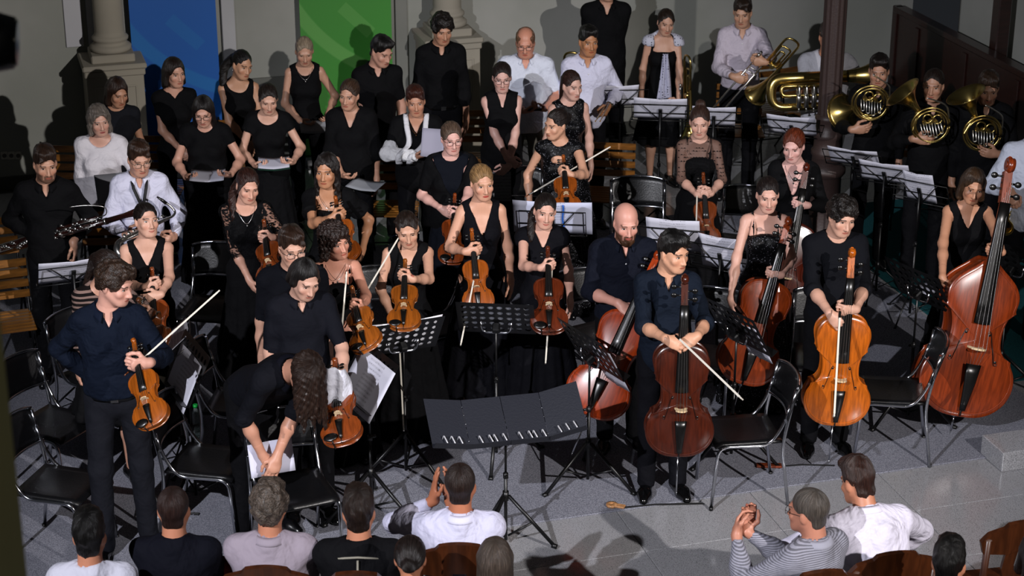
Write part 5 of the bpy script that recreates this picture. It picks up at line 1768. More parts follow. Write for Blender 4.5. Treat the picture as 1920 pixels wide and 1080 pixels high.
def banner(x0, x1, label, a, b_, name):
    u0, _ = on_v(x0, 130, VW - .12); u1, _ = on_v(x1, 130, VW - .12)
    m, nt, b = new_mat(name + '_print'); x = X(nt)
    tc = nd(nt, 'ShaderNodeTexCoord'); sp = nd(nt, 'ShaderNodeSeparateXYZ'); nt.links.new(tc.outputs['Object'], sp.inputs[0])
    X0, Z0 = sp.outputs[0], sp.outputs[2]
    # broad pale curve sweeping across the print, as on the banner
    dd = x.m('SQRT', x.m('ADD', x.m('POWER', x.m('SUBTRACT', X0, .9), 2.0), x.m('POWER', x.m('SUBTRACT', Z0, 2.35), 2.0)))
    arc = x.m('MULTIPLY', x.sm(dd, 1.53, 1.55), x.sm(dd, 1.67, 1.65))
    e = x.m('ADD', x.m('MULTIPLY', X0, .7), x.m('MULTIPLY', Z0, .7)); q = x.m('SUBTRACT', X0, Z0)
    bar = x.m('MULTIPLY', x.m('MULTIPLY', x.sm(x.m('ABSOLUTE', x.m('SUBTRACT', e, 1.03)), .06, .055), x.sm(x.m('ADD', q, 1.5), -.05, -.04)), x.sm(x.m('ADD', q, 1.5), .5, .49))
    nt.links.new(x.mix(x.m('MULTIPLY', x.m('MAXIMUM', arc, x.m('MULTIPLY', bar, .6)), .8), rgb(a), rgb(b_)), b.inputs['Base Color'])
    b.inputs['Roughness'].default_value = .55
    o = empty('banner', ROOM @ mat4(np.eye(3), V((u0 + u1) / 2, VW - .12, 0)), label, 'banner', 'tall printed banners against the wall')
    w = u1 - u0
    link('print', MB().box(V(0, 0, 1.55), (w, .006, 2.9)).mesh('print'), m, o)
    link('foot', MB().box(V(0, 0, .05), (w + .04, .16, .10), bevel=.02).mesh('foot'), plain('aluminium', '#9a9a9c', .35, .9), o)
    link('pole', MB().cyl(V(0, .04, .1), V(0, .04, 3.0), .012).mesh('pole'), plain('aluminium', '#9a9a9c', .35, .9), o)
banner(250, 411, 'tall plain blue banner standing beside the stone column', '#0058ad', '#0b6cb4', 'blue')
banner(566, 736, 'tall plain green banner standing in the middle of the wall', '#37862a', '#5b9c48', 'green')

# wall sockets at far left
for i in range(3):
    u, z = on_v(8 + 13 * i, 291, VW)
    o = empty('wall_socket', ROOM @ mat4(np.eye(3), V(u, VW, z)), ['white wall socket at the far left end of the row', 'white wall socket in the middle of the row of three', 'white wall socket nearest to the bassoon player'][i], 'socket', 'row of wall sockets')
    link('cover', MB().box(V(0, -.008, 0), (.062, .016, .075), bevel=.005).mesh('cover'), plain('socket_plastic', '#b8b5a8', .5), o)
    link('inset', MB().cyl(V(0, -.018, 0), V(0, -.012, 0), .02, n=16).mesh('inset'), plain('socket_dark', '#55534c', .6), o)

# cast-iron column
IRON = plain('painted_iron', '#3a2c29', .5, bump=.1, scale=60)
c = at_z(1539, 460)
o = empty('iron_column', mat4(np.eye(3), c), 'slim brown cast iron column with fluted shaft and ringed base', 'column')
lath_obj('base', [(0, 0), (.165, 0), (.165, .10), (.15, .12), (.135, .14), (.135, .62), (.15, .64), (.165, .66), (.165, .70), (.12, .74)], IRON, o, V(0, 0, 0))
lath_obj('base_rings', [(.12, .72), (.118, .80), (.13, .82), (.13, .85), (.112, .87), (.11, .95), (.122, .97), (.122, 1.0), (.104, 1.02), (.10, 1.10), (.112, 1.12), (.112, 1.14), (.092, 1.16)], IRON, o, V(0, 0, 0))
def flute():
    b = MB(); v = []; f = []; n = 48
    for z in (1.15, 5.4):
        for j in range(n):
            a = 2 * PI * j / n; r = .090 + (.005 if j % 4 < 2 else -.004); v.append((r * math.cos(a), r * math.sin(a), z))
    f = [(j, (j + 1) % n, (j + 1) % n + n, j + n) for j in range(n)]
    return b.add(v, f, True)
link('shaft', flute().mesh('shaft'), IRON, o)

# dark wooden partition with cap rail, parallel to the right wall
DARKW = wood('#2c120c', name='dark_panel_wood', scale=(3, 30, 30), rough=.4)
def at_u(x, y, u):
    d = ray(x, y); t = (u - CAMP @ RU) / (d @ RU); p = CAMP + d * t
    return p @ RV, p[2]
us, z0 = on_v(1683, 12, VW - .35)
v0, v2 = VW - .35, VW - 7.6
part = empty('partition', ROOM @ mat4(np.eye(3), V(us, 0, 0)), 'dark wooden partition with cap rail along the right wall', 'partition')
link('panel', MB().box(V(.025, (v0 + v2) / 2, z0 / 2 - .03), (.05, v0 - v2, z0 - .06)).mesh('panel'), DARKW, part)
link('cap_rail', MB().box(V(.03, (v0 + v2) / 2, z0 - .03), (.14, v0 - v2 + .06, .06), bevel=.012).mesh('cap_rail'), DARKW, part)
link('plinth_board', MB().box(V(.02, (v0 + v2) / 2, .08), (.08, v0 - v2 + .02, .16), bevel=.006).mesh('plinth_board'), DARKW, part)
link('end_post', MB().box(V(.025, v0 + .02, z0 / 2), (.09, .09, z0), bevel=.008).mesh('end_post'), DARKW, part)
for i in range(8):
    link('stile', MB().box(V(-.008, v0 - .45 - .95 * i, z0 * .5), (.016, .08, z0 - .22), bevel=.004).mesh('stile'), DARKW, part)
vp, zp = at_u(1873, 60, us + .16)
o = MB().box(V(us + .17, vp, 2.6), (.13, .13, 5.2), bevel=.01).obj('wooden_post', DARKW, None, ROOM)
tag(o, 'dark square wooden post rising beside the staircase', 'post')

# granite block at the right front edge of the stage
q, q2 = at_z(1878, 886), at_z(1878, 810, .14)
o = MB().box(V(q @ RU + .75, (q @ RV + q2 @ RV) / 2, .07), (1.5, q2 @ RV - q @ RV, .14), bevel=.006).obj('granite_block', GRANITE, None, ROOM)
tag(o, 'low grey granite block at the right end of the carpet edge', 'step')

# pillar close to the camera, lower left
p = at_y(56, 1080, 3.5)
o = MB().box(V(p[0] - .35, 3.25, 2.4), (.70, .5, 4.8), bevel=.02).obj('gallery_pillar', plaster('olive_plaster', '#b5b27a', '#c2be8a'), None)
tag(o, 'olive painted pillar close by at the lower left edge', 'pillar')

# spotlight hanging near the camera, upper left
p = at_y(6, 72, 4.6)
o = empty('spotlight', mat4(rotz(.5) @ rotx(.25), p - V(.16, 0, 0)), 'black stage spotlight hanging at the top left edge', 'spotlight')
link('housing', MB().tube([V(-.12, .05, 0), V(-.02, .01, 0), V(.12, -.05, 0), V(.17, -.07, 0)], [.05, .072, .075, .062], 16).mesh('housing'), BLACKMETAL(), o)
link('yoke', MB().tube(bent([V(0, -.1, .0), V(0, -.1, .16), V(0, .1, .16), V(0, .1, 0)], .04), .012, 8).mesh('yoke'), BLACKMETAL(), o)
link('lens', MB().cyl(V(.168, -.069, 0), V(.176, -.072, 0), .055, n=16).mesh('lens'), plain('lamp_lens', '#222428', .1), o)
link('clamp', MB().cyl(V(0, 0, .15), V(0, 0, .9), .014).mesh('clamp'), BLACKMETAL(), o)

print('TILES', NT)

# ------------------------------------------------------------------ the people
BK = '#0b0b0d'; BK2 = '#0e0e11'; NV = '#0f1420'; GR = '#17181d'
CH, OR = 'singers standing in rows at the back left', 'orchestra players'
def pages(p, a, b_, label, w=.21, h=.15, col='#b9b9c6', name='sheet_music', cat='sheet music', tilt=20, kind='plain', yaw=0, group='papers held by singers', th=.004):
    """small stack of paper held between world points"""
    c = (np.asarray(a) + b_) / 2
    R = p.R @ rotz(math.radians(yaw)) @ rotx(math.radians(-90 + tilt))
    b = MB()
    b.grid(lambda u, v: V((u - .5) * w, -.014 * abs(2 * u - 1) ** 1.4, (v - .5) * h), 10, 4, True, th)
    return tag(b.obj(name, paper_mat(kind, col), None, mat4(R, c)), label, cat, group)

# ---- back row of the choir
p = Person(220, 147, 'woman in dark grey T-shirt with brown bob before the stone plinth', 1.66, yaw=12, head=(22, 18, 0), skin='#b58468', hair=('bob', '#2c1a10'), group=CH, eye=.5)
p.top(GR, .55, 'crew'); p.trousers(); p.shoes(); p.finish()

p = Person(325, 109, 'woman in black short sleeved top standing before the blue banner', 1.70, yaw=18, head=(18, 6, 0), skin='#c4937c', hair=('bob', '#1d120d', {'vol': .008}), group=CH)
p.top(BK, .5, 'v', 1.40, w=1.3); p.trousers(); p.shoes(); p.earrings()
p.setarm('a', V(.0, -.22, .98), n=(0, 1, .2), curl=45); p.setarm('b', V(.10, -.21, .99), n=(0, 1, .2), curl=45); p.finish()

p = Person(456, 95, 'woman in sleeveless black top with long dark curly ponytail', 1.70, yaw=14, head=(26, 12, 8), skin='#b98a6d', hair=('tail', '#0f0b09', {'end': (-.10, .06, -.26), 'mid': (-.09, .12, -.08), 'th': 1.35}), group=CH, eye=.7)
p.top(BK, 0, 'round', 1.36, w=1.2); p.trousers(); p.shoes(); p.earrings()
p.setarm('a', V(.02, -.22, .97), n=(0, 1, .2), curl=40); p.setarm('b', V(.08, -.2, .95), n=(0, 1, .2)); p.finish()

p = Person(570, 72, 'older woman with tied ash blonde hair in sleeveless black top', 1.70, yaw=8, head=(2, 20, 0), skin='#b98c74', hair=('knot', '#8a7a66'), group=CH, eye=.4)
p.top(BK, 0, 'round', 1.37); p.trousers(); p.shoes(); p.necklace(drop=1.37)
a = p.near(572, 232, -.26); p.hold('a', a, f=(.6, -.5, -.3), n=(.2, .5, .8), curl=35); b = p.near(612, 222, -.2); p.hold('b', b, f=(-.2, -.8, -.3), n=(-.5, .3, .8), curl=35)
p.finish(); pages(p, p.near(590, 238, -.30), p.near(590, 238, -.30), 'grey folder held low by the ash blonde woman', .24, .16, '#8a8c90', 'folder', 'folder', tilt=25)

p = Person(718, 70, 'young man in black short sleeved shirt before the green banner', 1.80, 'm', yaw=12, head=(30, 20, 0), skin='#b98a76', hair=('short', '#0c0908', {'vol': .008}), group=CH, eye=.5)
p.top(BK, .75, 'shirt', inf=.02); p.collar(BK, .8); p.trousers(); p.shoes()
p.hold('a', p.near(703, 278, -.1), n=(1, 0, 0), curl=20); p.watch('a'); p.hang('b'); p.finish()

p = Person(830, 28, 'tall young man with dark wavy hair in black long sleeved shirt', 1.86, 'm', yaw=10, head=(8, 16, 0), skin='#b08066', hair=('mop', '#120b07'), group=CH, eye=.5)
p.top(BK, 1.95, 'shirt', inf=.02, hem=.97); p.collar(BK, .6); p.trousers(); p.shoes(); p.belt(); p.finish()

# ---- front row of the choir
p = Person(181, 198, 'grey haired woman in white long sleeved blouse', 1.64, yaw=10, head=(14, 6, -4), skin='#c99a86', hair=('bob', '#6d645c', {'vol': .012, 'wave': .005, 'fringe': 1}), build=1.08, fat=1.15, group=CH, lip='#93343a', eye=.7)
p.top('#d8d4da', 1.45, 'round', 1.38, inf=.02, fold=.4, loose=.02, hem=.93, w=1.15); p.trousers(); p.shoes()
p.hold('a', p.near(158, 410, -.05), n=(1, 0, 0)); g = p.near(215, 352, -.32); p.hold('b', g + V(.06, .02, -.02), f=(-.6, -.6, .1), n=(0, .2, 1), curl=40); p.finish()
pages(p, g, g, 'grey folder with coloured index tabs held by the grey haired woman', .28, .22, '#77787e', 'folder', 'folder', tilt=62, yaw=10)

p = Person(379, 183, 'woman with glasses and long dark hair in black lace sleeved top', 1.63, yaw=2, head=(0, 20, 0), skin='#c4937e', hair=('long', '#120c0b', {'len': -.2}), build=1.12, fat=1.25, group=CH, eye=.6)
p.top(BK, .42, 'round', 1.40, inf=.018, loose=.02); p.skirt(BK, .1, .26); p.shoes(); p.glasses()
a, b = p.near(358, 335, -.28), p.near(422, 330, -.28); p.hold('a', a, f=(.6, -.6, 0), n=(.2, .2, 1), curl=40); p.hold('b', b, f=(-.6, -.6, 0), n=(-.2, .2, 1), curl=40); p.finish()
pages(p, a, b + V(0, -.03, .03), 'thin white choir score held by the woman with glasses', .26, .17, tilt=12)

p = Person(502, 160, 'young woman with dark updo in black top with frilled sleeves', 1.66, yaw=6, head=(8, 20, 0), skin='#c99b85', hair=('updo', '#1a110d'), group=CH, eye=.45)
p.top(BK, .35, 'round', 1.36, inf=.015, flare=.014, w=1.1); p.skirt(BK, .06, .25, folds=14); p.shoes()
a, b = p.near(488, 312, -.28), p.near(540, 306, -.28); p.hold('a', a, f=(.6, -.6, 0), n=(.2, .2, 1), curl=40); p.hold('b', b, f=(-.6, -.6, 0), n=(-.2, .2, 1), curl=40); p.finish()
pages(p, a, b + V(0, -.02, .03), 'open white score in green cover held by the woman with updo', .24, .18, tilt=10)
pages(p, a - V(0, 0, .012), b + V(0, -.02, .018), 'dark green score cover under the white pages', .25, .19, '#0d2a20', 'score_cover', 'folder', tilt=10)

p = Person(656, 150, 'woman with tied brown hair in loose black cardigan glancing sideways', 1.68, yaw=-4, head=(-12, 8, 4), skin='#b98a72', hair=('knot', '#3a281c', {'vol': .008}), build=1.05, group=CH)
p.top(BK, 1.3, 'v', 1.34, inf=.026, loose=.05, hem=.62, flare=.02, name='cardigan'); p.trousers(); p.shoes()
p.hold('a', p.near(652, 332, -.25), f=(.8, -.4, -.2), n=(0, .3, 1), curl=35); p.finish()
g = p.near(686, 348, -.33); pages(p, g, g, 'transparent folder of music held by the woman in cardigan', .27, .17, '#8d9096', 'folder', 'folder', tilt=8, yaw=-22)

p = Person(777, 163, 'woman with short auburn hair and her bandaged arm in a white sling', 1.62, yaw=2, head=(4, 6, -3), skin='#b58268', hair=('short', '#3a1a10', {'vol': .014, 'fringe': 1}), build=1.08, fat=1.15, group=CH)
p.top(BK, .75, 'v', 1.34, inf=.024, loose=.03, hem=.8, w=1.2); p.trousers(); p.shoes(); p.necklace('#6a4a30', 1.36)
a = p.near(788, 293, -.24); p.hold('a', a, f=(.9, -.3, .05), n=(0, .4, 1), curl=40, pole=(-.8, -.2, -.7)); p.hold('b', p.near(812, 292, -.26), f=(-.6, -.5, .3), n=(-.3, .3, .8), curl=40)
A = p.arm['a']
F = Field(); F.cone(A['S'] + (A['E'] - A['S']) * .75, A['E'], .056, .06, k=.02); F.cone(A['E'], A['W'] + A['f'] * .03, .06, .042, k=.02, flat=True)
v, f = F.build(.01, noise=wob(.004, 70, 5, 70)); p.part('bandage', v, f, cloth('#d5d5d8', .9, .6))
S = p.T
mid_ = p.arm['a']['W'] * .6 + p.arm['a']['E'] * .4
for g_ in (-1, 1):
    q = smooth_path([S((g_ * .062, .075, 1.47)), S((g_ * .088, .0, 1.50)), S((g_ * .078, -.10, 1.415)), S((g_ * .062, -.165, 1.29)), mid_ + V(.02 + g_ * .05, -.065, .02), mid_ + V(.01 + g_ * .04, -.03, -.065)], 6)
    n_ = len(q) - 1
    b = MB(); b.grid(lambda u, v: q[min(n_, int(round(u * n_)))] + V((v - .5) * (.034 + .02 * u), -.008 * math.sin(v * PI), 0), n_, 4, True, .006); p.mb('sling', b, cloth('#cfcfd4', .9, .5))
p.finish(); g = p.near(812, 268, -.33); pages(p, g, g, 'clear plastic sleeve with papers held by the bandaged woman', .18, .22, '#9a98a8', 'plastic_sleeve', 'folder', tilt=70, yaw=-15)

p = Person(846, 230, 'young woman with glasses in black cardigan over navy top', 1.66, yaw=6, head=(8, 6, 0), skin='#d9a79a', hair=('knot', '#574538', {'vol': .01}), group=OR, build=1.04)
p.top('#0d1018', 0, 'crew', inf=.012, skirt=(.03, .27)); p.top(BK, .85, 'v', 1.16, inf=.022, w=1.15, hem=.8, name='cardigan', loose=.02); p.shoes(); p.glasses('#5a2a24')
sc = p.near(853, 362, -.24); bt = along(848, 494, sc, LEN['violin'], False)
v12 = stringed('violin', '#8a3c12', bt, sc, 'violin held low by the woman in cardigan and glasses', 'violins held by players')
p.hold('a', p.near(838, 398, -.22), f=(.7, -.4, -.4), n=(.2, .8, -.2), curl=45); p.grip('b', v12.at(.72)); p.finish()

p = Person(941, 118, 'woman with glasses in long sleeveless black tunic with hands crossed', 1.70, yaw=6, head=(-2, 8, 0), skin='#c99d90', hair=('knot', '#1f1613', {'vol': .008}), group=CH)
p.top(BK, 0, 'v', 1.34, inf=.02, loose=.03, hem=.66, w=.6); p.trousers(wide=.02); p.shoes(); p.glasses('#4a2420')
p.hold('a', p.near(962, 306, -.25), f=(.8, -.3, -.6), n=(0, 1, .1), curl=45); p.hold('b', p.near(944, 320, -.28), f=(-.75, -.3, -.5), n=(0, 1, .1), curl=40); p.finish()
g = p.near(938, 350, -.3); pages(p, g, g, 'striped grey score hanging from the crossed hands', .17, .24, '#77787c', tilt=80, kind='music')

p = Person(985, 54, 'older man in white short sleeved shirt holding a clear glass trophy', 1.76, 'm', yaw=2, head=(-4, 14, 0), skin='#c0846c', hair=('ring', '#6b4a34'), build=1.14, fat=1.3, group=CH, jaw=1.12, eye=.7)
p.top('#cdd2e0', .85, 'shirt', inf=.026, fold=.45, loose=.04, hem=.84); p.collar('#cdd2e0', .9); p.placket('#fff'); p.trousers('#6a665e'); p.shoes(); p.glasses('#2a2020')
tp = p.near(1000, 180, -.30); p.hold('a', tp + V(-.03, .02, -.13), f=(.8, -.4, .1), n=(0, 0, 1), curl=40); p.hold('b', tp + V(.05, .03, -.12), f=(-.8, -.5, .1), n=(0, .2, 1), curl=40); p.finish()
m_, nt_, b_ = new_mat('crystal_glass'); b_.inputs['Base Color'].default_value = (.9, .92, .97, 1); b_.inputs['Roughness'].default_value = .12; b_.inputs['Transmission Weight'].default_value = .8
o = empty('glass_trophy', mat4(p.R, tp - V(0, 0, .10)), 'clear glass trophy held at chest height by the man in white', 'trophy')
link('blade', MB().prism([(-.06, .0), (.06, 0), (.085, .10), (.07, .20), (.0, .225), (-.075, .19), (-.08, .08)], -.014, .014).mesh('blade'), m_, o)
link('base', MB().box(V(0, 0, -.012), (.14, .05, .024), bevel=.004).mesh('base'), plain('dark_acrylic', '#16161a', .2), o)

p = Person(1072, 133, 'young woman with red brown hair in black lace topped dress', 1.66, yaw=14, head=(18, 8, 0), skin='#c79c8c', hair=('tail', '#2a1610', {'end': (.0, .12, -.2)}), group=OR)
p.top(BK, 0, 'crew', kind='sequin', skirt=(.03, .27)); p.shoes(); p.finish()

p = Person(1103, 50, 'young man in white long sleeved shirt holding drumsticks', 1.76, 'm', yaw=6, head=(10, 4, 0), skin='#a8734f', hair=('short', '#0b0807', {'vol': .01}), group=OR)
p.top('#c6c6da', 1.9, 'shirt', inf=.022, fold=.5, hem=.88, loose=.02); p.collar('#c6c6da', .8); p.placket('#fff'); p.trousers(); p.shoes()
g = p.near(1130, 208, -.2); p.grip('b', g, f=(-.3, -.7, -.4), n=(-.8, .2, 0)); p.watch('b', '#3a3020'); p.finish()
for q, lb in ((0, 'left'), (1, 'right')):
    st = p.near(1134 + 5 * q, 200, -.22 - .03 * q); en = along(1116 + 9 * q, 228, st, .34, False); d = unit(en - st)
    o = MB().tube([st - d * .07, st + d * .25, st + d * .31, st + d * .335], [.0075, .0065, .004, .006], 8).obj('drumstick', wood('#b08a55', name='hickory'))
    tag(o, '%s of two wooden drumsticks in the young man\'s hand' % lb, 'drumstick', 'drumsticks')

p = Person(1139, -52, 'tall man in black shirt with arms behind his back by the wall', 1.90, 'm', yaw=6, head=(4, 6, 0), skin='#b78a72', hair=('short', '#15100c'), group=OR, build=1.08)
p.top(BK, 1.9, 'v', 1.36, inf=.024, hem=.86, loose=.02, w=.7); p.collar(BK, 1.0); p.trousers(); p.shoes()
for s_ in 'ab': p.setarm(s_, V(-.06 if s_ == 'a' else .06, .2, .98), n=(0, -1, 0), pole=(-.9 if s_ == 'a' else .9, .3, -.2))
p.finish()
o = trombone(at_y(1040, 300, p.pos[1] - .1), along(1040, 98, at_y(1040, 300, p.pos[1] - .1), 1.17, False), 'brass trombone standing upright behind the man in white', 'trombones').o

p = Person(1251, 18, 'young woman in black dress with polka dot sleeves and scarf', 1.64, yaw=4, head=(6, 12, 4), skin='#b98d76', hair=('updo', '#21160f'), group=OR, eye=.6)
p.top(BK, 0, 'square', 1.33, skirt=(.42, .24), w=1.1); p.top('#b3b4c2', .45, 'square', 1.36, inf=.022, hem=1.385, kind='dots', name='bolero', w=1.1, flare=.012); p.bare_legs = True; p.shoes()
b = MB(); b.grid(lambda u, v: p.T(V((u - .5) * (.05 + .10 * v), -.17 - .025 * math.sin(v * 3) + .012 * math.sin(u * 14), 1.34 - .46 * v)), 14, 12, True, .004); p.mb('scarf', b, cloth('#a9aabf', .8, .2, 'dots'))
bt = p.near(1276, 330, -.22); tb = trombone(bt, along(1276, 96, bt, 1.17, False), 'brass trombone held upright by the woman with polka dot sleeves', 'trombones', front=(-1, -.35, 0))
p.grip('b', p.near(1262, 192, -.24), f=(-.8, -.4, .0)); p.finish()

p = Person(1393, -3, 'tall young man in pale shirt holding a slanted trombone', 1.84, 'm', yaw=-6, head=(-8, 14, 0), skin='#b58a70', hair=('short', '#241810', {'vol': .01, 'fringe': 1}), group=OR, eye=.6)
p.top('#b9b0bc', 1.9, 'shirt', inf=.022, fold=.5, hem=.97, loose=.01); p.collar('#b9b0bc', .7); p.placket('#ddd', z0=1.0); p.trousers(); p.shoes()
bt = p.near(1334, 206, -.12); tb = trombone(bt, along(1462, 58, bt, 1.17, False), 'brass trombone held slantwise by the tall man in pale shirt', 'trombones')
p.grip('b', tb.at(.66, .03), f=(-.9, -.3, .1)); p.grip('a', tb.at(.42), f=(.8, -.4, -.2)); p.finish()

p = Person(1555, 42, 'man in white short sleeved shirt behind the iron column with a tuba', 1.78, 'm', yaw=-2, skin='#b07a5e', hair=('short', '#2a1d14'), group=OR, build=1.15, fat=1.2)
p.top('#b5b5bd', .8, 'crew', inf=.026, fold=.45, loose=.03); p.trousers(); p.shoes()
c = p.near(1542, 176, -.34); tb = tuba(c + V(-.06, .06, 0), V(1, .0, .04), 'large brass tuba held sideways behind the iron column', 'brass')
p.hold('a', c + V(.06, .04, .10), f=(.8, -.3, -.5), n=(.1, .8, -.4), curl=40); p.hold('b', c + V(.35, .05, -.12), f=(-.7, -.5, .2), n=(-.2, .8, .4), curl=40); p.finish()

for (x, y, lab, h, hd, hr, cx, cy, hl, roll, bell, bb, gx, gy) in (
    (1650, 104, 'horn player with dark hair standing right of the iron column', 1.78, (-6, 8, 0), ('short', '#120c09', {'vol': .01}), 1632, 193, 'french horn of the player right of the iron column', 8, 232, 1.3, 1612, 243),
    (1753, 130, 'horn player with swept back hair smiling in the middle', 1.78, (-14, 4, 0), ('knot', '#1a100b'), 1745, 235, 'french horn of the smiling middle horn player', -4, 128, .05, 1742, 262),
    (1856, 137, 'horn player with brown hair and short beard at the right', 1.80, (0, 16, 0), ('short', '#2e1f14', {'vol': .012, 'fringe': 1}), 1842, 250, 'french horn with raised bell held by the rightmost horn player', 6, 122, -.05, 1858, 288)):
    p = Person(x, y, lab, h, 'm', yaw=-6, head=hd, skin='#a87c64', hair=hr, group=OR, beard=.55 if 'beard' in lab else 0, eye=.8, smile=.6 if 'smiling' in lab else 0)
    p.top(BK, 1.9, 'shirt', inf=.024, hem=.85, loose=.02); p.collar(BK, .6); p.trousers(); p.shoes()
    c = p.near(cx, cy, -.30); french_horn(c, hl, 'french horns', roll=roll, bell=bell, bellback=bb)
    side = 'a' if gx < x - 20 else 'b'
    p.hold(side, p.near(gx, gy, -.34), f=(.8 if side == 'a' else -.8, -.2, .1), n=(0, 1, .2), curl=35)
    if 'middle' in lab: p.hold('a', p.near(1728, 262, -.3), f=(.8, -.3, 0), n=(0, 1, 0), curl=35); p.hang('b')
    p.finish()

# ---- woodwind players
p = Person(82, 275, 'bearded bassoon player in black shirt at the far left', 1.76, 'm', yaw=10, head=(14, 10, 0), skin='#bd8d74', hair=('short', '#2a1a10', {'vol': .012, 'fringe': 1}), group=OR, beard=.75, eye=.7)
p.top(BK, 1.9, 'shirt', inf=.022, hem=.84, loose=.02); p.collar(BK, .6); p.trousers(); p.shoes()
bt = p.near(2, 468, .12); bs = bassoon(bt, along(256, 392, bt, 1.31, False), 'dark bassoon with silver keys held level by the bearded player', 'bassoon')
p.grip('a', bs.at(.34), f=(.8, -.5, .0), n=(.2, .8, .3)); p.hold('b', p.near(140, 470, -.12), f=(.1, -.3, -1), n=(-1, .1, 0), curl=30); p.finish()

p = Person(259, 267, 'boy in white shirt with round glasses and saxophone strap', 1.70, 'm', yaw=12, head=(12, 12, 0), skin='#c2917a', hair=('short', '#301d12', {'vol': .014, 'fringe': 1}), group=OR, build=.93, eye=.7)
p.top('#c9c9dc', 1.9, 'shirt', inf=.024, fold=.5, loose=.02); p.collar('#d2d2e2', .7); p.trousers(); p.shoes(); p.glasses('#6a5a4a')
for g_ in (-1, 1):
    b = MB(); b.tube([p.T((g_ * .06, .0, 1.50)), p.T((g_ * .045, -.13, 1.42)), p.T((.01, -.16, 1.27))], .011, 6, flat=.4); p.mb('neck_strap', b, plain('webbing', '#08080a', .7))
top_ = p.near(330, 402, -.24); bt = along(214, 458, top_, .67, False)
sx = saxophone(bt, top_, 'silver saxophone held slantwise by the boy with strap', 'saxophone')
p.grip('a', p.near(250, 436, -.26), f=(.7, -.5, .3)); p.grip('b', p.near(318, 445, -.2), f=(-.4, -.7, .1)); p.finish()

# ---- string players
VG, BG, CG = 'violins held by players', 'bows held by players', 'cellos'
def fiddle(p, sx, sy, bx, by, label, dy=-.26, col='#9a4a12', kind='violin', far=False, front=(0, -1, .1)):
    sc = p.near(sx, sy, dy); bt = along(bx, by, sc, LEN[kind], far)
    return stringed(kind, tuple(c_ * .78 for c_ in rgb(col)[:3]), bt, sc, label, VG, front)
def bow_px(p, x0, y0, x1, y1, label, dy=-.3, far=True, kind='violin', front=(0, -1, .3)):
    a = p.near(x0, y0, dy); L = {'violin': .745, 'cello': .715, 'double_bass': .71}[kind]
    return bow(a, along(x1, y1, a, L, far), label, BG, front, kind)

p = Person(270, 380, 'smiling woman in black V-neck dress looking up beside the saxophone', 1.62, yaw=10, head=(22, -10, 4), skin='#cb9c86', hair=('knot', '#160e0b'), group=OR, build=1.06, smile=1.0)
p.top(BK, 0, 'v', 1.30, skirt=(.03, .28), w=1.15, armhole=.015); p.shoes()
v = fiddle(p, 285, 500, 297, 662, 'reddish violin under the two hands of the smiling woman', -.27, '#8c3f14')
p.grip('a', v.at(.80), f=(.8, -.3, .2)); p.hold('b', v.at(.68) + V(.0, -.05, 0), f=(-.85, -.3, -.1), n=(0, 1, -.2), curl=35); p.finish()

p = Person(203, 472, 'woman with dark hair in striped sleeves mostly hidden by the violinist', 1.60, yaw=20, head=(40, 20, 0), skin='#b98a74', hair=('tail', '#1f130e'), group=OR)
p.top('#120e0e', 1.6, 'round', 1.38, kind='bands'); p.skirt(BK, .5, .24); p.bare_legs = True; p.shoes()
v = fiddle(p, 262, 560, 300, 660, 'dark viola behind the front violinist in navy', -.22, '#6b3512', 'viola')
p.grip('b', v.at(.74)); p.hang('a'); p.finish()

p = Person(216, 494, 'young violinist in navy shirt and dark trousers at the front left', 1.87, 'm', yaw=8, head=(58, 14, 0), skin='#cf9a88', hair=('mop', '#2c1d13'), group=OR, step=-.06, stance=.12, nose=1.15)
p.top('#0d1422', 1.9, 'shirt', inf=.024, hem=.985, loose=.03, fold=.5); p.collar('#0f1626', .7); p.trousers('#15161c'); p.shoes('#060607', .18); p.belt()
p.setarm('a', V(-.13, .10, 1.08), f=(.7, .5, -.5), n=(.3, -.2, -1), pole=(-1, .45, .0), curl=30)
v = fiddle(p, 250, 634, 289, 800, 'orange brown violin held by its neck by the front violinist', -.30, '#b35c14')
p.grip('b', v.at(.73), f=(-.8, -.45, .1), off=.035)
a = v.at(.74) + V(-.07, -.05, -.0); bow_px(p, 240, 698, 410, 546, 'pale bow slanting up from the hand of the front violinist', -.44, True); p.finish()

p = Person(466, 318, 'woman with reddish ponytail in black dress with lace sleeves', 1.68, yaw=10, head=(14, 16, 4), skin='#cf9c86', hair=('tail', '#2a130c', {'end': (-.09, -.04, -.28), 'mid': (-.09, .05, -.1), 'side': 1}), group=OR, eye=.45, smile=.6)
p.top(BK, 1.25, 'round', 1.36, inf=.013, cuff=.01, kind='lace', hem=1.0, name='lace_top'); p.top(BK, 0, 'round', 1.36, inf=.012, skirt=(.02, .28)); p.shoes(); p.necklace(drop=1.35)
v = fiddle(p, 495, 412, 512, 530, 'brown violin under the arm of the woman with lace sleeves', -.20, '#8a3f14')
p.grip('b', v.at(.72), f=(-.7, -.6, .1)); p.hold('a', p.near(474, 538, -.15), n=(1, .3, 0), curl=30); bow_px(p, 505, 424, 480, 600, 'pale bow hanging from the hand of the lace sleeved woman', -.30, False); p.finish()

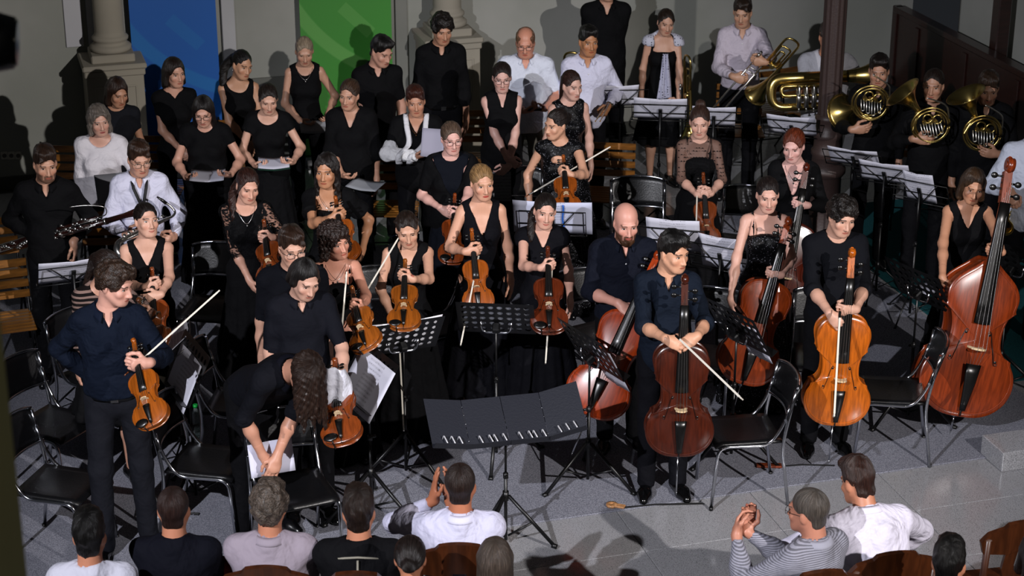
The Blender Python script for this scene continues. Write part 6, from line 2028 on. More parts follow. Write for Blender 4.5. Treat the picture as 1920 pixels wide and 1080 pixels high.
p = Person(612, 288, 'woman with long dark hair in black dress with puff sleeves', 1.70, yaw=4, head=(-14, 2, 0), skin='#b5805f', hair=('long', '#17100d', {'len': -.24, 'wave': .005}), group=OR)
p.top(BK, .62, 'square', 1.34, inf=.016, flare=.03, skirt=(.02, .28), w=1.05); p.shoes(); p.necklace(drop=1.37)
v = fiddle(p, 629, 368, 652, 492, 'orange violin of the woman with puff sleeves', -.25, '#b0581a')
p.grip('a', v.at(.72)); p.hold('b', p.near(677, 480, -.12), n=(-1, .3, 0)); bow_px(p, 641, 396, 686, 552, 'pale bow crossing in front of the puff sleeved woman', -.34, False); p.finish()

p = Person(545, 428, 'man with glasses and brown hair in black shirt behind the conductor', 1.80, 'm', yaw=10, head=(10, 10, -2), skin='#c59680', hair=('short', '#2a1a11', {'vol': .01, 'fringe': 1}), group=OR, beard=.12)
p.top('#0f1016', .95, 'shirt', inf=.024, hem=.84, loose=.02); p.collar('#101117', .7); p.trousers(); p.shoes(); p.glasses('#241b18')
p.hold('a', p.near(492, 705, .0), n=(1, 0, 0)); p.finish()

p = Person(622, 420, 'woman with curly brown hair and necklace in black strap dress', 1.64, yaw=12, head=(26, 4, -8), skin='#cb8f78', hair=('curly', '#23140e', {'len': -.09}), group=OR)
p.top(BK, 0, 'strap', 1.33, skirt=(.02, .27)); p.shoes(); p.necklace(drop=1.37)
v = fiddle(p, 660, 537, 690, 655, 'orange violin of the curly haired woman', -.26, '#b2601c')
p.grip('b', v.at(.68), f=(-.5, -.6, .3)); p.hold('a', p.near(652, 612, -.28), f=(.8, -.3, .1), n=(.1, .5, -.6), curl=50); bow_px(p, 650, 608, 746, 448, 'dark bow held up slantwise by the curly haired woman', -.34, True); p.finish()

p = Person(577, 490, 'man with chin length dark hair in black shirt beside the bowing conductor', 1.74, 'm', yaw=14, head=(16, 22, 4), skin='#c79a86', hair=('long', '#0f0b0a', {'len': -.05, 'vol': .002}), group=OR, beard=.15, eye=.6)
p.top('#101118', .98, 'shirt', inf=.024, hem=.82, loose=.02); p.collar('#12131a', .7); p.trousers(); p.shoes('#060607', .15)
v = fiddle(p, 628, 672, 643, 832, 'reddish viola with a white cloth hanging behind the conductor', -.22, '#96461a', 'viola')
p.grip('b', v.at(.76), f=(-.6, -.6, .2)); p.hang('a'); bow_px(p, 633, 716, 650, 512, 'bow held upright by the man with chin length hair', -.26, True); p.finish()
b = MB(); c = v.at(.60, 0, -.07)
cl = lambda u, w_: c + V((u - .5) * (.13 + .06 * math.sin(w_ * 3)) + .02 * w_, -.05 - .04 * math.sin(u * PI) + .014 * math.sin(u * 13 + w_ * 3), .15 - .33 * w_ * (1 - .35 * u) - .06 * abs(u - .45))
b.grid(cl, 14, 12, True, .003); tag(b.obj('cloth', cloth('#cfd0dc', .9, .4)), 'white cloth draped over the viola beside the conductor', 'cloth')

# the conductor, bowing
p = Person(590, 690, 'long haired conductor in black bowing deeply with a white score', 1.80, 'm', yaw=36, lean=60, head=(4, 42, 0), skin='#c08a72', hair=('hangdown', '#24160f'), stance=.12)
p.top('#0e0f15', 1.05, 'shirt', inf=.026, hem=.86, loose=.02, rolled=True); p.collar('#10111a', .7); p.trousers(); p.shoes()
a = p.near(505, 868, -.36); p.hold('a', a, f=(.5, -.3, -.8), n=(-.3, .9, 0), curl=35, pole=(-.5, .5, -.2)); p.hold('b', a + V(.035, -.035, -.0), f=(-.5, -.3, -.8), n=(.3, .9, 0), curl=40, pole=(.5, .5, -.2)); p.finish()
g = p.near(508, 858, -.30); pages(p, g, g, 'white score pressed to the legs of the bowing conductor', .27, .20, '#cfcfe2', tilt=74, yaw=-12, group=None)

p = Person(761, 400, 'young woman with braided crown of hair in sleeveless black V-neck dress', 1.61, yaw=4, head=(4, 16, -4), skin='#cb9a80', hair=('braid', '#1f140e'), group=OR, eye=.4, smile=.8)
p.top(BK, 0, 'v', 1.30, skirt=(.02, .28)); p.shoes(); p.earrings()
v = fiddle(p, 760, 486, 757, 618, 'golden brown violin of the woman with braided hair', -.27, '#a85a18', far=False)
p.grip('b', v.at(.76)); p.hold('a', p.near(742, 612, -.22), f=(.3, -.5, -.8), n=(.6, .5, 0), curl=50); bow_px(p, 748, 620, 757, 806, 'pale bow hanging down beside the braided hair woman', -.26, False); p.finish()

p = Person(902, 310, 'blonde woman in long black V-neck dress with red lips and bare feet', 1.74, yaw=6, head=(12, 6, -2), skin='#d29d82', hair=('knot', '#8d6c45', {'vol': .007}), group=OR, lip='#b03030')
p.top('#0c0c11', 0, 'v', 1.25, skirt=(.10, .30), w=.88); p.bare_legs = True
v = fiddle(p, 884, 427, 899, 585, 'orange violin of the blonde woman in the centre', -.27, '#b35a16')
p.grip('a', v.at(.74), f=(.85, -.3, .1)); p.hang('b', out=.08, z=.84); bow_px(p, 900, 468, 864, 646, 'pale bow hanging from the hand of the blonde woman', -.34, False); p.finish()

p = Person(1025, 364, 'smiling woman with dark side ponytail in black V-neck dress', 1.60, yaw=2, head=(6, 4, 6), skin='#d2a18d', hair=('tail', '#17100e', {'end': (-.085, -.03, -.22), 'mid': (-.08, .05, -.06)}), group=OR, smile=1.0)
p.top('#0c0c11', .22, 'v', 1.33, skirt=(.02, .28), inf=.016, flare=.012); p.shoes(); p.earrings()
v = fiddle(p, 1027, 462, 1030, 624, 'dark reddish viola of the smiling woman with side ponytail', -.27, '#6e2c12', 'viola')
p.grip('a', v.at(.78), f=(.85, -.3, .2)); p.hang('b', z=.83); bow_px(p, 1036, 492, 1023, 680, 'bow pointing down along the dark viola', -.34, False); p.finish()

p = Person(1046, 205, 'woman looking aside in sequinned black dress with keyhole neckline', 1.64, yaw=-6, head=(-42, 6, 4), skin='#cf9c80', hair=('knot', '#1a100d'), group=OR, build=1.06)
p.top(BK, .12, 'crew', inf=.012, skirt=(.02, .28), kind='sequin'); p.shoes()
b = MB(); b.ball(p.T((0, -.108, 1.345)), (.055, .012, .036), 8); p.mb('keyhole', b, plain('keyhole_skin', '#cf9c80', .5))
v = fiddle(p, 1056, 291, 1064, 402, 'orange violin of the woman in the sequinned dress', -.25, '#b2591a')
p.grip('b', v.at(.72)); p.hold('a', p.near(994, 396, -.1), n=(1, .2, 0)); bow_px(p, 990, 366, 1143, 276, 'dark bow held across by the woman in the sequinned dress', -.34, True); p.finish()

p = Person(1313, 200, 'young woman with topknot in black dress with sheer dotted yoke', 1.68, yaw=-2, head=(-4, 10, 0), skin='#c79a88', hair=('bun', '#33211a'), group=OR, eye=.6)
p.top(BK, 1.2, 'crew', inf=.012, hem=1.02, kind='sheer', name='sheer_yoke', flare=.015); p.top(BK, 0, 'strap', 1.34, inf=.012, skirt=(.25, .27)); p.bare_legs = True; p.shoes()
v = fiddle(p, 1318, 322, 1326, 466, 'brown violin held upright by the woman with topknot', -.24, '#7c3812')
p.grip('a', v.at(.72), f=(.8, -.4, .1)); p.grip('b', v.at(.735), f=(-.8, -.4, .1)); bow_px(p, 1307, 358, 1304, 470, 'bow held upright beside the violin of the woman with topknot', -.30, False); p.finish()

# ---- cellists and bass
def cello(p, sx, sy, bx, by, label, col, dy=-.30, far=False, kind='cello', front=(0, -1, .2), sdy=None):
    bt = p.near(bx, by, dy)
    sc = along(sx, sy, bt, LEN[kind], far) if sdy is None else p.near(sx, sy, sdy)
    v = stringed(kind, col, bt, sc, label, CG if kind == 'cello' else None, front)
    if sdy is not None:
        k_ = min(1.04, max(.93, np.linalg.norm(sc - bt) / LEN[kind])); v.M = v.M @ np.diag([k_, k_, k_, 1.0]); v.o.matrix_local = Matrix(v.M.tolist())
    return v

p = Person(1175, 384, 'bald man with brown beard in dark shirt with rolled sleeves', 1.73, 'm', yaw=6, lean=4, head=(4, 10, 0), skin='#cf9685', hair=('none', '#4a2f1c'), group=OR, beard=.95, build=1.06)
p.top('#11141f', 1.25, 'v', 1.38, inf=.024, hem=.84, loose=.02, fold=.4, w=.7, rolled=True); p.collar('#131723', .9); p.placket('#16181f'); p.trousers(); p.shoes()
F = Field(); F.ell((0, -.068, -.098), (.036, .034, .04), k=.02); F.cone((-.045, -.02, -.07), (.045, -.02, -.07), .02, k=.02); F.ell((0, -.062, -.072), (.024, .02, .012), k=.01, sub=True)
F2 = Field(); F2.ell((0, -.064, -.112), (.038, .032, .036), k=.02)
for g_ in (-1, 1): F2.cone((g_ * .055, -.012, -.055), (g_ * .03, -.056, -.105), .014, .02, k=.02)
vv, ff = F2.build(.006, noise=wob(.0025, 160, 3, 160)); p.part('beard', p.from_head(vv), ff, hairmat('#4a2f1c', True))
v = cello(p, 1228, 492, 1104, 778, 'reddish brown cello leaning against the bald bearded man', '#a2380c', -.52, sdy=-.12, front=(-.25, -1, .3))
p.hold('a', v.at(.62, -.05, -.07), f=(.7, -.5, -.5), n=(.1, .5, -.8), curl=30); p.hold('b', v.at(.62, .10, .02), f=(-.5, -.5, -.6), n=(-.4, .6, -.6), curl=35); p.finish()

p = Person(1262, 437, 'young cellist with short black hair looking right at the front', 1.76, 'm', yaw=4, head=(36, 6, 0), skin='#cf9a7c', hair=('short', '#0b0908', {'vol': .014, 'fringe': 1}), group=OR, build=.97)
p.top('#131a26', 1.15, 'shirt', inf=.024, hem=.86, loose=.02, fold=.45, rolled=True); p.collar('#151d2a', .7); p.placket('#1a2230'); p.trousers('#0d0d12'); p.shoes('#060607', .18)
v = cello(p, 1283, 532, 1271, 848, 'dark brown cello standing before the front cellist', '#4a1a0a', -.44, sdy=-.34)
a = v.at(.63, -.03, -.08); p.hold('a', v.at(.64, -.055, -.11), f=(.8, -.3, -.3), n=(.1, .7, -.5), curl=40); p.hold('b', v.at(.655, .035, -.12), f=(-.8, -.4, -.3), n=(-.1, .7, -.5), curl=45)
bow_px(p, 1266, 628, 1390, 747, 'pale cello bow slanting down from the hands of the front cellist', -.56, False, 'cello'); p.finish()

p = Person(1441, 334, 'young woman in black strap dress holding a red brown cello', 1.68, yaw=-2, head=(4, 10, 0), skin='#d0a08e', hair=('knot', '#1b1210'), group=OR, lip='#b06a66', eye=.75)
p.top(BK, 0, 'strap', 1.34, skirt=(.02, .28), kind='sequin'); p.shoes()
v = cello(p, 1479, 404, 1390, 716, 'red brown cello of the woman in strap dress', '#8c3610', -.50, sdy=-.20)
p.grip('b', v.at(.66, 0, -.06), f=(-.8, -.4, .1)); p.hold('a', v.at(.40, -.2, .05), f=(.2, -.4, -.9), n=(.9, .2, 0), curl=25); p.finish()

p = Person(1489, 244, 'red haired woman in black V-neck top with a cello', 1.70, yaw=-8, head=(-14, 14, 0), skin='#cfa198', hair=('knot', '#5a240f', {'vol': .012}), group=OR, eye=.6)
p.top(BK, 1.9, 'v', 1.24, inf=.016, skirt=(.02, .28)); p.shoes(); p.necklace(drop=1.36)
v = cello(p, 1512, 304, 1456, 598, 'dark reddish cello behind the woman in strap dress', '#551c0c', -.46, sdy=-.18)
p.grip('b', v.at(.74, 0, -.05), f=(-.8, -.4, .1)); p.hang('a'); p.finish()

p = Person(1584, 372, 'young cellist with dark curly hair in black sweater', 1.78, 'm', yaw=2, head=(14, 12, 4), skin='#c99a84', hair=('mop', '#140e0b'), group=OR, eye=.6)
p.top('#0e0f14', 1.2, 'crew', inf=.024, hem=.84, loose=.02, name='sweater', rolled=True); p.trousers(); p.shoes('#060607', .18)
v = cello(p, 1597, 460, 1562, 790, 'bright orange cello standing before the curly haired cellist', '#c46212', -.44, sdy=-.34)
p.hold('a', v.at(.60, -.07, -.09), f=(.6, -.4, -.7), n=(.2, .8, -.2), curl=40); p.grip('b', v.at(.665, 0, -.06), f=(-.85, -.35, .05))
bow_px(p, 1575, 582, 1564, 780, 'cello bow hanging down over the bright orange cello', -.56, False, 'cello'); p.finish()

p = Person(1831, 318, 'woman with shoulder length brown hair in black dress with double bass', 1.70, yaw=-4, head=(2, 12, 6), skin='#b98568', hair=('bob', '#3c2817', {'vol': .006}), group=OR, eye=.6)
p.top(BK, 0, 'v', 1.30, skirt=(.02, .27), w=1.1); p.shoes()
v = cello(p, 1888, 306, 1790, 772, 'large reddish brown double bass leaning at the right', '#8a3410', -.72, kind='double_bass', front=(.1, -1, .2), sdy=-.32)
p.grip('b', v.at(.64, 0, -.10), f=(-.85, -.35, .1)); p.hold('a', v.at(.47, -.24, .06), f=(.3, -.4, -.8), n=(.9, .3, 0), curl=20); p.finish()

p = Person(1948, 205, 'man in white shirt with trumpet cut off by the right edge', 1.80, 'm', yaw=-10, head=(0, 8, 0), skin='#b98a72', hair=('short', '#2a1d14'), group=OR, build=1.05)
p.top('#bcc2d2', 1.9, 'shirt', inf=.024, fold=.45, loose=.02); p.collar('#bcc2d2', .7); p.trousers(); p.shoes()
a = p.near(1889, 408, -.22); trumpet(a, along(1908, 372, a, .5, True), 'brass trumpet at the right edge held by the man in white', 'trumpet')
p.grip('a', p.near(1898, 370, -.24), f=(.2, -.6, -.6)); p.finish()

# ---- audience, seen from behind
AU = 'audience members seated in front'
def listener(x, y, label, h=1.74, sex='m', col='#bcbcc8', hair=('short', '#120c09'), sleeve=.6, yaw=180, lean=0, head=(0, 0, 0), neck='tee', kind='cloth', skin_='#b5785c', build=1.05, chair=None, fold=.35, arms=None, collar=None, glasses=None, fat=1.1, cyaw=None):
    p = Person(x, y, label, h, sex, yaw=yaw, lean=lean, head=head, skin=skin_, hair=hair, seated=True, group=AU, build=build, fat=fat)
    p.top(col, sleeve, neck, inf=.024, hem=.86, fold=fold, kind=kind, loose=.02); p.trousers('#16161c'); p.shoes('#0a0a0b', .4)
    if collar: p.collar(collar, .5)
    if glasses: p.glasses(glasses)
    for s_ in 'ab':
        g_ = p.sgn(s_); p.setarm(s_, V(g_ * .12, -.34, .60), n=(0, 0, -1), f=(-g_ * .2, -1, -.1))
    if arms: arms(p)
    p.finish()
    if chair: hall_chair(p.W(V(0, -.04, 0)), yaw if cyaw is None else cyaw, chair)
    return p
listener(163, 966, 'man with thick black hair in white T-shirt seated at the far left', col='#b9b9c6', hair=('short', '#0a0807', {'vol': .016}), chair='carved wooden chair under the man with thick black hair')
listener(322, 917, 'man with short brown hair in navy sweater beside the far left listener', col='#0a0b14', hair=('buzz', '#2a1813'), sleeve=1.9, chair=None, build=1.1)
listener(503, 912, 'man with grey curly hair in beige shirt', col='#8f8590', hair=('mop', '#4a4038'), sleeve=1.9, collar='#8f8590', build=1.14, chair='carved wooden chair behind the grey haired man in beige')
pd = listener(671, 922, 'person with dark brown hair in black jacket with pale back piping', col='#0a0a0d', hair=('short', '#1f130d', {'vol': .014}), sleeve=1.9, build=1.1, chair='carved wooden chair behind the black jacket with piping')
for pts in ([(0, .128, 1.44), (0, .158, 1.34), (0, .165, 1.22), (0, .16, 1.05)], [(-.13, .085, 1.425), (0, .125, 1.455), (.13, .085, 1.425)]):
    b = MB(); b.tube([pd.T(q) for q in pts], .006, 6); pd.clothes = []; link('piping', b.mesh('piping'), plain('piping_thread', '#8f8a7c', .8), pd.obj)
def clap(p):
    p.setarm('b', V(.14, -.17, 1.09), f=(-.05, -.1, 1), n=(-1, -.2, 0), curl=10, pole=(.8, .1, -.6)); p.setarm('a', V(.06, -.20, 1.08), f=(.05, -.1, 1), n=(1, -.1, 0), curl=10, pole=(.3, -.2, -.8))
listener(862, 873, 'man with cropped hair in white shirt clapping', col='#bdbcd2', hair=('buzz', '#241712'), sleeve=1.9, collar='#c6c5da', arms=clap, skin_='#a9694c', fold=.5, build=1.12, chair='carved wooden chair behind the clapping man in white')
def fold_hands(p):
    p.setarm('a', V(.10, -.36, 1.02), f=(-.5, -.4, .7), n=(.6, .5, .2), curl=40, pole=(-.4, .2, -.8)); p.setarm('b', V(.17, -.36, 1.02), f=(-.5, -.4, .7), n=(-.6, .5, .2), curl=40, pole=(.6, .2, -.8))
listener(1521, 918, 'grey haired man with dark glasses in striped shirt with folded hands', col='#8f8f9c', kind='stripes', hair=('buzz', '#4b443e'), sleeve=1.9, collar='#8f8f9c', yaw=218, head=(14, 4, 0), glasses='#0c0a0a', skin_='#b07660', arms=fold_hands, chair='carved wooden chair behind the man in striped shirt', cyaw=190)
def akimbo(p):
    for s_ in 'ab':
        g_ = p.sgn(s_); p.setarm(s_, V(g_ * .22, -.38, .66), n=(0, 0, -1), f=(-g_ * .5, -.8, -.2), pole=(g_ * 1.0, .1, .35))
listener(1606, 860, 'brown haired man in white shirt leaning forward', col='#cfcbdc', hair=('short', '#2c150c', {'vol': .014}), sleeve=1.9, collar='#d4d0e0', yaw=196, lean=22, head=(10, 14, 0), fold=.6, build=1.3, arms=akimbo, skin_='#b5785c', chair='carved wooden chair behind the leaning man in white', cyaw=190)
listener(768, 1010, 'listener with dark bun seated in the second row at centre', h=1.62, sex='f', col='#0c0c10', hair=('knot', '#150d0a', {'vol': .016}), sleeve=.6, build=1.0)
listener(928, 1014, 'listener with straight grey brown hair at the bottom centre', h=1.62, sex='f', col='#3a3436', hair=('long', '#473c34', {'vol': .01}), sleeve=1.5, build=1.0)
listener(1782, 1018, 'listener with black hair at the bottom right', h=1.66, col='#101014', hair=('short', '#0a0807', {'vol': .014}), sleeve=.6, head=(-20, 0, 0))
listener(1950, 1000, 'listener in red with white cuff at the right edge', h=1.70, sex='f', col='#7a2616', hair=('bob', '#1f1510'), sleeve=1.5)

# ------------------------------------------------------------------ chairs
tube_chair(100, 792, 62, 'black tube chair left of the front violinist, farther one')
tube_chair(112, 905, 74, 'black tube chair left of the front violinist, nearer one')
tube_chair(190, 700, 50, 'black tube chair behind the front violinist in navy')
tube_chair(398, 575, -10, 'black tube chair with empty back beside the smiling woman')
tube_chair(452, 752, 84, 'black tube chair seen edge on behind the conductor')
tube_chair(390, 862, 78, 'black tube chair at the left knee of the bowing conductor')
tube_chair(553, 914, 24, 'black tube chair half hidden right of the conductor\'s legs')
tube_chair(712, 624, 0, 'black tube chair between the curly haired and braided women')
tube_chair(832, 606, -60, 'black tube chair left of the blonde woman')
tube_chair(968, 420, 0, 'black tube chair behind the stand with two white sheets')
tube_chair(1198, 440, 0, 'black tube chair with chrome rim behind the bald man')
tube_chair(1112, 628, 30, 'black tube chair left of the bald man')
tube_chair(1392, 804, -82, 'black tube chair right of the dark brown cello')
tube_chair(1672, 730, -96, 'black tube chair between orange cello and double bass')
tube_chair(1390, 458, -20, 'black tube chair behind the woman in strap dress')
tube_chair(1322, 668, -20, 'black tube chair behind the front cellist')
tube_chair(1540, 668, -10, 'black tube chair behind the curly haired cellist')

slat_chair(1138, 366, -8, 'empty folding slat chair behind the sequinned dress')
slat_chair(1388, 246, 0, 'folding slat chair behind the topknot woman')
slat_chair(1445, 205, 20, 'folding slat chair left of the tuba')
slat_chair(1522, 208, 30, 'folding slat chair under the tuba')
slat_chair(112, 372, -4, 'folding slat chair behind the bearded bassoon player')
slat_chair(205, 500, 4, 'folding slat chair behind the boy with saxophone')
slat_chair(300, 352, 0, 'folding slat chair behind the woman with glasses')
slat_chair(450, 320, 0, 'folding slat chair between the lace and updo singers')
slat_chair(738, 392, 0, 'folding slat chair left of the woman with sling')
slat_chair(880, 300, 0, 'folding slat chair left of the woman in tunic')
slat_chair(1046, 344, 0, 'folding slat chair behind the woman in sequinned dress')
slat_chair(8, 606, 20, 'folding slat chair beside the bassoon at the left edge')
slat_chair(-10, 520, 20, 'folding slat chair under the bassoon at the left edge')
slat_chair(1720, 330, -10, 'folding slat chair between the horn players')

# hall chairs without a visible sitter
hall_chair(at_z(1868, 1120, .45), 190, 'empty carved wooden chair at the lower right')
q = at_z(385, 1140, .45)
o = empty('red_chair', on_floor(q, 180), 'red upholstered chair behind the man in navy sweater', 'chair')
link('backrest', MB().grid(lambda u, v: V(-.23 + .46 * u, .20 + .07 * v - .03 * math.sin(PI * u), .50 + .42 * v - .03 * abs(2 * u - 1) ** 3 * v), 10, 6, True, .04).mesh('backrest'), cloth('#5e1418', .9, .2), o)
link('seat', MB().box(V(0, 0, .43), (.46, .44, .07), bevel=.02).mesh('seat'), cloth('#5e1418', .9, .2), o)
for gx in (-1, 1):
    for gy in (-1, 1): link('leg', MB().cyl(V(gx * .2, gy * .19, 0), V(gx * .19, gy * .18, .40), .014, .018).mesh('leg'), wood('#3a1d0c', name='chair_leg_wood'), o)
    link('back_post', MB().cyl(V(gx * .2, .2, .42), V(gx * .2, .235, .7), .014).mesh('back_post'), wood('#3a1d0c', name='chair_leg_wood'), o)

# ------------------------------------------------------------------ music stands
SG = 'folding wire music stands'
wire_stand(138, 515, 1.05, 20, 'wire music stand with two sheets before the bassoon player', 40, 'double sheet of music on the stand before the bassoon player', .46, .26)
blue = paper_mat('music', '#c2c6dc')
wire_stand(1036, 420, 1.12, -6, 'wire music stand behind the smiling woman with side ponytail', 24, 'wide sheet of music with blue strip behind the smiling woman', .56, .30, pmat=blue)
link('marker_stroke', MB().grid(lambda u, v: V(.07 + .012 * u + .004 * math.sin(9 * v), -.003, .01 + .28 * v), 1, 10, True, .001).mesh('marker_stroke'), plain('blue_ink', '#1f5fc0', .7), LAST['sheet'])
wire_stand(1262, 452, 1.02, -14, 'wire music stand right of the bald man', 26, 'sheet of music on the stand right of the bald man', .38, .30)
wire_stand(1350, 486, 1.0, -28, 'wire music stand left of the woman in strap dress', 24, 'sheet of music left of the woman in strap dress', .30, .30)
wire_stand(1238, 212, 1.12, -6, 'wire music stand before the polka dot sleeves', 38, 'double sheet of music before the polka dot sleeves', .44, .28)
wire_stand(1163, 186, 1.10, 4, 'wire music stand right of the young man with drumsticks', 34, 'sheet of music right of the young man with drumsticks', .30, .26)
wire_stand(1338, 225, 1.05, -6, 'wire music stand before the slanted trombone', 38, 'sheet of music before the slanted trombone', .36, .26)
wire_stand(1484, 242, 1.05, -18, 'wire music stand before the tuba', 40, 'sheet of music before the tuba', .40, .26)
wire_stand(1600, 300, 1.0, -24, 'wire music stand right of the iron column base', 44, 'sheet of music right of the iron column base', .40, .24)
wire_stand(1658, 330, 1.0, -26, 'wire music stand before the horn player beside the column', 40, 'sheet of music before the horn player beside the column', .40, .26)
wire_stand(1724, 362, 1.02, -34, 'wire music stand before the smiling horn player', 30, 'single sheet of music before the smiling horn player', .24, .30)

orchestra_stand(756, 632, .98, 22, 'perforated music stand with white dots before the braided woman', 34, 'sheet of music behind the white dotted stand', w=.50, a0=-60, pw=.48, ph=.33, pmat=paper_mat('plain', '#f2f2fa'))
orchestra_stand(930, 597, 1.0, -6, 'perforated music stand before the blonde woman', 34, 'sheet of music behind the stand of the blonde woman', a0=-90, pmat=paper_mat('plain', '#6e7078'))
orchestra_stand(1106, 655, .95, -58, 'perforated music stand seen from the side before the bald man', 30, 'sheet of music sliding off the stand before the bald man', a0=30, off=(.10, -.12), ph=.34, pw=.26)
orchestra_stand(1382, 612, .95, -56, 'perforated music stand seen from the side before the strap dress', 30, 'sheet of music hanging from the stand before the strap dress', off=(.08, -.10), pw=.24)
orchestra_stand(1722, 535, 1.0, -56, 'perforated music stand seen from the side left of the double bass', 30, None)
orchestra_stand(1895, 490, 1.0, -40, 'perforated music stand behind the double bass at the right edge', 30, None)
orchestra_stand(352, 690, .92, 116, 'perforated music stand turned sideways right of the front violinist', 26, 'sheet of music lit on the stand right of the front violinist', a0=10, off=(-.02, -.06), pw=.40, ph=.32)
orchestra_stand(690, 706, .95, 120, 'perforated music stand turned sideways right of the conductor', 34, 'printed sheet of music on the sideways stand by the conductor', a0=-30, w=.48, pw=.46, ph=.34, off=(-.04, -.05))
wire_stand(330, 640, .95, 100, 'wire music stand with folded desk behind the front violinist', 50, 'sheet of music seen edge on behind the front violinist', .30, .22)

# conductor's wide folding stand
z = .82; c = at_z(948, 794, z)
M = on_floor(c, 13); o = empty('conductor_stand', M, 'wide black folding conductor stand with clips in the foreground', 'music stand')
tripod(o, z - .02, .30, .34, None, a0=-20, r=.012)
R = np.stack([V(1, 0, 0), V(0, -math.cos(math.radians(52)), math.sin(math.radians(52))), V(0, math.sin(math.radians(52)), math.cos(math.radians(52)))], 1)
R = np.stack([V(1, 0, 0), unit(V(0, math.cos(1.0), -math.sin(1.0))), unit(V(0, math.sin(1.0), math.cos(1.0)))], 1)
BOARD = plain('black_board', '#1d1f28', .55, bump=.1, scale=80)
w = .238
specs = [(-.47, 0, 26), (-.235, 0, 0), (0, 0, 0), (.235, 0, -30)]
hinge = {0: -.235, 3: .235}
for i in range(4):
    if i in (1, 2): Q = mat4(R, V(0, 0, z)) @ mat4(np.eye(3), V(-w if i == 1 else 0, 0, 0))
    elif i == 0: Q = mat4(R, V(0, 0, z)) @ mat4(np.eye(3), V(-w, 0, 0)) @ mat4(rotz(math.radians(14)), V(0, 0, 0)) @ mat4(np.eye(3), V(-w, 0, 0))
    else: Q = mat4(R, V(0, 0, z)) @ mat4(np.eye(3), V(w, 0, 0)) @ mat4(rotz(math.radians(-22)), V(0, 0, 0))
    pn = link('desk_panel', MB().box(V(w / 2, 0, .02), (w - .003, .005, .34), bevel=.001).mesh('desk_panel'), BOARD, o, Q)
    link('shelf_lip', MB().box(V(w / 2, -.03, -.15), (w - .003, .055, .004)).mesh('shelf_lip'), BOARD, pn)
    for q, fx in enumerate((.25, .5, .62, .85) if i in (1, 2) else (.3, .5, .7)):
        link('clip', MB().tube(bent([V(w * fx, -.004, -.09), V(w * fx, -.03, -.08), V(w * fx + .016, -.03, -.135), V(w * fx + .016, -.004, -.13)], .01, 3), .0042, 6).mesh('clip'), plain('bright_clip', '#d0d0d4', .35, .3), pn)
    if i in (0, 2):
        for q in range(5): link('rivet', MB().ball(V(w - .002, -.004, -.1 + .06 * q), .004, 4).mesh('rivet'), CHROME(), pn)

# ------------------------------------------------------------------ odds and ends on the floor
def strap_stop(x0, y0, x1, y1, xe, ye, label, col, n=1):
    a, b_, e = at_z(x0, y0, .02), at_z(x1, y1, .02), at_z(xe, ye, .02)
    o = empty('endpin_stop', mat4(np.eye(3), V(a[0], a[1], 0)), label, 'endpin stop', 'cello endpin stops on the floor')
    d = unit(b_ - a); L = np.linalg.norm(b_ - a); R_ = np.stack([d, np.cross(V(0, 0, 1), d), V(0, 0, 1)], 1)
    bd = MB()
    if n: bd.lathe([(0, .0), (.035, 0), (.037, .008), (.035, .016), (.012, .017), (.010, .012), (0, .012)], 18, V(0, 0, .010)); bd.box(R_ @ V(L / 2 + .01, 0, 0) + V(0, 0, .018), (L * .75, .045, .014), R_, .005)
    else: bd.box(R_ @ V(L / 2, 0, 0) + V(0, 0, .019), (L, .055, .016), R_, .005)
    link('block', bd.mesh('block'), wood(col, name='stop_wood', rough=.4), o)
    link('strap', MB().tube([b_ - V(a[0], a[1], .004), (b_ * .6 + e * .4) - V(a[0], a[1], .006) + V(0, .02, 0), e - V(a[0], a[1], .006)], .010, 6, flat=.3).mesh('strap'), plain('strap_webbing', '#0a0a0b', .8), o)
strap_stop(1147, 946, 1172, 950, 1318, 942, 'pale wooden endpin stop with black strap at the carpet edge', '#c08a5a')
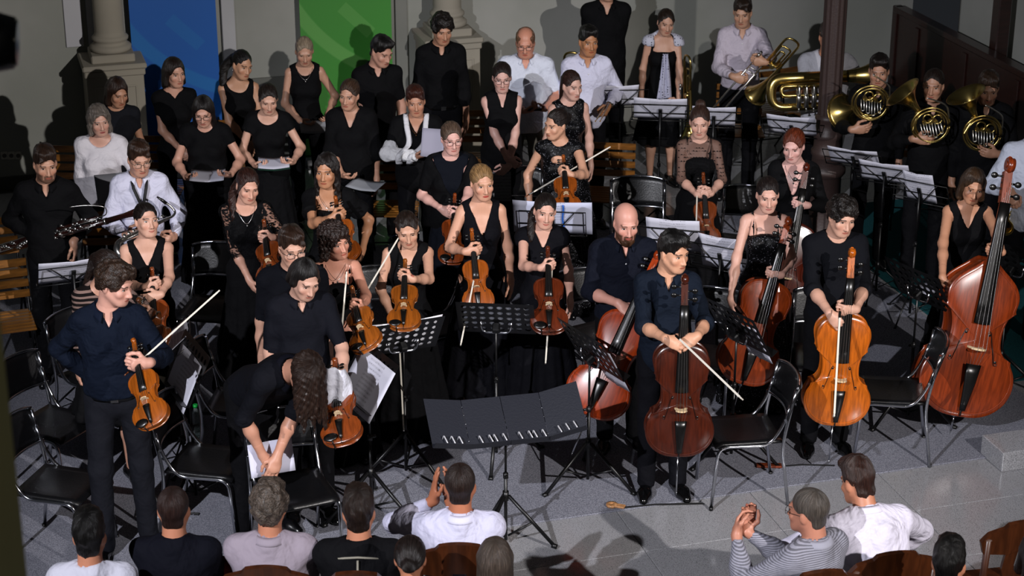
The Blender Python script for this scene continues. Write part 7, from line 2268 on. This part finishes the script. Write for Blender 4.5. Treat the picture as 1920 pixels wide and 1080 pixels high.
strap_stop(1418, 872, 1466, 873, 1565, 871, 'reddish wooden endpin stop with flat black strap', '#7a3316', 0)
def floor_sheet(x, y, yaw, label, w=.21, h=.30, col='#c2c2d0'):
    p_ = at_z(x, y, .012); o = MB().grid(lambda u, v: V((u - .5) * w, (v - .5) * h, .003 * math.sin(3 * u)), 6, 6, True, .001).obj('sheet_music', paper_mat('plain', col), None, mat4(rotz(math.radians(yaw)), p_ + V(0, 0, .003)))
    tag(o, label, 'sheet music', 'loose sheets on the floor')
floor_sheet(288, 952, 4, 'loose grey sheet lying on the floor behind the seated man in navy', col='#8f9096')
floor_sheet(1742, 540, -60, 'loose white sheet lying on the teal carpet by the stand')
p_ = at_z(370, 820)
o = empty('water_bottle', mat4(np.eye(3), p_ + V(0, 0, .010)), 'clear water bottle with green cap on the floor behind the violinist', 'bottle')
m_, nt_, b_ = new_mat('clear_plastic'); b_.inputs['Base Color'].default_value = (.75, .85, .85, 1); b_.inputs['Transmission Weight'].default_value = .9; b_.inputs['Roughness'].default_value = .1
link('body', MB().lathe([(0, 0), (.032, 0), (.034, .01), (.034, .14), (.030, .17), (.013, .205), (.013, .215)], 18).mesh('body'), m_, o)
link('cap', MB().cyl(V(0, 0, .215), V(0, 0, .235), .016, n=14).mesh('cap'), plain('green_plastic', '#0f9a3a', .4), o)
for i, (x, y, yw) in enumerate(((388, 898, 30), (363, 962, -5), (1230, 1020, 40))):
    if i == 2: continue
    p_ = at_z(x, y, .02); o = empty('clothes_peg', mat4(rotz(math.radians(yw)), V(p_[0], p_[1], .010)), ['dark clothes peg lying on the carpet beside the tube chair', 'dark clothes peg lying beside the loose sheet'][i], 'clothes peg', 'dark clothes pegs on the floor')
    for g_ in (-1, 1): link('jaw', MB().box(V(0, g_ * .006, .006), (.07, .008, .011), rotz(g_ * .06), .002).mesh('jaw'), plain('peg_plastic', '#121214', .5), o)
    link('spring', MB().cyl(V(0, -.012, .006), V(0, .012, .006), .005, n=8).mesh('spring'), CHROME(), o)
